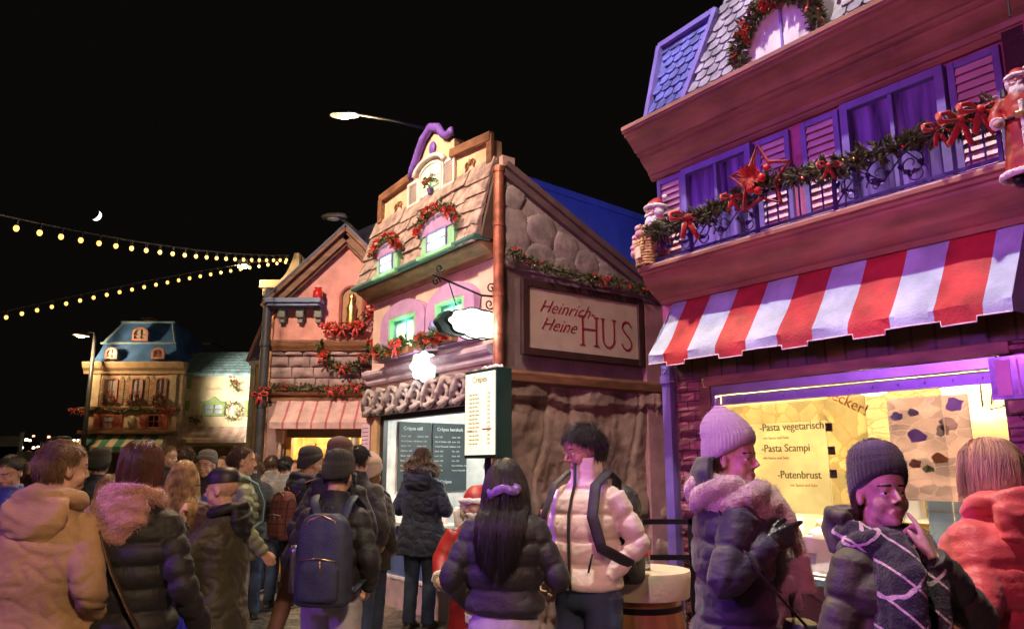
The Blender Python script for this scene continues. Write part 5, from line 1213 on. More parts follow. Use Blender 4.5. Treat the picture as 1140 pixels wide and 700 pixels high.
m = MB(); [m.tube([(sx_*.052, p[0], p[1]) for p in blob(-.28,3.02,.315,.14)], .009, 6, close=True) for sx_ in (-1,1)]; m.build('sign_rim', IRON, t, True)
m = MB(); m.prism(blob(-.52,3.00,.20,.12,7,.1), -.042, .042, RZ); m.build('dark_backing', GRB, t)
# ---- round lit sign
x, z = L(464,408,.22)
t = thing('round_lit_sign', 'glowing white flower shaped sign over the crepe hatch frieze', 'sign', FC.W(x+.04,-.14,z), -54.3)
m = MB(); m.prism([(.15*(1+.08*math.cos(8*a))*math.cos(a), .17*(1+.08*math.cos(8*a))*math.sin(a)) for a in [2*PI*i/64 for i in range(64)]], -.06, .0, Matrix.Rotation(R_(50),4,'Z')); m.build('lit_face', SIGNE, t)
m = MB(); m.prism([(.165*math.cos(a), .185*math.sin(a)) for a in [2*PI*i/40 for i in range(40)]], .001, .05, Matrix.Rotation(R_(50),4,'Z')); m.bar((0,.0,0),(0,.14,.0),.03); m.build('casing', GRB, t)
# tall pot shaped sign between the windows
x, z = L(474,372,.25)
t = thing('tall_pot_ornament', 'pale orange banner with a stacked jug ornament between the mint windows', 'ornament', FC.W(x,-.14,z), -54.3)
m = MB(); m.prism([(-.09,-.16),(-.12,.1),(-.02,.17),(.1,.1),(.08,-.18)], 0, .03); m.build('plate', ORA, t)
m = MB(); m.rings([(0,-.03,-.14,.03,.03),(0,-.03,-.08,.06,.04),(0,-.03,-.02,.035,.03),(0,-.03,.03,.06,.04),(0,-.03,.08,.04,.03),(0,-.03,.13,.055,.04),(0,-.03,.16,.02,.02)], 20); m.build('jug', LAV, t, True)
m = MB(); m.bar((0,.02,0),(0,.14,0),.03); m.build('peg', IRON, t)
# pink note beside the hatch
t = thing('pink_note', 'small pink paper note pinned beside the crepe hatch', 'notice', FC.W(-2.98,-.075,2.02), -54.3)
m = MB(); m.box(-.14,.10,-.01,.0,-.20,.14); m.build('paper', mat('pink_paper', (.7,.5,.65), .7), t)
m = MB(); [m.box(-.11,.07,-.0125,-.0105,.08-.05*i,.088-.05*i) for i in range(5)]; m.build('print', INK, t)

# ================================================================ blue hall behind
a = at(558,188,12.2); b = at(712,241,14.6); d = Vector((b.x-a.x, b.y-a.y)).normalized(); ang = math.degrees(math.atan2(d.y,d.x))
h = thing('blue_hall', 'large blue lit hall with a plain wall rising behind the HUS gable', 'building', (a.x,a.y,0), ang)
m = MB(); m.box(0,9,0,6,0,a.z-.12); m.build('wall', HALL, h); m = MB(); m.box(-.02,9.1,-.05,6.1,a.z-.12,a.z); m.build('coping', HALL, h)
# ================================================================ pink gabled house
H3 = FP.root('gabled_house', 'pink gabled house with stone band, niche and small pink striped awning', 'house'); L = FP.L
ap = (1.12,5.42); lx, rx = -.06, 2.32; ez = 4.28
m = MB(); m.prism([(lx,3.5),(lx,ez),(ap[0],ap[1]),(rx,ez),(rx,3.5)], 0, .2); m.box(lx,lx+.15,.2,2.2,0,ez); m.box(rx-.15,rx,.2,2.2,0,ez); m.build('wall', PCH, H3)
m = MB(); m.box(lx,rx,.02,.2,2.5,3.5); m.build('stone_backing', mat('mortar_mauve', (.22,.16,.17), .9), H3)
m = MB(); stones(m, lx,rx, 2.88,3.49, .02, .155, random.Random(5), .06); m.build('stone_band', mat('mauve_stone', (.36,.25,.26), .8, var=.25, vs=5, bump=.5, bs=22, grime=.3), H3, True, ang=50)
m = MB(); m.profx([(0,3.48),(-.06,3.48),(-.08,3.52),(-.11,3.56),(-.13,3.62),(-.13,3.65),(-.02,3.67),(0,3.67)], lx-.05, rx+.03); m.build('moulded_band', BRN, H3, bevel=.004)
for sgn in (-1,1):
    m = MB(); e = (ap[0]+sgn*1.30, ap[1]-1.30*.99)
    m.bar((ap[0],-.10,ap[1]+.03), (e[0],-.10,e[1]+.03), .20, .13, up=(0,1,0)); m.bar((ap[0],-.19,ap[1]+.11), (e[0],-.19,e[1]+.11), .07, .10, up=(0,1,0)); m.bar((ap[0],-.06,ap[1]-.12), (e[0],-.06,e[1]-.12), .06, .10, up=(0,1,0)); m.build('bargeboard', BRN, H3, bevel=.008)
    m = MB(); m.bar((ap[0],.0,ap[1]+.17), (e[0],.0,e[1]+.17), .03, .5, up=(0,1,0)); m.bar((ap[0],1.1,ap[1]+.15), (e[0],1.1,e[1]+.15), .05, 2.4, up=(0,1,0)); m.build('roof_edge', mat('slate_blue', (.10,.12,.22), .6), H3)
m = MB(); m.box(-.13,.78,-.32,.0,4.24,4.32); m.box(-.10,.75,-.28,.0,4.19,4.24); m.build('shelf', mat('blue_slate_shelf', (.14,.19,.34), .5), H3, bevel=.01)
for x in (.04,.34,.64): m = MB(); m.box(x,x+.13,-.16,-.001,4.02,4.189); m.box(x+.02,x+.11,-.11,-.002,3.94,4.02); m.build('corbel', mat('grey_green_corbel', (.20,.22,.18), .7), H3, bevel=.015)
j = thing('red_jar', 'red glazed jar standing on the blue shelf of the gabled house', 'jar', FP.W(.70,-.17,4.32))
m = MB(); m.rings([(0,0,0,.07,.07),(0,0,.05,.085,.085),(0,0,.14,.08,.08),(0,0,.17,.05,.05),(0,0,.2,.065,.065)], 20); m.build('body_glaze', BAUR, j, True); m = MB(); m.ell((0,0,.21), (.05,.05,.025)); m.build('lid', WHT, j, True)
# niche
cx_ = 1.24
m = MB(); ar = [(cx_-.17*math.cos(PI*i/14), 4.38+.17*math.sin(PI*i/14)) for i in range(15)]
m.tube([(cx_-.19,-.02,3.80)]+[(cx_-.19*math.cos(PI*i/14),-.02,4.38+.19*math.sin(PI*i/14)) for i in range(15)]+[(cx_+.19,-.02,3.80)], .03, 8); m.box(cx_-.2,cx_+.2,-.1,-.001,3.76,3.82); m.build('niche_frame', mat('niche_red', (.30,.08,.07), .6), H3); nf = H3.children[-1]
m = MB(); m.prism([(cx_-.17,3.82)]+ar+[(cx_+.17,3.82)], -.012, -.002); m.build('niche_back', mat('niche_gold', (.30,.14,.04), .5), nf)
m = MB(); m.rings([(cx_,-.06,3.85,.07,.05),(cx_,-.06,3.95,.09,.06),(cx_,-.06,4.08,.07,.05),(cx_,-.06,4.2,.085,.055),(cx_,-.06,4.3,.04,.035),(cx_,-.06,4.36,.05,.045),(cx_,-.06,4.42,.045,.04),(cx_,-.06,4.45,.015,.015)], 20); g_ = m.build('niche_statue', GLD, None, True); g_.location = FP.W(0,0); tag(g_, 'small golden statue standing in the arched wall niche', 'statue')
t = garland('niche_garland', 'bushy red ribbon garland across the foot of the arched niche', 'garland', [FP.W(cx_-.40,-.12,3.86), FP.W(cx_-.15,-.16,3.82), FP.W(cx_+.15,-.16,3.86), FP.W(cx_+.3,-.1,4.1), FP.W(cx_+.45,-.1,4.3)], .09, 130, [(.1,.2),(.5,.2),(.3,.18),(.95,.2)], 3, seed=31, flowers=34)
wreath('half_wreath', 'crescent fir wreath with red bows under the niche', FP.W(1.18,-.14,3.62), .42, .075, 0, 330, 3, arc=(PI*1.0,PI*2.0), flowers=8, baub=6)
gg = garland('shop_garland', 'dark fir garland with red bows along the top of the pink shop', 'garland', [FP.W(x,-.14,2.86+.03*math.sin(x*5)) for x in (-.1,.2,.5,.8,1.1,1.4,1.7)], .07, 520, [(.03,.14),(.62,.15),(.72,.14),(.85,.12)], 8, seed=33, flowers=12)
m = MB(); m.box(lx,rx,-.06,.2,2.62,2.84); m.profx([(-.06,2.74),(-.12,2.76),(-.14,2.80),(-.06,2.82)], lx, rx); m.build('lintel', BRN, H3, bevel=.006)
xs = [.10]; q = 0
PKW = mat('awning_rose_pale', (.62,.42,.42), .75, grime=.2, bump=.15); PKR = mat('awning_rose_dark', (.45,.13,.16), .75, grime=.2)
while xs[-1] < 1.68: xs.append(xs[-1]+(.19 if q % 2 == 0 else .035)); q += 1
if len(xs) % 2: xs.append(xs[-1]+.05)
awning(H3, 0, 0, 2.30, 2.66, .34, xs, (PKW, PKR), .10, scal=.0, ys=-.065, trim=PKR)
m = MB(); m.box(.28,1.9,-.04,.1,2.08,2.26); m.build('transom', mat('dark_timber', (.07,.045,.03), .7), H3)
m = MB(); m.box(-.04,.26,-.08,.15,0,2.62); m.build('side_post', mat('mauve_post', (.32,.20,.20), .7, grime=.4), H3, bevel=.01)
m = MB(); m.box(.28,.36,-.05,.1,0,2.08); m.build('door_post', mat('gold_post', (.5,.28,.08), .5), H3, bevel=.006); m = MB(); m.box(1.72,1.84,-.05,.1,0,2.1); m.build('door_post', MATS['gold_post'], H3, bevel=.006)
m = MB(); m.tube([(.2,-.13,.0),(.2,-.13,2.15)], .03, 10); m.box(.15,.25,-.17,-.08,1.98,2.18); m.build('lantern_post', mat('pale_post', (.55,.42,.36), .5), H3)
m = MB(); m.box(.36,1.72,-.05,.05,0,.9); m.build('front_panel', mat('warm_boards', (.30,.16,.07), .6, pattern='plank', ps=2.5), H3)
m = MB(); m.box(.36,1.72,-.12,.35,.9,.95); m.build('counter', BRN, H3)
m = MB(); m.box(.1,2.1,1.5,1.56,0,2.5); m.box(.1,.16,.2,1.5,0,2.5); m.box(2.04,2.1,.2,1.5,0,2.5); m.box(.16,2.04,.2,1.5,2.44,2.5); m.build('inner_lining', mat('golden_lining', (.66,.46,.20), .6, var=.3, vs=4, bump=.1), H3)
for i, z in enumerate((1.35,1.75)): m = MB(); m.box(.2,2.0,1.25,1.49,z,z+.03); m.build('shelf', BRN, H3)
rr = random.Random(2)
for i in range(16):
    z = 1.38+.4*(i % 2); hh = rr.uniform(.12,.26); m = MB(); m.rings([(0,0,0,.04,.04),(0,0,hh*.7,.04,.04),(0,0,hh*.8,.018,.018),(0,0,hh,.018,.018)], 12); o = m.build('bottle', (GRNF, BAUR, BRT, GLD)[i % 4], None, True); o.location = FP.W(.3+.1*i,1.36,z); tag(o, 'small bottle on the golden lit shelves inside the pink house', 'bottle', 'bottles inside the pink house')
# dark drain pipe left of it
t = thing('grey_drain_pipe', 'dark grey drain pipe running down between the pink and orange houses', 'pipe', FP.W(-.13,-.12))
m = MB(); m.tube([(0,0,0),(0,0,4.52)], .075, 14)
for z in (.5,1.5,2.6,3.6,4.42): m.tube([(0,0,z-.05),(0,0,z+.05)], .092, 14)
m.build('pipe', mat('grey_pipe', (.09,.09,.11), .4, metal=.4), t, True, ang=40); bow(t, Vector((-.0,-.12,2.75)), .2)
# orange pilaster tower
t = FP.root('orange_tower', 'slim orange house end with stepped capital and curved spire', 'building', x=-.40, y=.35)
m = MB(); m.box(.10,.45,0,1.2,0,4.45); m.build('wall', ORA, t); m = MB(); stones(m, .10,.44,0,4.4,-.001,.34,random.Random(9),.02); m.build('quoins', mat('orange_block', (.55,.28,.17), .7, grime=.3, bump=.3), t)
m = MB(); m.rings([(.33,.3,4.45,.26,.3),(.33,.3,4.55,.28,.32),(.33,.3,4.60,.36,.4),(.33,.3,4.75,.42,.45),(.33,.3,4.82,.42,.45)], 4, 2, None) if False else None
for a_, b_, z0_, z1_ in ((.08,.47,4.40,4.48),(.05,.50,4.48,4.60),(.0,.54,4.60,4.74)): m.box(a_,b_,-.12-(z0_-4.45)*.4,1.2,z0_,z1_)
m.build('capital', mat('cream_capital', (.60,.42,.30), .7, bump=.2), t, bevel=.015)
m = MB(); n = 10; L1 = [(.35+.52*(i/n), 4.84+.62*(i/n)**2.2) for i in range(n+1)]; m.prism([(.10,4.74)]+[(.10+.42*(i/n)**.6*1.0, 4.74+.52*(i/n)**2) for i in range(1,n+1)]+[(.60,5.26),(.64,4.74)], .0, .5); m.build('spire', mat('cream_spire', (.58,.48,.36), .7), t)
m = MB(); 
for i in range(7): m.tube([(.62+.05*i,.1,4.9-.05*i),(.62+.05*i,.1,5.22-.07*i)], .008, 5)
m.build('finials', IRON, t)
# purple roofed house further down the lane
t = thing('lane_house', 'narrow orange house with purple slate roof far down the lane', 'house', (-5.9,17,0), 0)
x0 = at(281,450,17).x+5.9; x1 = at(306,450,17).x+5.9; ze = at(285,402,17).z; zr = at(285,347,17).z
m = MB(); m.box(x0,x1+.5,0,1.5,0,ze); m.build('wall', ORA, t); m = MB(); m.bar((x0,-.08,0),(x0,-.08,ze+.05),.10); m.box(x0-.1,x1+.5,-.12,.0,ze-.1,ze+.02); m.build('trim', WHT, t, bevel=.01)
m = MB(); m.add([(x0-.1,-.15,ze),(x1+.5,-.15,ze),(x1+.5,.5,zr),(x0+.02,.5,zr),(x0-.1,1.5,ze),(x1+.5,1.5,ze)], [(0,1,2,3),(0,3,4),(3,2,5,4)]); m.build('roof', mat('purple_slate', (.16,.14,.34), .6, pattern='brick', ps=6, bump=.3), t)
m = MB(); m.bar((x0-.12,-.16,ze-.02),(x0+.02,.5,zr+.02),.06); m.build('verge', mat('rose_verge', (.6,.3,.3), .6), t)
garland('ivy_sprig', 'small dark fir sprig on the narrow orange lane house', 'garland', [(-5.9+x0+.02,16.85,3.2),(-5.9+x0+.35,16.85,3.18)], .08, 40, (), 0, seed=3)

# ================================================================ blue mansard house
H4 = FB.root('mansard_house', 'tall house with blue mansard roof, arched windows and green striped awning', 'house'); L = FB.L
xl, xr = -7.5, -4.98
m = MB(); m.box(xl,xr,0,2,2.0,4.18); m.box(xl,xl+.15,0,2,0,2.0); m.box(xr-.15,xr,0,2,0,2.0); m.build('wall', mat('beige_wall', (.66,.52,.42), .75, grime=.2), H4)
m = MB(); m.profx([(0,4.12),(-.06,4.12),(-.08,4.2),(-.16,4.28),(-.2,4.38),(-.22,4.44),(.2,4.46)], xl-.17, xr+.08); m.build('cornice', mat('tan_cornice', (.60,.42,.30), .6), H4, bevel=.01)
pts = []
def ms(z0, z1, xa0, xb0, xa1, xb1, y0, y1, curve):
    v = []; n = 8
    for i in range(n+1):
        t_ = i/n; c_ = t_**curve; v += [(lerp(xa0,xa1,c_),lerp(y0,y1,c_),lerp(z0,z1,t_)), (lerp(xb0,xb1,c_),lerp(y0,y1,c_),lerp(z0,z1,t_)), (lerp(xb0,xb1,c_),2-lerp(y0,y1,c_),lerp(z0,z1,t_)), (lerp(xa0,xa1,c_),2-lerp(y0,y1,c_),lerp(z0,z1,t_))]
    return v, [(i*4+k, i*4+(k+1)%4, (i+1)*4+(k+1)%4, (i+1)*4+k) for i in range(n) for k in range(4)]+[(n*4,n*4+1,n*4+2,n*4+3)]
m = MB(); m.add(*ms(4.45,4.95,xl+.02,xr-.02,xl+.22,xr-.30,-.16,.08,.55)); m.add(*ms(4.95,5.58,xl+.22,xr-.30,xl+.62,xr-.52,.06,.3,.9)); m.build('roof', BLUR, H4, True, ang=30)
m = MB(); 
for z, a_, b_, y in ((4.95,xl+.18,xr-.26,.02),(5.58,xl+.56,xr-.46,.26)): m.box(a_,b_,y-.04,y+.1,z,z+.05)
for s0, s1, y0, y1 in (((xl+.22,4.97),(xl+.62,5.6),.04,.28),((xr-.30,4.97),(xr-.52,5.6),.04,.28)): m.bar((s0[0],y0,s0[1]),(s1[0],y1,s1[1]),.06)
m.build('roof_ribs', mat('light_blue_rib', (.22,.36,.55), .5), H4)
m = MB(); m.box(-6.55,-6.3,.7,.95,5.58,5.78); m.box(-6.58,-6.27,.67,.98,5.78,5.83); m.build('chimney', BRKT, H4)
RWF = mat('rose_window_frame', (.58,.26,.24), .6)
for cx_, z, w, h in ((-6.22,5.03,.44,.22),(-6.87,4.50,.34,.16),(-5.60,4.50,.36,.16)):
    window(H4, cx_-w/2, cx_+w/2, z, z+h, -.20 if z < 4.9 else -.02, RWF, PALEP, 2, 2, .06, .06, arch=.16, bar=.02)
    m = MB(); m.box(cx_-w/2,cx_+w/2,-.2 if z < 4.9 else -.02,.4,z,z+h); m.build('dormer_body', BLUR, H4)
for cx_ in (-6.87,-6.19,-5.53):
    window(H4, cx_-.17, cx_+.17, 3.35, 3.92, -.02, RWF, PALEP, 2, 2, .05, .05, arch=.12, bar=.02)
    for s_ in (-1,1):
        m = MB(); a_ = cx_+s_*.18; b_ = cx_+s_*.32; m.prism([(min(a_,b_),3.3),(min(a_,b_),3.95),((a_+b_)/2,4.08),(max(a_,b_),3.95),(max(a_,b_),3.3)], -.03, -.002); m.build('brick_panel', BRKT, H4)
for x in (xl+.2,xr-.25): m = MB(); m.box(x-.1,x+.1,-.04,-.002,3.25,4.1); m.build('pilaster', mat('cream_pilaster', (.66,.52,.40), .7), H4)
m = MB(); m.box(xl-.15,xr+.03,-.18,.0,3.14,3.22); m.box(xl-.08,xr,-.25,.0,2.50,2.58); m.build('balcony_ledge', BRN, H4, bevel=.01)
m = MB(); m.box(xl+.05,xr-.05,-.08,-.002,2.58,3.14); m.build('lower_band', mat('apricot_band', (.70,.50,.36), .7), H4)
for cx_ in (-6.85,-5.62):
    window(H4, cx_-.16, cx_+.16, 2.66, 3.02, -.082, mat('brick_red_paint', (.58,.17,.12), .6), (PALEP if cx_ < -6 else MATS['black_frame']), 2, 2, .04, .03, bar=.02)
    for s_ in (-1,1): m = MB(); m.box(*sorted((cx_+s_*.18,cx_+s_*.38)),-.12,-.083,2.64,3.05); m.build('shutter', MATS['brick_red_paint'], H4)
m = MB(); m.ell((-6.22,-.1,2.85), (.1,.04,.16)); m.build('medallion', mat('cream_relief', (.62,.50,.36), .7), H4, True)
m = MB(); m.box(xl+.15,xr-.15,1.5,1.56,0,2.5); m.build('inner_lining', mat('far_warm_lining', (.7,.6,.4), .7), H4)
m = MB(); m.box(xl+.15,xr-.15,-.02,.05,0,1.0); m.build('front_panel', BRN, H4)
GRS = mat('awning_green', (.06,.24,.18), .8); BGS = mat('awning_beige', (.62,.52,.40), .8)
xs = [xl-.0+.205*i for i in range(12)]
awning(H4, 0, 0, 2.16, 2.48, .4, xs, (BGS, GRS), .12, scal=0, ys=-.06, trim=BGS)
for cx_ in (-6.87,-6.19,-5.53): wreath('round_wreath', {-6.87:'dark red round wreath under the left arched window of the mansard house', -6.19:'dark red round wreath under the middle arched window of the mansard house', -5.53:'dark red round wreath under the right arched window of the mansard house'}[cx_], FB.W(cx_,-.12,3.38), .15, .06, 0, 110, 0, 'wreaths on the mansard house', flowers=22, baub=0, seed=int(cx_*10))
garland('balcony_garland', 'fir garland with orange bows along the mansard house ledge', 'garland', [FB.W(x,-.28,3.12+.05*math.sin(x*7)) for x in [xl-.2+.3*i for i in range(10)]], .08, 420, [(.02,.2),(.12,.16),(.97,.22),(.9,.16)], 6, seed=35)
# ================================================================ yellow house
H5 = FB.root('yellow_house', 'low yellow house with teal roof and green framed windows', 'house', x=0, y=.3)
xa, xb = -4.97, -3.12
m = MB(); m.box(xa,xb,0,2,2.2,4.16); m.box(xa,xa+.15,0,2,0,2.2); m.box(xb-.15,xb,0,2,0,2.2); m.build('wall', CREM, H5)
m = MB(); m.add([(xa,-.25,4.14),(xb+.2,-.25,4.14),(xb+.2,.6,4.86),(xa,.6,4.86),(xa,2.2,4.14),(xb+.2,2.2,4.14),(xa,-.22,4.08),(xb+.2,-.22,4.08)], [(0,1,2,3),(3,2,5,4),(0,6,7,1)])
scales(m, (xa,-.25,4.14), (1,0,0), (0,.85,.72), .16, .14, lambda u, v: u < 2.0 and v < 1.05, 8, 13, rnd=.2, rng=random.Random(5)); m.build('roof', TEAL, H5)
for x0_, x1_ in ((-4.5,-3.86),(-3.3,-3.13)):
    window(H5, x0_, x1_, 3.0, 3.38, -.005, GRNF, PALEP, 2 if x1_-x0_ > .3 else 1, 2, .06, .07, bar=.03)
    m = MB(); c_ = (x0_+x1_)/2; m.prism([(x0_-.08,3.38),(c_-.15,3.43),(c_,3.53),(c_+.15,3.43),(x1_+.08,3.38)] if x1_-x0_ > .3 else [(x0_-.05,3.38),(x1_,3.46),(x1_,3.38)], -.09, -.005); m.build('pediment', GRNF, H5)
for z in (3.15,3.75): m = MB(); m.box(xa+.02,xa+.12,-.06,-.002,z,z+.28); m.build('quoin', GRNF, H5, bevel=.01)
text('Spezialitäten', .13, 'faded_lettering', mat('faded_ink', (.50,.38,.20), .8, bump=0), H5, (-4.45,-.006,3.72), depth=.002, sx=.95)
awning(H5, 0, 0, 2.36, 2.72, .45, [xa+.0+.14*i for i in range(14)], (mat('awning_cream', (.68,.55,.45), .8), mat('awning_blush', (.60,.38,.32), .8)), .09, scal=0, trim=BGS)
m = MB(); m.box(xa+.15,xb-.15,1.5,1.56,0,2.5); m.build('inner_lining', MATS['far_warm_lining'], H5); m = MB(); m.box(xa+.15,xb-.15,-.02,.05,0,1.0); m.build('front_panel', BRN, H5)
wreath('white_wreath', 'round wreath with pale figure in the middle on the yellow wall', FB.W(-3.60,.16,3.13), .22, .06, 0, 160, 0, flowers=0, baub=8)
m = MB(); m.rings([(0,0,-.1,.04,.03),(0,0,0,.06,.04),(0,0,.06,.03,.03),(0,0,.1,.045,.04),(0,0,.14,.02,.02)], 12); o = m.build('angel_ornament', WHT, None, True); o.location = FB.W(-3.60,.12,3.12); tag(o, 'pale little figure hanging inside the wall wreath', 'ornament')
garland('wall_bouquet', 'green fir bouquet hanging near the top of the yellow wall', 'garland', [FB.W(-3.72,.15,3.98),FB.W(-3.55,.12,3.75),FB.W(-3.5,.12,3.68)], .17, 130, (), 3, seed=44, flowers=0)
garland('window_bouquet', 'pale green bouquet at the foot of the green framed window', 'garland', [FB.W(-4.75,.12,2.95),FB.W(-4.45,.1,2.85)], .15, 110, (), 4, seed=45)
# ================================================================ street lamps
def street_lamp(name, label, hd, base, group, lit=True, arm=True):
    t = thing(name, label, 'street lamp', (base[0],base[1],0), 0, group); hd = Vector(hd)-Vector((base[0],base[1],0)); top = base[2]
    m = MB(); m.tube([(0,0,0),(0,0,top*.5),(0,0,top)], [.08,.06,.045], 12); m.build('mast', MATS['grey_pipe'], t, True)
    m = MB(); m.tube([(0,0,top-.05), (hd*.5).xy.to_3d()+Vector((0,0,lerp(top,hd.z,.5)+.04)), hd+Vector((0,0,.05))], [.035,.028,.022], 8); m.build('arm', MATS['grey_pipe'], t, True)
    d = Vector((hd.x,hd.y,0)).normalized() if Vector((hd.x,hd.y)).length > .01 else Vector((-1,0,0)); ang = math.atan2(d.y,d.x)
    M = Matrix.Translation(hd) @ Matrix.Rotation(ang,4,'Z')
    m = MB(); m.rings([(.05,0,.0,.24,.11),(.05,0,.03,.25,.115),(.02,0,.08,.18,.08),(0,0,.1,.06,.03)], 20, 3, M); m.build('head', MATS['dull_metal'], t, True, ang=40)
    m = MB(); m.ell((.07,0,-.012), (.13,.085,.04), M, 14, 8); m.build('lamp', LAMP if lit else WHT, t, True)
    return t
hd = at(387,129,12); street_lamp('street_lamp', 'brightly lit lamp on a long arm above the crepe house gable', hd, (at(497,200,12).x,12,at(490,146,12).z), 'street lamps over the market')
hd = at(375,243,14); street_lamp('street_lamp', 'unlit lamp head standing above the pink gable', hd, (at(402,300,14).x,14,at(395,262,14).z), 'street lamps over the market', False)
hd = at(92,374,20); street_lamp('street_lamp', 'lit yellow lamp left of the blue mansard roof', hd, (at(103,400,20.4).x,20.4,at(103,368,20.4).z), 'street lamps over the market')
hd = at(232,382,24); street_lamp('street_lamp', 'small unlit lamp head above the teal roof', hd, (at(252,400,24).x,24,at(250,388,24).z), 'street lamps over the market', False)
hd = at(69,491,16); street_lamp('street_lamp', 'low lit lamp just above the tan coated man', hd, (hd.x+.3,16,hd.z-.05), 'street lamps over the market')
m = thing('chimney_lamp', None, None) if False else None
# ================================================================ string lights and moon
def strand_lights(label, A, B, sag, nb, seed):
    t = thing('string_lights', label, 'string lights', A, 0, 'strings of warm bulbs over the square'); D = B-A; pts = []
    for i in range(41): u = i/40; pts.append(D*u+Vector((0,0,-sag*4*u*(1-u))))
    m = MB(); m.tube(pts, .008, 5); m.build('cable', RUB, t); r = random.Random(seed)
    f = None
    for i in range(nb):
        u = (i+.4)/nb; p = D*u+Vector((0,0,-sag*4*u*(1-u)))
        if f is None:
            k_ = MB(); k_.ell((0,0,-.085), (.023,.023,.029), n=12, m=8); f = k_.build('bulb', BULB, t, True); s_ = MB(); s_.tube([(0,0,0),(0,0,-.062)], .014, 8); s_.build('socket', RUB, f); f.location = p
        else:
            c_ = copy_tree(f, t); c_.location = p
        
    return t
A = at(322,284,13); strand_lights('upper string of warm bulbs sloping up to the left edge', A, at(-60,226,5.6), .12, 25, 1)
strand_lights('lower string of warm bulbs sloping down to the left edge', at(322,286,13), at(-40,357,9.3), -.06, 27, 2)
for P_, lb in ((at(-60,226,5.6),'wooden mast holding the upper bulb string'), (at(-40,357,9.3),'wooden mast holding the lower bulb string')):
    t = thing('mast', lb, 'mast', (P_.x-.03,P_.y,0), 0); m = MB(); m.tube([(0,0,0),(0,0,P_.z+.1)], .05, 10); m.build('pole', BRN, t, True); m = MB(); m.tube([(0,0,P_.z-.02),(0,0,P_.z+.03)], .06, 10); m.build('collar', IRON, t, True)
hd = at(271,297,12.6); t = thing('flood_lamp', 'bright flood lamp fixed where the lower bulb string passes', 'lamp', hd, 0)
m = MB(); m.box(-.09,.09,-.05,.1,.02,.12); m.tube([(0,.05,.1),(.55,.35,.18),(.75,.4,.12)], .014, 6); m.build('housing', IRON, t, bevel=.01); m = MB(); m.ell((0,-.03,.0), (.09,.05,.04), n=14, m=8); m.build('lamp', mat('flood_glow', (1,.8,.4), bump=0, emit=(1,.76,.32), es=30), t, True)
mo = at(107,240,1800); R = 12.5; m = MB(); n = 24; out = [(R*math.sin(a), R*math.cos(a)) for a in [PI*i/n for i in range(n+1)]]; inn = [(R*.45*math.sin(a), R*math.cos(a)) for a in [PI*i/n for i in range(n,-1,-1)]]
m.prism(out+inn[1:-1], -2, 2, Matrix.Rotation(R_(35),4,'Y')); o = m.build('moon', mat('moonlight', (.9,.9,.85), bump=0, emit=(1,.97,.9), es=3)); o.location = mo; tag(o, 'thin white crescent moon in the black sky', 'moon')
# ================================================================ far left: orange tents and finger post
for i, (px0, px1, py, Y) in enumerate(((-30,22,519,16),(20,52,518,18))):
    a = at(px0,py,Y); b = at(px1,py,Y); w = b.x-a.x; t = thing('market_tent', ('low orange canvas tent at the left edge' if i == 0 else 'smaller orange canvas tent beside the finger post'), 'tent', (a.x,Y,0), 0, 'orange tents on the left')
    m = MB(); m.add([(0,0,a.z-.15),(w,0,a.z-.15),(w,2,a.z-.15),(0,2,a.z-.15),(w/2,1,a.z+.35)], [(0,1,4),(1,2,4),(2,3,4),(3,0,4)]); m.box(0,w,-.01,.01,a.z-.4,a.z-.15); m.build('canvas', mat('orange_canvas', (.65,.28,.14), .8), t)
    m = MB(); [m.bar((x,y,0),(x,y,a.z-.15),.06) for x in (0.04,w-.04) for y in (.04,1.96)]; m.build('legs', MTD, t)
p = at(22,500,14); t = thing('finger_post', 'dim finger post with two arrow boards at the far left', 'sign', (p.x,14,0), 0)
m = MB(); m.tube([(0,0,0),(0,0,p.z+.3)], .04, 10); m.build('post', MTD, t)
for s_, z in ((-1,p.z+.05),(1,p.z-.22)): m = MB(); m.prism([(0,z),(s_*.55,z),(s_*.66,z+.09),(s_*.55,z+.18),(0,z+.18)][::s_], -.05, -.03); m.build('arrow_board', mat('dim_board', (.22,.20,.18), .6), t)
# small round rubber mat
pt = (at(295,665,9.9)); t = MB(); t.rings([(0,0,.0,.5,.4),(0,0,.006,.5,.4)], 30); o = t.build('manhole_cover', mat('wet_iron', (.05,.045,.045), .35, metal=.3, bump=.4, bs=20)); o.location = (at(300,660,10).x, 9.6, .002); tag(o, 'dark round iron cover set in the cobbles between the crowd', 'cover')
# ================================================================ barrel table with bottle, bench rail behind
p = at(712,635,4.75)
t = thing('barrel_table', 'wooden barrel table with a pale round top beside the pink wall', 'table', (p.x,4.75,0), 0); zt_ = 1.02
m = MB(); m.rings([(0,0,z,.22+.05*math.sin(PI*z/.9),.22+.05*math.sin(PI*z/.9)) for z in [.0,.1,.2,.3,.45,.6,.7,.8,.88]], 40); m.build('staves', OAK, t, True)
m = MB(); 
for z in (.12,.28,.62,.8): rr_ = .222+.05*math.sin(PI*z/.9); m = MB(); m.rings([(0,0,z-.02,rr_,rr_),(0,0,z+.02,rr_,rr_)], 40); m.build('hoop', IRON, t, True, ang=40)
m = MB(); m.rings([(0,0,.86,.285,.285),(0,0,.99,.295,.295),(0,0,1.005,.29,.29)], 40); m.build('top', mat('cream_top', (.72,.62,.46), .45, var=.05), t, True, ang=40)
b_ = thing('drink_bottle', 'plastic drink bottle with red label on the barrel table', 'bottle', (p.x+.02,4.68,1.006), 0)
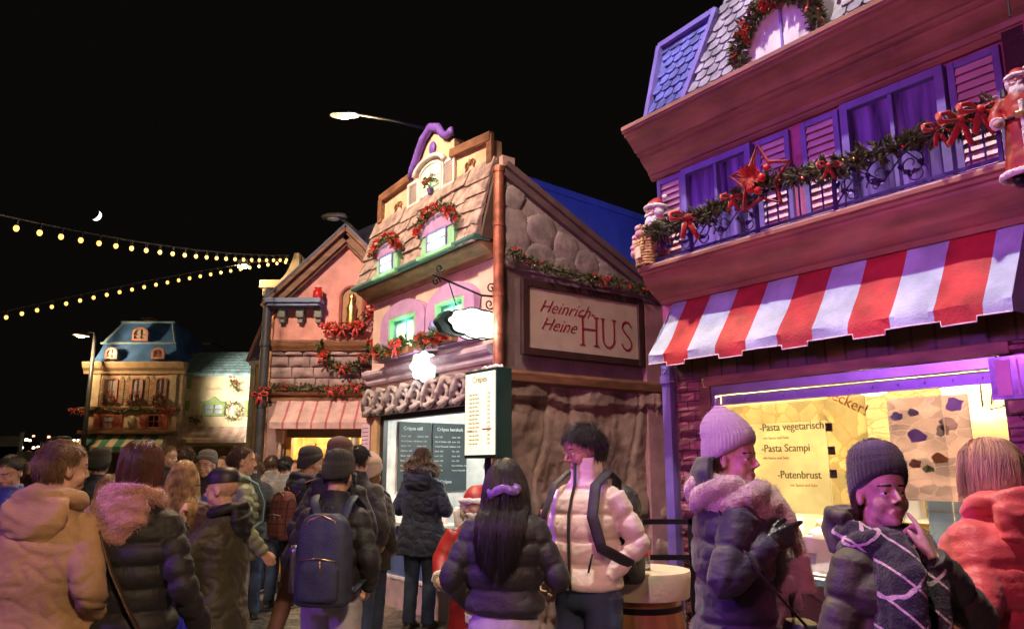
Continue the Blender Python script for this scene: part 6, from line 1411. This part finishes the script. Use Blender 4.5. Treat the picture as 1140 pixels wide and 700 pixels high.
m = MB(); m.rings([(0,0,0,.03,.03),(0,0,.02,.033,.033),(0,0,.13,.033,.033),(0,0,.17,.024,.024),(0,0,.2,.012,.012),(0,0,.215,.012,.012)], 20); m.build('bottle', mat('clear_plastic', (.8,.85,.85), .1, trans=.8, bump=0), b_, True); m = MB(); m.rings([(0,0,.08,.0345,.0345),(0,0,.13,.0345,.0345)], 20); m.build('label_band', BAUR, b_, True, ang=40); m = MB(); m.rings([(0,0,.21,.014,.014),(0,0,.228,.014,.014)], 14); m.build('cap', BAUR, b_, True, ang=40)
t = thing('barrier_rail', 'low black metal barrier between the barrel and the pink wall', 'railing', (p.x+.10,5.6,0), 0)
m = MB(); 
for z in (.35,.98,1.22): m.bar((-.1,0,z),(.85,0,z),.035)
for x in (-.08,.4,.82): m.bar((x,0,0),(x,0,1.24),.035)
m.build('frame', IRON, t)
# ================================================================ the crowd
def P(label, px, pyt, Y, face, *a, **k):
    p = at(px, pyt, Y); H = k.pop('H', p.z); return person(label, p.x, Y, H, face, *a, **k)
# tan coat
r1, M1, k1 = P('man in a tan hooded coat seen from behind', 70, 492, 3.4, -8, TAN, DEN, SK, HLB, 1, 'short', .045, yaw=-28, th=1.16, hem=.76, hood=1.15, arms=('pocket','pocket'), seed=1, wid=1.06, hairn=2200)
# black puffer woman with brown bag
r2, M2, k2 = P('woman in a black down coat with pink hood and brown shoulder bag', 158, 491, 3.5, -6, BLK, DEN, SK, mat('hair_dark_red', (.08,.028,.022), .42, bump=0, var=.3), 1, 'bob', .17, yaw=8, th=1.12, hem=.55, puff=.095, hood=1.0, hoodm=PNK, arms=('pocket','loose'), seed=2, hairn=1400)
m = MB(); m.tube([(-.09,-.12,1.46),(-.05,-.165,1.36),(.03,-.185,1.2),(.12,-.185,1.05),(.19,-.17,.93)], .006, 8, flat=2.6, up=(0,1,0)); m.tube([(-.09,-.12,1.46),(-.1,-.02,1.51),(-.06,.12,1.42)], .006, 8, flat=2.6, up=(1,0,0)); worn(r2, k2, m, 'bag_strap', LEA)
m = MB(); m.rings([(.21,-.15,.66,.09,.05),(.21,-.15,.70,.12,.065),(.21,-.15,.82,.115,.06),(.20,-.15,.92,.07,.035),(.20,-.15,.94,.03,.02)], 24, 2.8)
worn(r2, k2, m, 'shoulder_bag', LEA, rm=.01, disp=lambda c: .006*noise.noise(c*18)+.006*(1-abs(noise.noise(Vector((c.x*22,c.y*22,c.z*7))))))
# boy with cap
r3, M3, k3 = P('boy in a dark cap and long dark coat raising a hand to his mouth', 252, 524, 4.6, 84, OLV, DEN, SK, None, 1, 'short', .015, pitch=-4, th=1.08, hem=.60, arms=('mouth','front'), hat='cap', hatm=mat('black_cap', (.02,.018,.03), .5, bump=.1), hood=.85, hoodm=BLK, seed=3, eyes=True,
    hands=[dict(d=(-.2,.1,1), n=(.4,-1,0), th=(1,0,0), curls=(.6,.7,.8,.8), thumb=.5), None])
m = MB()
for s_ in (-1,): m.rings([(0,.0,z,.245,.185) for z in (.66,.8,.95,1.1)], 40, 2.3)
fs_ = []; m2_ = MB(); n_ = 40
for i, (va) in enumerate([0]): pass
pan = MB(); 
for q in range(3):
    for jx in range(8):
        a0_ = PI*(.50+.055*jx); a1_ = a0_+PI*.06; z0_ = .66+.15*q
        pan.add([(.262*math.cos(a0_),.200*math.sin(a0_),z0_),(.262*math.cos(a1_),.200*math.sin(a1_),z0_),(.248*math.cos(a1_),.190*math.sin(a1_),z0_+.15),(.248*math.cos(a0_),.190*math.sin(a0_),z0_+.15)], [(0,1,2,3)])
o_ = worn(r3, k3, pan, 'blue_panel', mat('blue_reflective', (.06,.10,.45), .35, bump=.1)); md = o_.modifiers.new('s','SOLIDIFY'); md.thickness = .008; md.offset = 1
m = MB(); m.box(-.012,.012,.0,.004,0,.035,M3 @ Matrix.Translation((.088,-.02,.075)) @ Matrix.Rotation(PI/2,4,'Z')); worn(r3, k3, m, 'cap_badge', WHT)
# blond long hair
P('woman with long blond hair in a plum coat seen from behind', 205, 512, 5.5, 12, mat('plum_cloth', (.07,.025,.05), .7, sheen=.3), DEN, SK, HBL, 1, 'long', .42, th=1.1, hem=.62, seed=4, yaw=10, hairn=1600)
r5, M5, k5 = P('man in a sage green quilted jacket turned to the right', 268, 497, 6.5, -48, GRN, DEL, SK, HBR, 1, 'short', .05, puff=.075, th=1.1, hem=.86, hood=.9, seed=5, arms=('pocket','loose'), yaw=-20)
backpack(r5, k5, mat('teal_pack', (.12,.22,.24), .6), MTD, z0=.98, h=.4, w=.26, d=.13)
r6, M6, k6 = P('man in a grey knitted cap and glasses facing the camera', 232, 505, 8, 176, CHR, DEN, SK, None, 1, hat='beanie', hatm=GYK, seed=6)
def glasses(root, M, k, m):
    g = MB()
    for s in (-1,1): g.tube([M @ Vector((s*.031+.021*math.cos(a), .093+.004*abs(math.cos(a)), .0+.016*math.sin(a))) for a in [2*PI*i/16 for i in range(16)]], .0016, 5, close=True); g.tube([M @ Vector((s*.052,.09,.004)), M @ Vector((s*.076,.03,.008)), M @ Vector((s*.078,-.02,.004))], .0015, 5)
    g.tube([M @ Vector((-.01,.096,.004)), M @ Vector((.01,.096,.004))], .0016, 5); worn(root, k, g, 'glasses', m)
glasses(r6, M6, k6, IRON)
P('man with curly dark hair in a blue jacket looking down at the left edge', 17, 508, 5.8, 168, mat('cobalt_nylon', (.03,.05,.28), .5, sheen=.2), DEN, SK, HB, 1, 'short', .05, pitch=-22, th=1.05, seed=7, arms=('front','front'))
P('person in a black knitted cap seen from behind near the mansard house', 112, 503, 7.5, 10, NAV, DEN, SK, HB, 0, hat='beanie', hatm=BKK, seed=8)
P('man with short fair hair and bare face looking right beyond the crowd', 186, 497, 9, -100, CHR, DEN, SK, HLB, 1, seed=9)
P('person with tousled brown hair seen from behind beside the fair haired man', 207, 497, 9.3, 5, BLK, DEN, SK, HBR, 0, 'short', .06, seed=10)
P('woman with light hair and a rose scarf half hidden between two coats', 124, 535, 4.7, 25, BLK, DEN, SK, HLB, 0, 'long', .3, seed=11, hood=1.0, hoodm=PNK, H=1.55)
P('person in a dark hooded coat walking with a plaid backpack', 345, 500, 7.0, -42, NAV, BRT, SK, None, 1, hat='beanie', hatm=BKK, seed=12, stride=.22, hem=.88, puff=.0, th=1.15, hood=1.0, arms=('pocket','pocket'), H=1.74)
r11 = [o for o in bpy.data.objects if o.get('label', '').startswith('person in a dark hooded coat walking')][0]
backpack(r11, r11['k'], PDP, MTD, z0=1.0, h=.40, w=.28, d=.15)
P('tall man in a brown knitted cap and black coat behind the rucksack wearer', 378, 494, 5.8, -6, BLK, DEN, SK, None, 1, hat='beanie', hatm=BRK, seed=13, hem=.72, hood=1.1, wid=1.04, H=1.77)
P('person with dark hair peeping out beside the brown knitted cap', 399, 496, 6.5, -15, CHR, DEN, SK, HB, 0, 'short', .05, seed=14)
r13, M13, k13 = P('man in a black cap and dark puffer wearing a big dark rucksack', 376, 511, 4.6, -10, BLK, DEL, SK, HB, 1, 'short', .03, hat='beanie', hatm=BKK, th=1.06, hem=1.0, puff=.11, seed=15, arms=('front','pocket'), H=1.65, pitch=-10)
bp = backpack(r13, k13, mat('slate_pack', (.025,.035,.07), .6, bump=.3, bs=150), GLD, back=-.17, z0=.92, h=.50, w=.32, d=.17, cx=.05)
m = MB(); m.rings([(-.14,-.22,.98,.034,.034),(-.14,-.22,1.18,.034,.034),(-.14,-.22,1.2,.036,.036),(-.14,-.22,1.24,.03,.03)], 18); worn(r13, k13, m, 'flask', STL)
r14, M14, k14 = P('person in a cream knitted cap queueing at the crepe hatch', 413, 513, 6.8, -22, CHR, DEN, SK, HLB, 1, 'bob', .15, hat='beanie', hatm=CRK, hatkw=dict(point=.03, h=.12), seed=16, hood=1.0, hoodm=FUR, hem=.8)
backpack(r14, k14, mat('silver_pack', (.20,.25,.24), .5), MTD, z0=.95, h=.42, w=.30, d=.16, back=-.15)
# navy parka at the hatch
r15, M15, k15 = P('person in a navy parka with fur hood standing at the crepe hatch', 471, 499, 8.25, -18, NAV, DEN, SK, HBR, 1, 'short', .05, th=1.12, hem=.70, hood=1.2, arms=('front','front'), seed=17, H=1.80)
def furring(root, k, c, R, n, L, m, sy=1.2, seed=1, sz=.35):
    g = MB(); r = random.Random(seed)
    for i in range(n):
        a = r.uniform(0,2*PI); b = r.uniform(0,2*PI); p = Vector((c[0]+R*math.cos(a), c[1]+R*sy*math.sin(a), c[2]+sz*R*math.sin(a)*-1)); v = Vector((math.cos(a)*math.cos(b), math.sin(a)*math.cos(b), math.sin(b)+.2))
        p = p+v*.03; g.tube([p, p+v*L*.6+Vector((r.gauss(0,.006),r.gauss(0,.006),r.gauss(0,.006))), p+v*L+Vector((r.gauss(0,.01),r.gauss(0,.01),r.gauss(0,.01)-.005))], [.0035,.002,.0005], 3)
    return worn(root, k, g, 'fur_trim', m)
furring(r15, k15, (0,-.03,1.53), .125, 900, .05, FUR, seed=3)
# long haired woman in black puffer
r16, M16, k16 = P('woman with very long dark hair tied by a purple band in a black puffer jacket', 562, 510, 4.0, -12, BLK, DEL, SK, HB, 1, 'long', .46, th=1.12, hem=.96, puff=.12, seed=18, yaw=0, wid=1.0, arms=('pocket',((.30,-.02,1.12),(.22,.24,1.2))), hairn=3000, legw=1.05, back=-.17)
m = MB(); m.tube([M16 @ Vector((.07*math.cos(a)+.015, -.100+.030*math.sin(a)-.02, -.045+.05*math.cos(a)*.2+.012*math.sin(3*a))) for a in [2*PI*i/24 for i in range(24)]], .026, 8, close=True)
worn(r16, k16, m, 'hair_band', mat('violet_satin', (.14,.08,.26), .4, bump=.2), rm=.006, disp=lambda c: .006*noise.noise(c*40))
P('person in a pink jacket holding up a hand, mostly hidden behind the long haired woman', 566, 518, 5.0, 172, mat('pink_cloth', (.55,.25,.28), .7), DEN, SK, HBR, 1, 'bob', .2, seed=19, H=1.55, arms=(((.26,.05,1.15),(.28,.12,1.36)),'pocket'), hands=[dict(d=(0,0,1), n=(0,1,0), th=(1,0,0), curls=(.2,.25,.3,.4), thumb=.2), None])
# cream puffer man
r18, M18, k18 = P('dark haired man with glasses in a cream puffer jacket and black rucksack', 652, 475, 4.3, 140, CRM, DEN, SKD, HB, 2, 'short', .07, yaw=-34, pitch=-14, th=1.0, wid=.90, puff=.125, hem=.93, seed=20, arms=(((.255,-.09,1.16),(.150,.045,1.0)),'pocket'), hands=[dict(d=(.35,-.15,-1), n=(1,0,0), th=(0,1,0), curls=(.3,.3,.3,.3), thumb=.6), None], eyes=True, hairn=3200, collar=2.0, beard=HB)
glasses(r18, M18, k18, GLD)
bk_ = backpack(r18, k18, mat('black_pack', (.02,.02,.022), .6, bump=.3, bs=150), MTD, back=-.17, z0=.94, h=.50, w=.32, d=.18, cx=0, out=1.16)
m = MB(); m.tube([(0,.160,.94),(0.0,.168,1.0),(0,.168,1.1),(0,.170,1.2),(0,.166,1.3),(0,.140,1.38),(0,.108,1.45),(0,.102,1.56)], .008, 8); worn(r18, k18, m, 'zip', BLK)
m = MB(); m.tube([(-.13,.150,1.12),(-.11,.160,1.03)], .006, 6); worn(r18, k18, m, 'pocket_zip', BLK)
# lilac hat woman
r20, M20, k20 = P('woman in a lilac knitted hat and thick beige scarf pointing with a gloved hand', 808, 480, 3.4, -88, mat('plum_black_nylon', (.018,.010,.030), .6, var=.2, bump=.15, bs=120, sheen=.2), DEN, SK, HBR, 2, 'long', .16, yaw=-42, pitch=2, th=1.1, hem=.5, puff=.16, seed=21, hat='beanie', hatm=LIL, hatkw=dict(h=.135, fold=.06, rib=46, slouch=.25, point=.03), headscale=1.02,
    arms=('down', ((.25,-.13,1.13),(.20,.10,1.30))), gloves=BLE, hands=[None, dict(d=(-.05,1,.35), n=(-1,.1,-.2), th=(0,.1,1), curls=(.15,.6,.75,.85), thumb=.2)], collar=.6, hairn=900)
def woolring(root, k, cz, R, r_, m, name='scarf', twist=3, n=3, sy=.95, cy=.0, amp=.03, rm=.008, ends=()):
    s_ = MB()
    for j in range(n):
        ph = 2*PI*j/n
        s_.tube([((R+amp*math.cos(twist*a+ph))*math.cos(a), cy+(R+amp*math.cos(twist*a+ph))*sy*math.sin(a), cz+amp*1.2*math.sin(twist*a+ph)-.02*math.sin(a)) for a in [2*PI*i/48 for i in range(48)]], r_, 10, close=True)
    for e in ends: s_.tube(e[0], e[1], 12, flat=e[2], up=e[3] if len(e) > 3 else None)
    return worn(root, k, s_, name, m, rm=rm, disp=lambda c: .006*noise.noise(c*26)+.007*(1-abs(noise.noise(Vector((c.x*20,c.y*20,c.z*30))))))
woolring(r20, k20, 1.465, .115, .046, SCF, amp=.036, twist=2, n=3, sy=1.05, cy=.015, ends=[([(.06,.13,1.47),(.09,.19,1.38),(.11,.21,1.24),(.10,.22,1.10)], [.03,.028,.032,.04], 2.0)])
m = MB()
for i in range(26):
    x_ = .05+.10*(i/25); m.tube([(x_+.01,.215,1.11),(x_+.01+.004*math.sin(i*2),.22,1.04+.01*math.sin(i*5))], .004, 5)
worn(r20, k20, m, 'scarf_fringe', SCF)
m = MB(); m.rings([(0,-.08,1.42,.13,.05),(0,-.11,1.5,.12,.05),(0,-.115,1.58,.10,.045),(0,-.10,1.64,.07,.03)], 24); worn(r20, k20, m, 'coat_hood', MATS['plum_black_nylon'], rm=.01, disp=lambda c: .006*noise.noise(c*15))
m = MB(); m.rings([(.20,.20,.76,.085,.05),(.20,.20,.78,.10,.06),(.20,.20,.96,.10,.06),(.20,.20,1.0,.085,.05)], 24, 4); bagm = worn(r20, k20, m, 'handbag', BLE, rm=.008)
m = MB(); m.tube([(.11,.2,1.0),(.06,.2,1.2),(-.02,.17,1.42)], .006, 8); m.tube([(.29,.18,1.0),(.3,.0,1.2),(.12,-.1,1.45)], .006, 8); worn(r20, k20, m, 'bag_strap', BLE)
m = MB(); m.rings([(.31,.21,.86,.012,.02),(.315,.21,.88,.014,.025),(.31,.21,.90,.012,.02)], 12); worn(r20, k20, m, 'clasp', GLD)
# plaid scarf woman
r21, M21, k21 = P('woman in a charcoal knitted hat and plaid scarf with a finger on her cheek', 972, 513, 2.7, -150, OLV, DEN, SK, HBR, 2, 'long', .14, yaw=-26, pitch=6, th=1.16, hem=.62, puff=.15, seed=22, hat='beanie', hatm=CHK, hatkw=dict(h=.135, fold=.062, rib=40, point=.0), headscale=1.03,
    arms=(((.21,.22,1.19),(-.015,.205,1.425)),'down'), hands=[dict(d=(-.12,-.40,1), n=(.35,-1,-.3), th=(1,-.2,.2), curls=(.15,.85,.95,1.0), thumb=.55), None], collar=.6, hairn=900)
woolring(r21, k21, 1.455, .108, .038, PLD, amp=.028, twist=2, n=3, sy=1.0, cy=.01, ends=[([(.09,.09,1.47),(.14,.16,1.36),(.17,.17,1.2),(.2,.14,1.0),(.22,.12,.85)], [.035,.045,.045,.045,.05], 2.0, (0,1,0)), ([(.03,.12,1.45),(.0,.17,1.36),(.05,.19,1.2),(.08,.19,1.05)], [.035,.04,.04,.04], 2.0, (0,1,0))])
m = MB(); m.rings([(0,-.10,1.42,.14,.06),(0,-.13,1.5,.13,.07),(0,-.11,1.58,.12,.07)], 24); m.tube([(.10*math.cos(u)*1.15, -.04+.10*math.sin(u)*1.1, 1.54-.02*math.sin(u)) for u in [PI+PI*i/12 for i in range(13)]], .03, 10); worn(r21, k21, m, 'coat_hood', OLV, rm=.01, disp=lambda c: .008*noise.noise(c*15))
m = MB(); m.tube([(.02,.14,1.46),(.10,.205,1.3),(.2,.21,1.1),(.27,.13,.95)], .006, 8, flat=3, up=(0,1,0)); worn(r21, k21, m, 'bag_strap', BLK)
# red jacket woman
r22, M22, k22 = P('woman with blond streaked hair in a bright red puffer jacket seen from behind', 1100, 489, 2.95, 22, RED, DEN, SK, mat('hair_streaked', (.48,.29,.16), .42, bump=0, var=.55, vs=9, stretch=(1,1,.15)), 1, 'bob', .20, yaw=8, th=1.25, hem=.82, puff=.16, hood=1.25, seed=23, hairn=2600, wid=1.08, headscale=1.05)
m = MB(); m.tube([(.11,-.12,1.45),(.05,-.19,1.36),(-.06,-.215,1.22),(-.18,-.19,1.08),(-.24,-.10,.98)], .006, 8, flat=3.6, up=(0,1,0)); st_ = worn(r22, k22, m, 'bag_strap', BLK)
m = MB(); [m.ell((-.02-.03*i,-.212,1.29-.03*i), .006, n=8, m=6) for i in range(4)]; sd_ = m.build('stud', MTL, st_, True, scale=k22)
# seller in the crepe hatch
q = FC.W(-1.0,.62); person('seller in a cream cap bending inside the crepe hatch', q.x, q.y, 1.66, 118, mat('cream_apron', (.62,.55,.42), .8), DEN, SK, None, lvl=1, hat='beanie', hatm=CRK, seed=25, arms=('front','front'), pitch=-25)
def kid(root, nm): return [c for c in root.children if c.name.split('.')[0] == nm][0]
fuzz(kid(r20,'scarf'), 5200, .016, .0009, SCF, 1); fuzz(kid(r20,'beanie'), 2600, .007, .0007, LIL, 2); fuzz(kid(r21,'beanie'), 2600, .007, .0007, CHK, 3); fuzz(kid(r21,'scarf'), 2600, .010, .0008, MATS['charcoal_knit'], 4)
fuzz(kid(r2,'hood'), 4500, .013, .0011, PNK, 5); fuzz(kid(r13,'beanie'), 1400, .008, .0009, BKK, 6)
# far crowd
far = [(88,512,11,20,'dark haired person at the far left below the mansard house'),(214,506,11.5,-20,'person in dark clothes near the cream awning'),(250,508,12,160,'person facing the camera below the cream awning'),(146,508,12,15,'person in dark coat in front of the green striped awning'),(303,507,10.5,10,'person in grey by the pale post'),(298,512,11,-60,'person turned right in front of the orange house end'),(52,510,8.5,-20,'person in a tan coat half hidden behind the tan hooded man'),(172,509,8.2,15,'person in navy between the down coat and the fair haired man'),(282,506,8.8,30,'person in a black coat behind the sage jacket'),(318,508,9.5,-10,'person in grey wool near the pink house counter'),(232,511,10.5,170,'person in green facing the camera behind the grey capped man'),(330,512,11.2,160,'person in tan facing the camera by the pink house counter')]
fm_ = [CHR, NAV, TAN, BLK, GYK, GRN]
for i, (px, py, Y, f_, lb) in enumerate(far): P(lb, px, py, Y, f_, fm_[i % 6 if i < 6 else (2,1,3,4,5,2)[i-6]], DEN, SK, (HB,HBR,HLB)[i % 3], 0, 'short', .05, seed=40+i)
# christmas figure at the crepe corner
t, k = elder('life sized bearded figure in red robe holding a jar at the crepe house corner', (at(530,560,6.5).x,6.5,0), -8, 1.46); 
q = MB(); q.rings([(.10,-.30,.33,.08,.08),(.10,-.30,.36,.10,.10),(.10,-.30,.43,.10,.10),(.10,-.30,.46,.085,.085)], 24); jar = q.build('held_jar', mat('jar_glaze', (.16,.06,.03), .3), t, True, scale=1.25)
q = MB(); q.rings([(.10,-.30,.46,.09,.09),(.10,-.30,.50,.09,.09)], 24); q.build('jar_lid', WHT, jar, True, scale=1.25, ang=40)
q = MB(); q.rings([(.10,-.30,.375,.103,.103),(.10,-.30,.42,.103,.103)], 24); q.build('jar_label', WHT, jar, True, scale=1.25, ang=40)
text('nutella', .045, 'jar_lettering', BAUR, jar, (.045,-.508,.482), depth=.001)
q = MB(); q.rings([(.10,-.30,.24,.12,.11),(.10,-.30,.31,.15,.13),(.10,-.30,.33,.10,.09)], 24); q.rings([(.10,-.28,.02,.10,.10),(.10,-.28,.14,.14,.12),(.10,-.28,.24,.10,.10)], 24); q.build('golden_sack', GLD, t, True, scale=1.25)

# ================================================================ light
def spot(name, loc, tgt, col, e, ang=60, size=.15, blend=.6):
    l = bpy.data.lights.new(name, 'SPOT'); l.energy = e; l.color = col; l.spot_size = R_(ang); l.spot_blend = blend; l.shadow_soft_size = size
    o = bpy.data.objects.new(name, l); COL.objects.link(o); o.location = loc; o.rotation_euler = (Vector(tgt)-Vector(loc)).to_track_quat('-Z','Y').to_euler()
def point(name, loc, col, e, size=.15):
    l = bpy.data.lights.new(name, 'POINT'); l.energy = e; l.color = col; l.shadow_soft_size = size
    o = bpy.data.objects.new(name, l); COL.objects.link(o); o.location = loc
K = FR.W(1.7,-3.3,10.2); spot('square_lamp', K, FR.W(1.4,0,3.0), (1,.90,.80), 3600, 50, .10)
spot('magenta_flood', (-2.6,.6,3.0), (1.7,5.2,3.6), (.90,.14,.72), 260, 62, .2)
spot('violet_flood', (-3.2,4.2,7.6), (1.6,6.0,4.6), (.25,.14,1), 480, 40, .2)
spot('purple_crowd_flood', (-6.5,1.0,3.6), (-.8,4.0,1.2), (.50,.12,1), 620, 70, .25)
spot('amber_lane_lamp', (-4.6,5.5,8.0), (-1.6,10.3,3.6), (1,.72,.50), 4200, 58, .2)
spot('pink_lane_flood', (-4.2,4.5,3.4), (-1.2,9.8,3.6), (1,.30,.50), 280, 60, .2)
spot('warm_crowd_lamp', (-1.5,7.4,6.6), (-1.8,3.4,1.0), (1,.68,.40), 1500, 95, .25)
spot('tawny_crowd_lamp', (.9,-1.4,4.6), (-1.8,3.5,1.1), (1,.64,.36), 1150, 50, .12)
spot('cornice_wash', (-1.4,1.2,2.6), (1.5,5.3,3.9), (1,.42,.26), 110, 60, .15)
spot('rose_crowd_flood', (-.9,.5,3.2), (1.3,3.4,1.5), (1,.26,.55), 190, 60, .2)
spot('house_front_light', (-8.8,17.2,3.6), (-7.0,21.3,3.7), (1,.84,.68), 1500, 40, .3); spot('mansard_front_fill', (-6.5,17.6,3.2), (-6.3,21.2,3.7), (1,.86,.72), 650, 60, .3); spot('yellow_front_fill', (-4.5,17.8,3.2), (-4.3,21.3,3.6), (1,.76,.42), 220, 50, .3)  # mansard and yellow fronts get added unseen fill spots for brightness
spot('violet_side_flood', (-4.0,2.0,3.3), (1.0,3.3,1.3), (.38,.10,1), 760, 45, .2)
point('lamp_glow_near', at(387,133,12)-Vector((0,0,.12)), (1,.68,.36), 90, .1); point('lamp_glow_far', at(92,377,20)-Vector((0,0,.15)), (1,.68,.30), 160, .1); point('flood_glow', at(271,300,12.6)-Vector((0,.15,.1)), (1,.7,.3), 60, .08)
spot('mansard_blue_light', (-7.6,17.5,5.8), (-6.2,21.3,5.1), (.35,.50,1), 2800, 24, .3)
c = FC.W(-1.2,.9); point('crepe_hatch_lamp', (c.x,c.y,2.3), (.95,1,.94), 95, .2)
c = FR.W(1.1,1.0); point('pasta_stall_lamp', (c.x,c.y,2.3), (1,.88,.60), 560, .2)
c = FR.W(2.0,.6); point('pasta_stall_lamp', (c.x,c.y,2.2), (1,.80,.45), 70, .15)
c = FP.W(1.0,.9); point('pink_house_lamp', (c.x,c.y,2.25), (1,.74,.36), 90, .15)
point('mansard_stall_lamp', (-6.2,21.7,2.2), (1,.8,.5), 90, .15); point('yellow_stall_lamp', (-4.0,22.1,2.2), (1,.85,.55), 90, .15)
spot('hall_blue_flood', (4.4,8.9,4.3), (1.6,12.8,5.2), (.20,.24,1), 520, 80, .2)
spot('hus_wall_wash', (-1.2,4.4,6.6), (.7,8.2,3.0), (1,.70,.54), 800, 45, .3)
for i, (p_, e_) in enumerate(GL_): point('window_green_glow', p_, (.25,1,.45), e_*1.4, .04)
p_ = FC.W(.10,-.35,3.0); point('cloud_sign_glow', p_, (1,1,.92), 12, .12); p_ = FC.W(-1.5,-.42,2.75); point('round_sign_glow', p_, (1,1,.92), 10, .1)
s = bpy.data.lights.new('moon_sun', 'SUN'); s.energy = .01; s.angle = R_(.5); s.color = (.8,.85,1); so = bpy.data.objects.new('moon_sun', s); COL.objects.link(so); so.rotation_euler = (R_(60),0,R_(20))
nt = W.node_tree; sky = nt.nodes.new('ShaderNodeTexSky'); sky.sky_type = 'NISHITA'; sky.sun_disc = False; sky.sun_elevation = R_(-9); sky.sun_rotation = R_(200)
b2 = nt.nodes.new('ShaderNodeBackground'); b2.inputs[0].default_value = (1,.85,.72,1); b2.inputs[1].default_value = .003; ad = nt.nodes.new('ShaderNodeAddShader'); nt.links.new(nt.nodes['Background'].outputs[0], ad.inputs[0]); nt.links.new(b2.outputs[0], ad.inputs[1]); nt.links.new(ad.outputs[0], nt.nodes['World Output'].inputs[0])
nt.links.new(sky.outputs[0], nt.nodes['Background'].inputs[0]); nt.nodes['Background'].inputs[1].default_value = .05
v = S.view_settings; v.view_transform = 'Standard'; v.look = 'None'; v.exposure = 0; v.gamma = 1
S.render.engine = 'CYCLES'; S.cycles.use_denoising = True; S.cycles.max_bounces = 5; S.cycles.use_adaptive_sampling = True; S.cycles.sample_clamp_indirect = 6
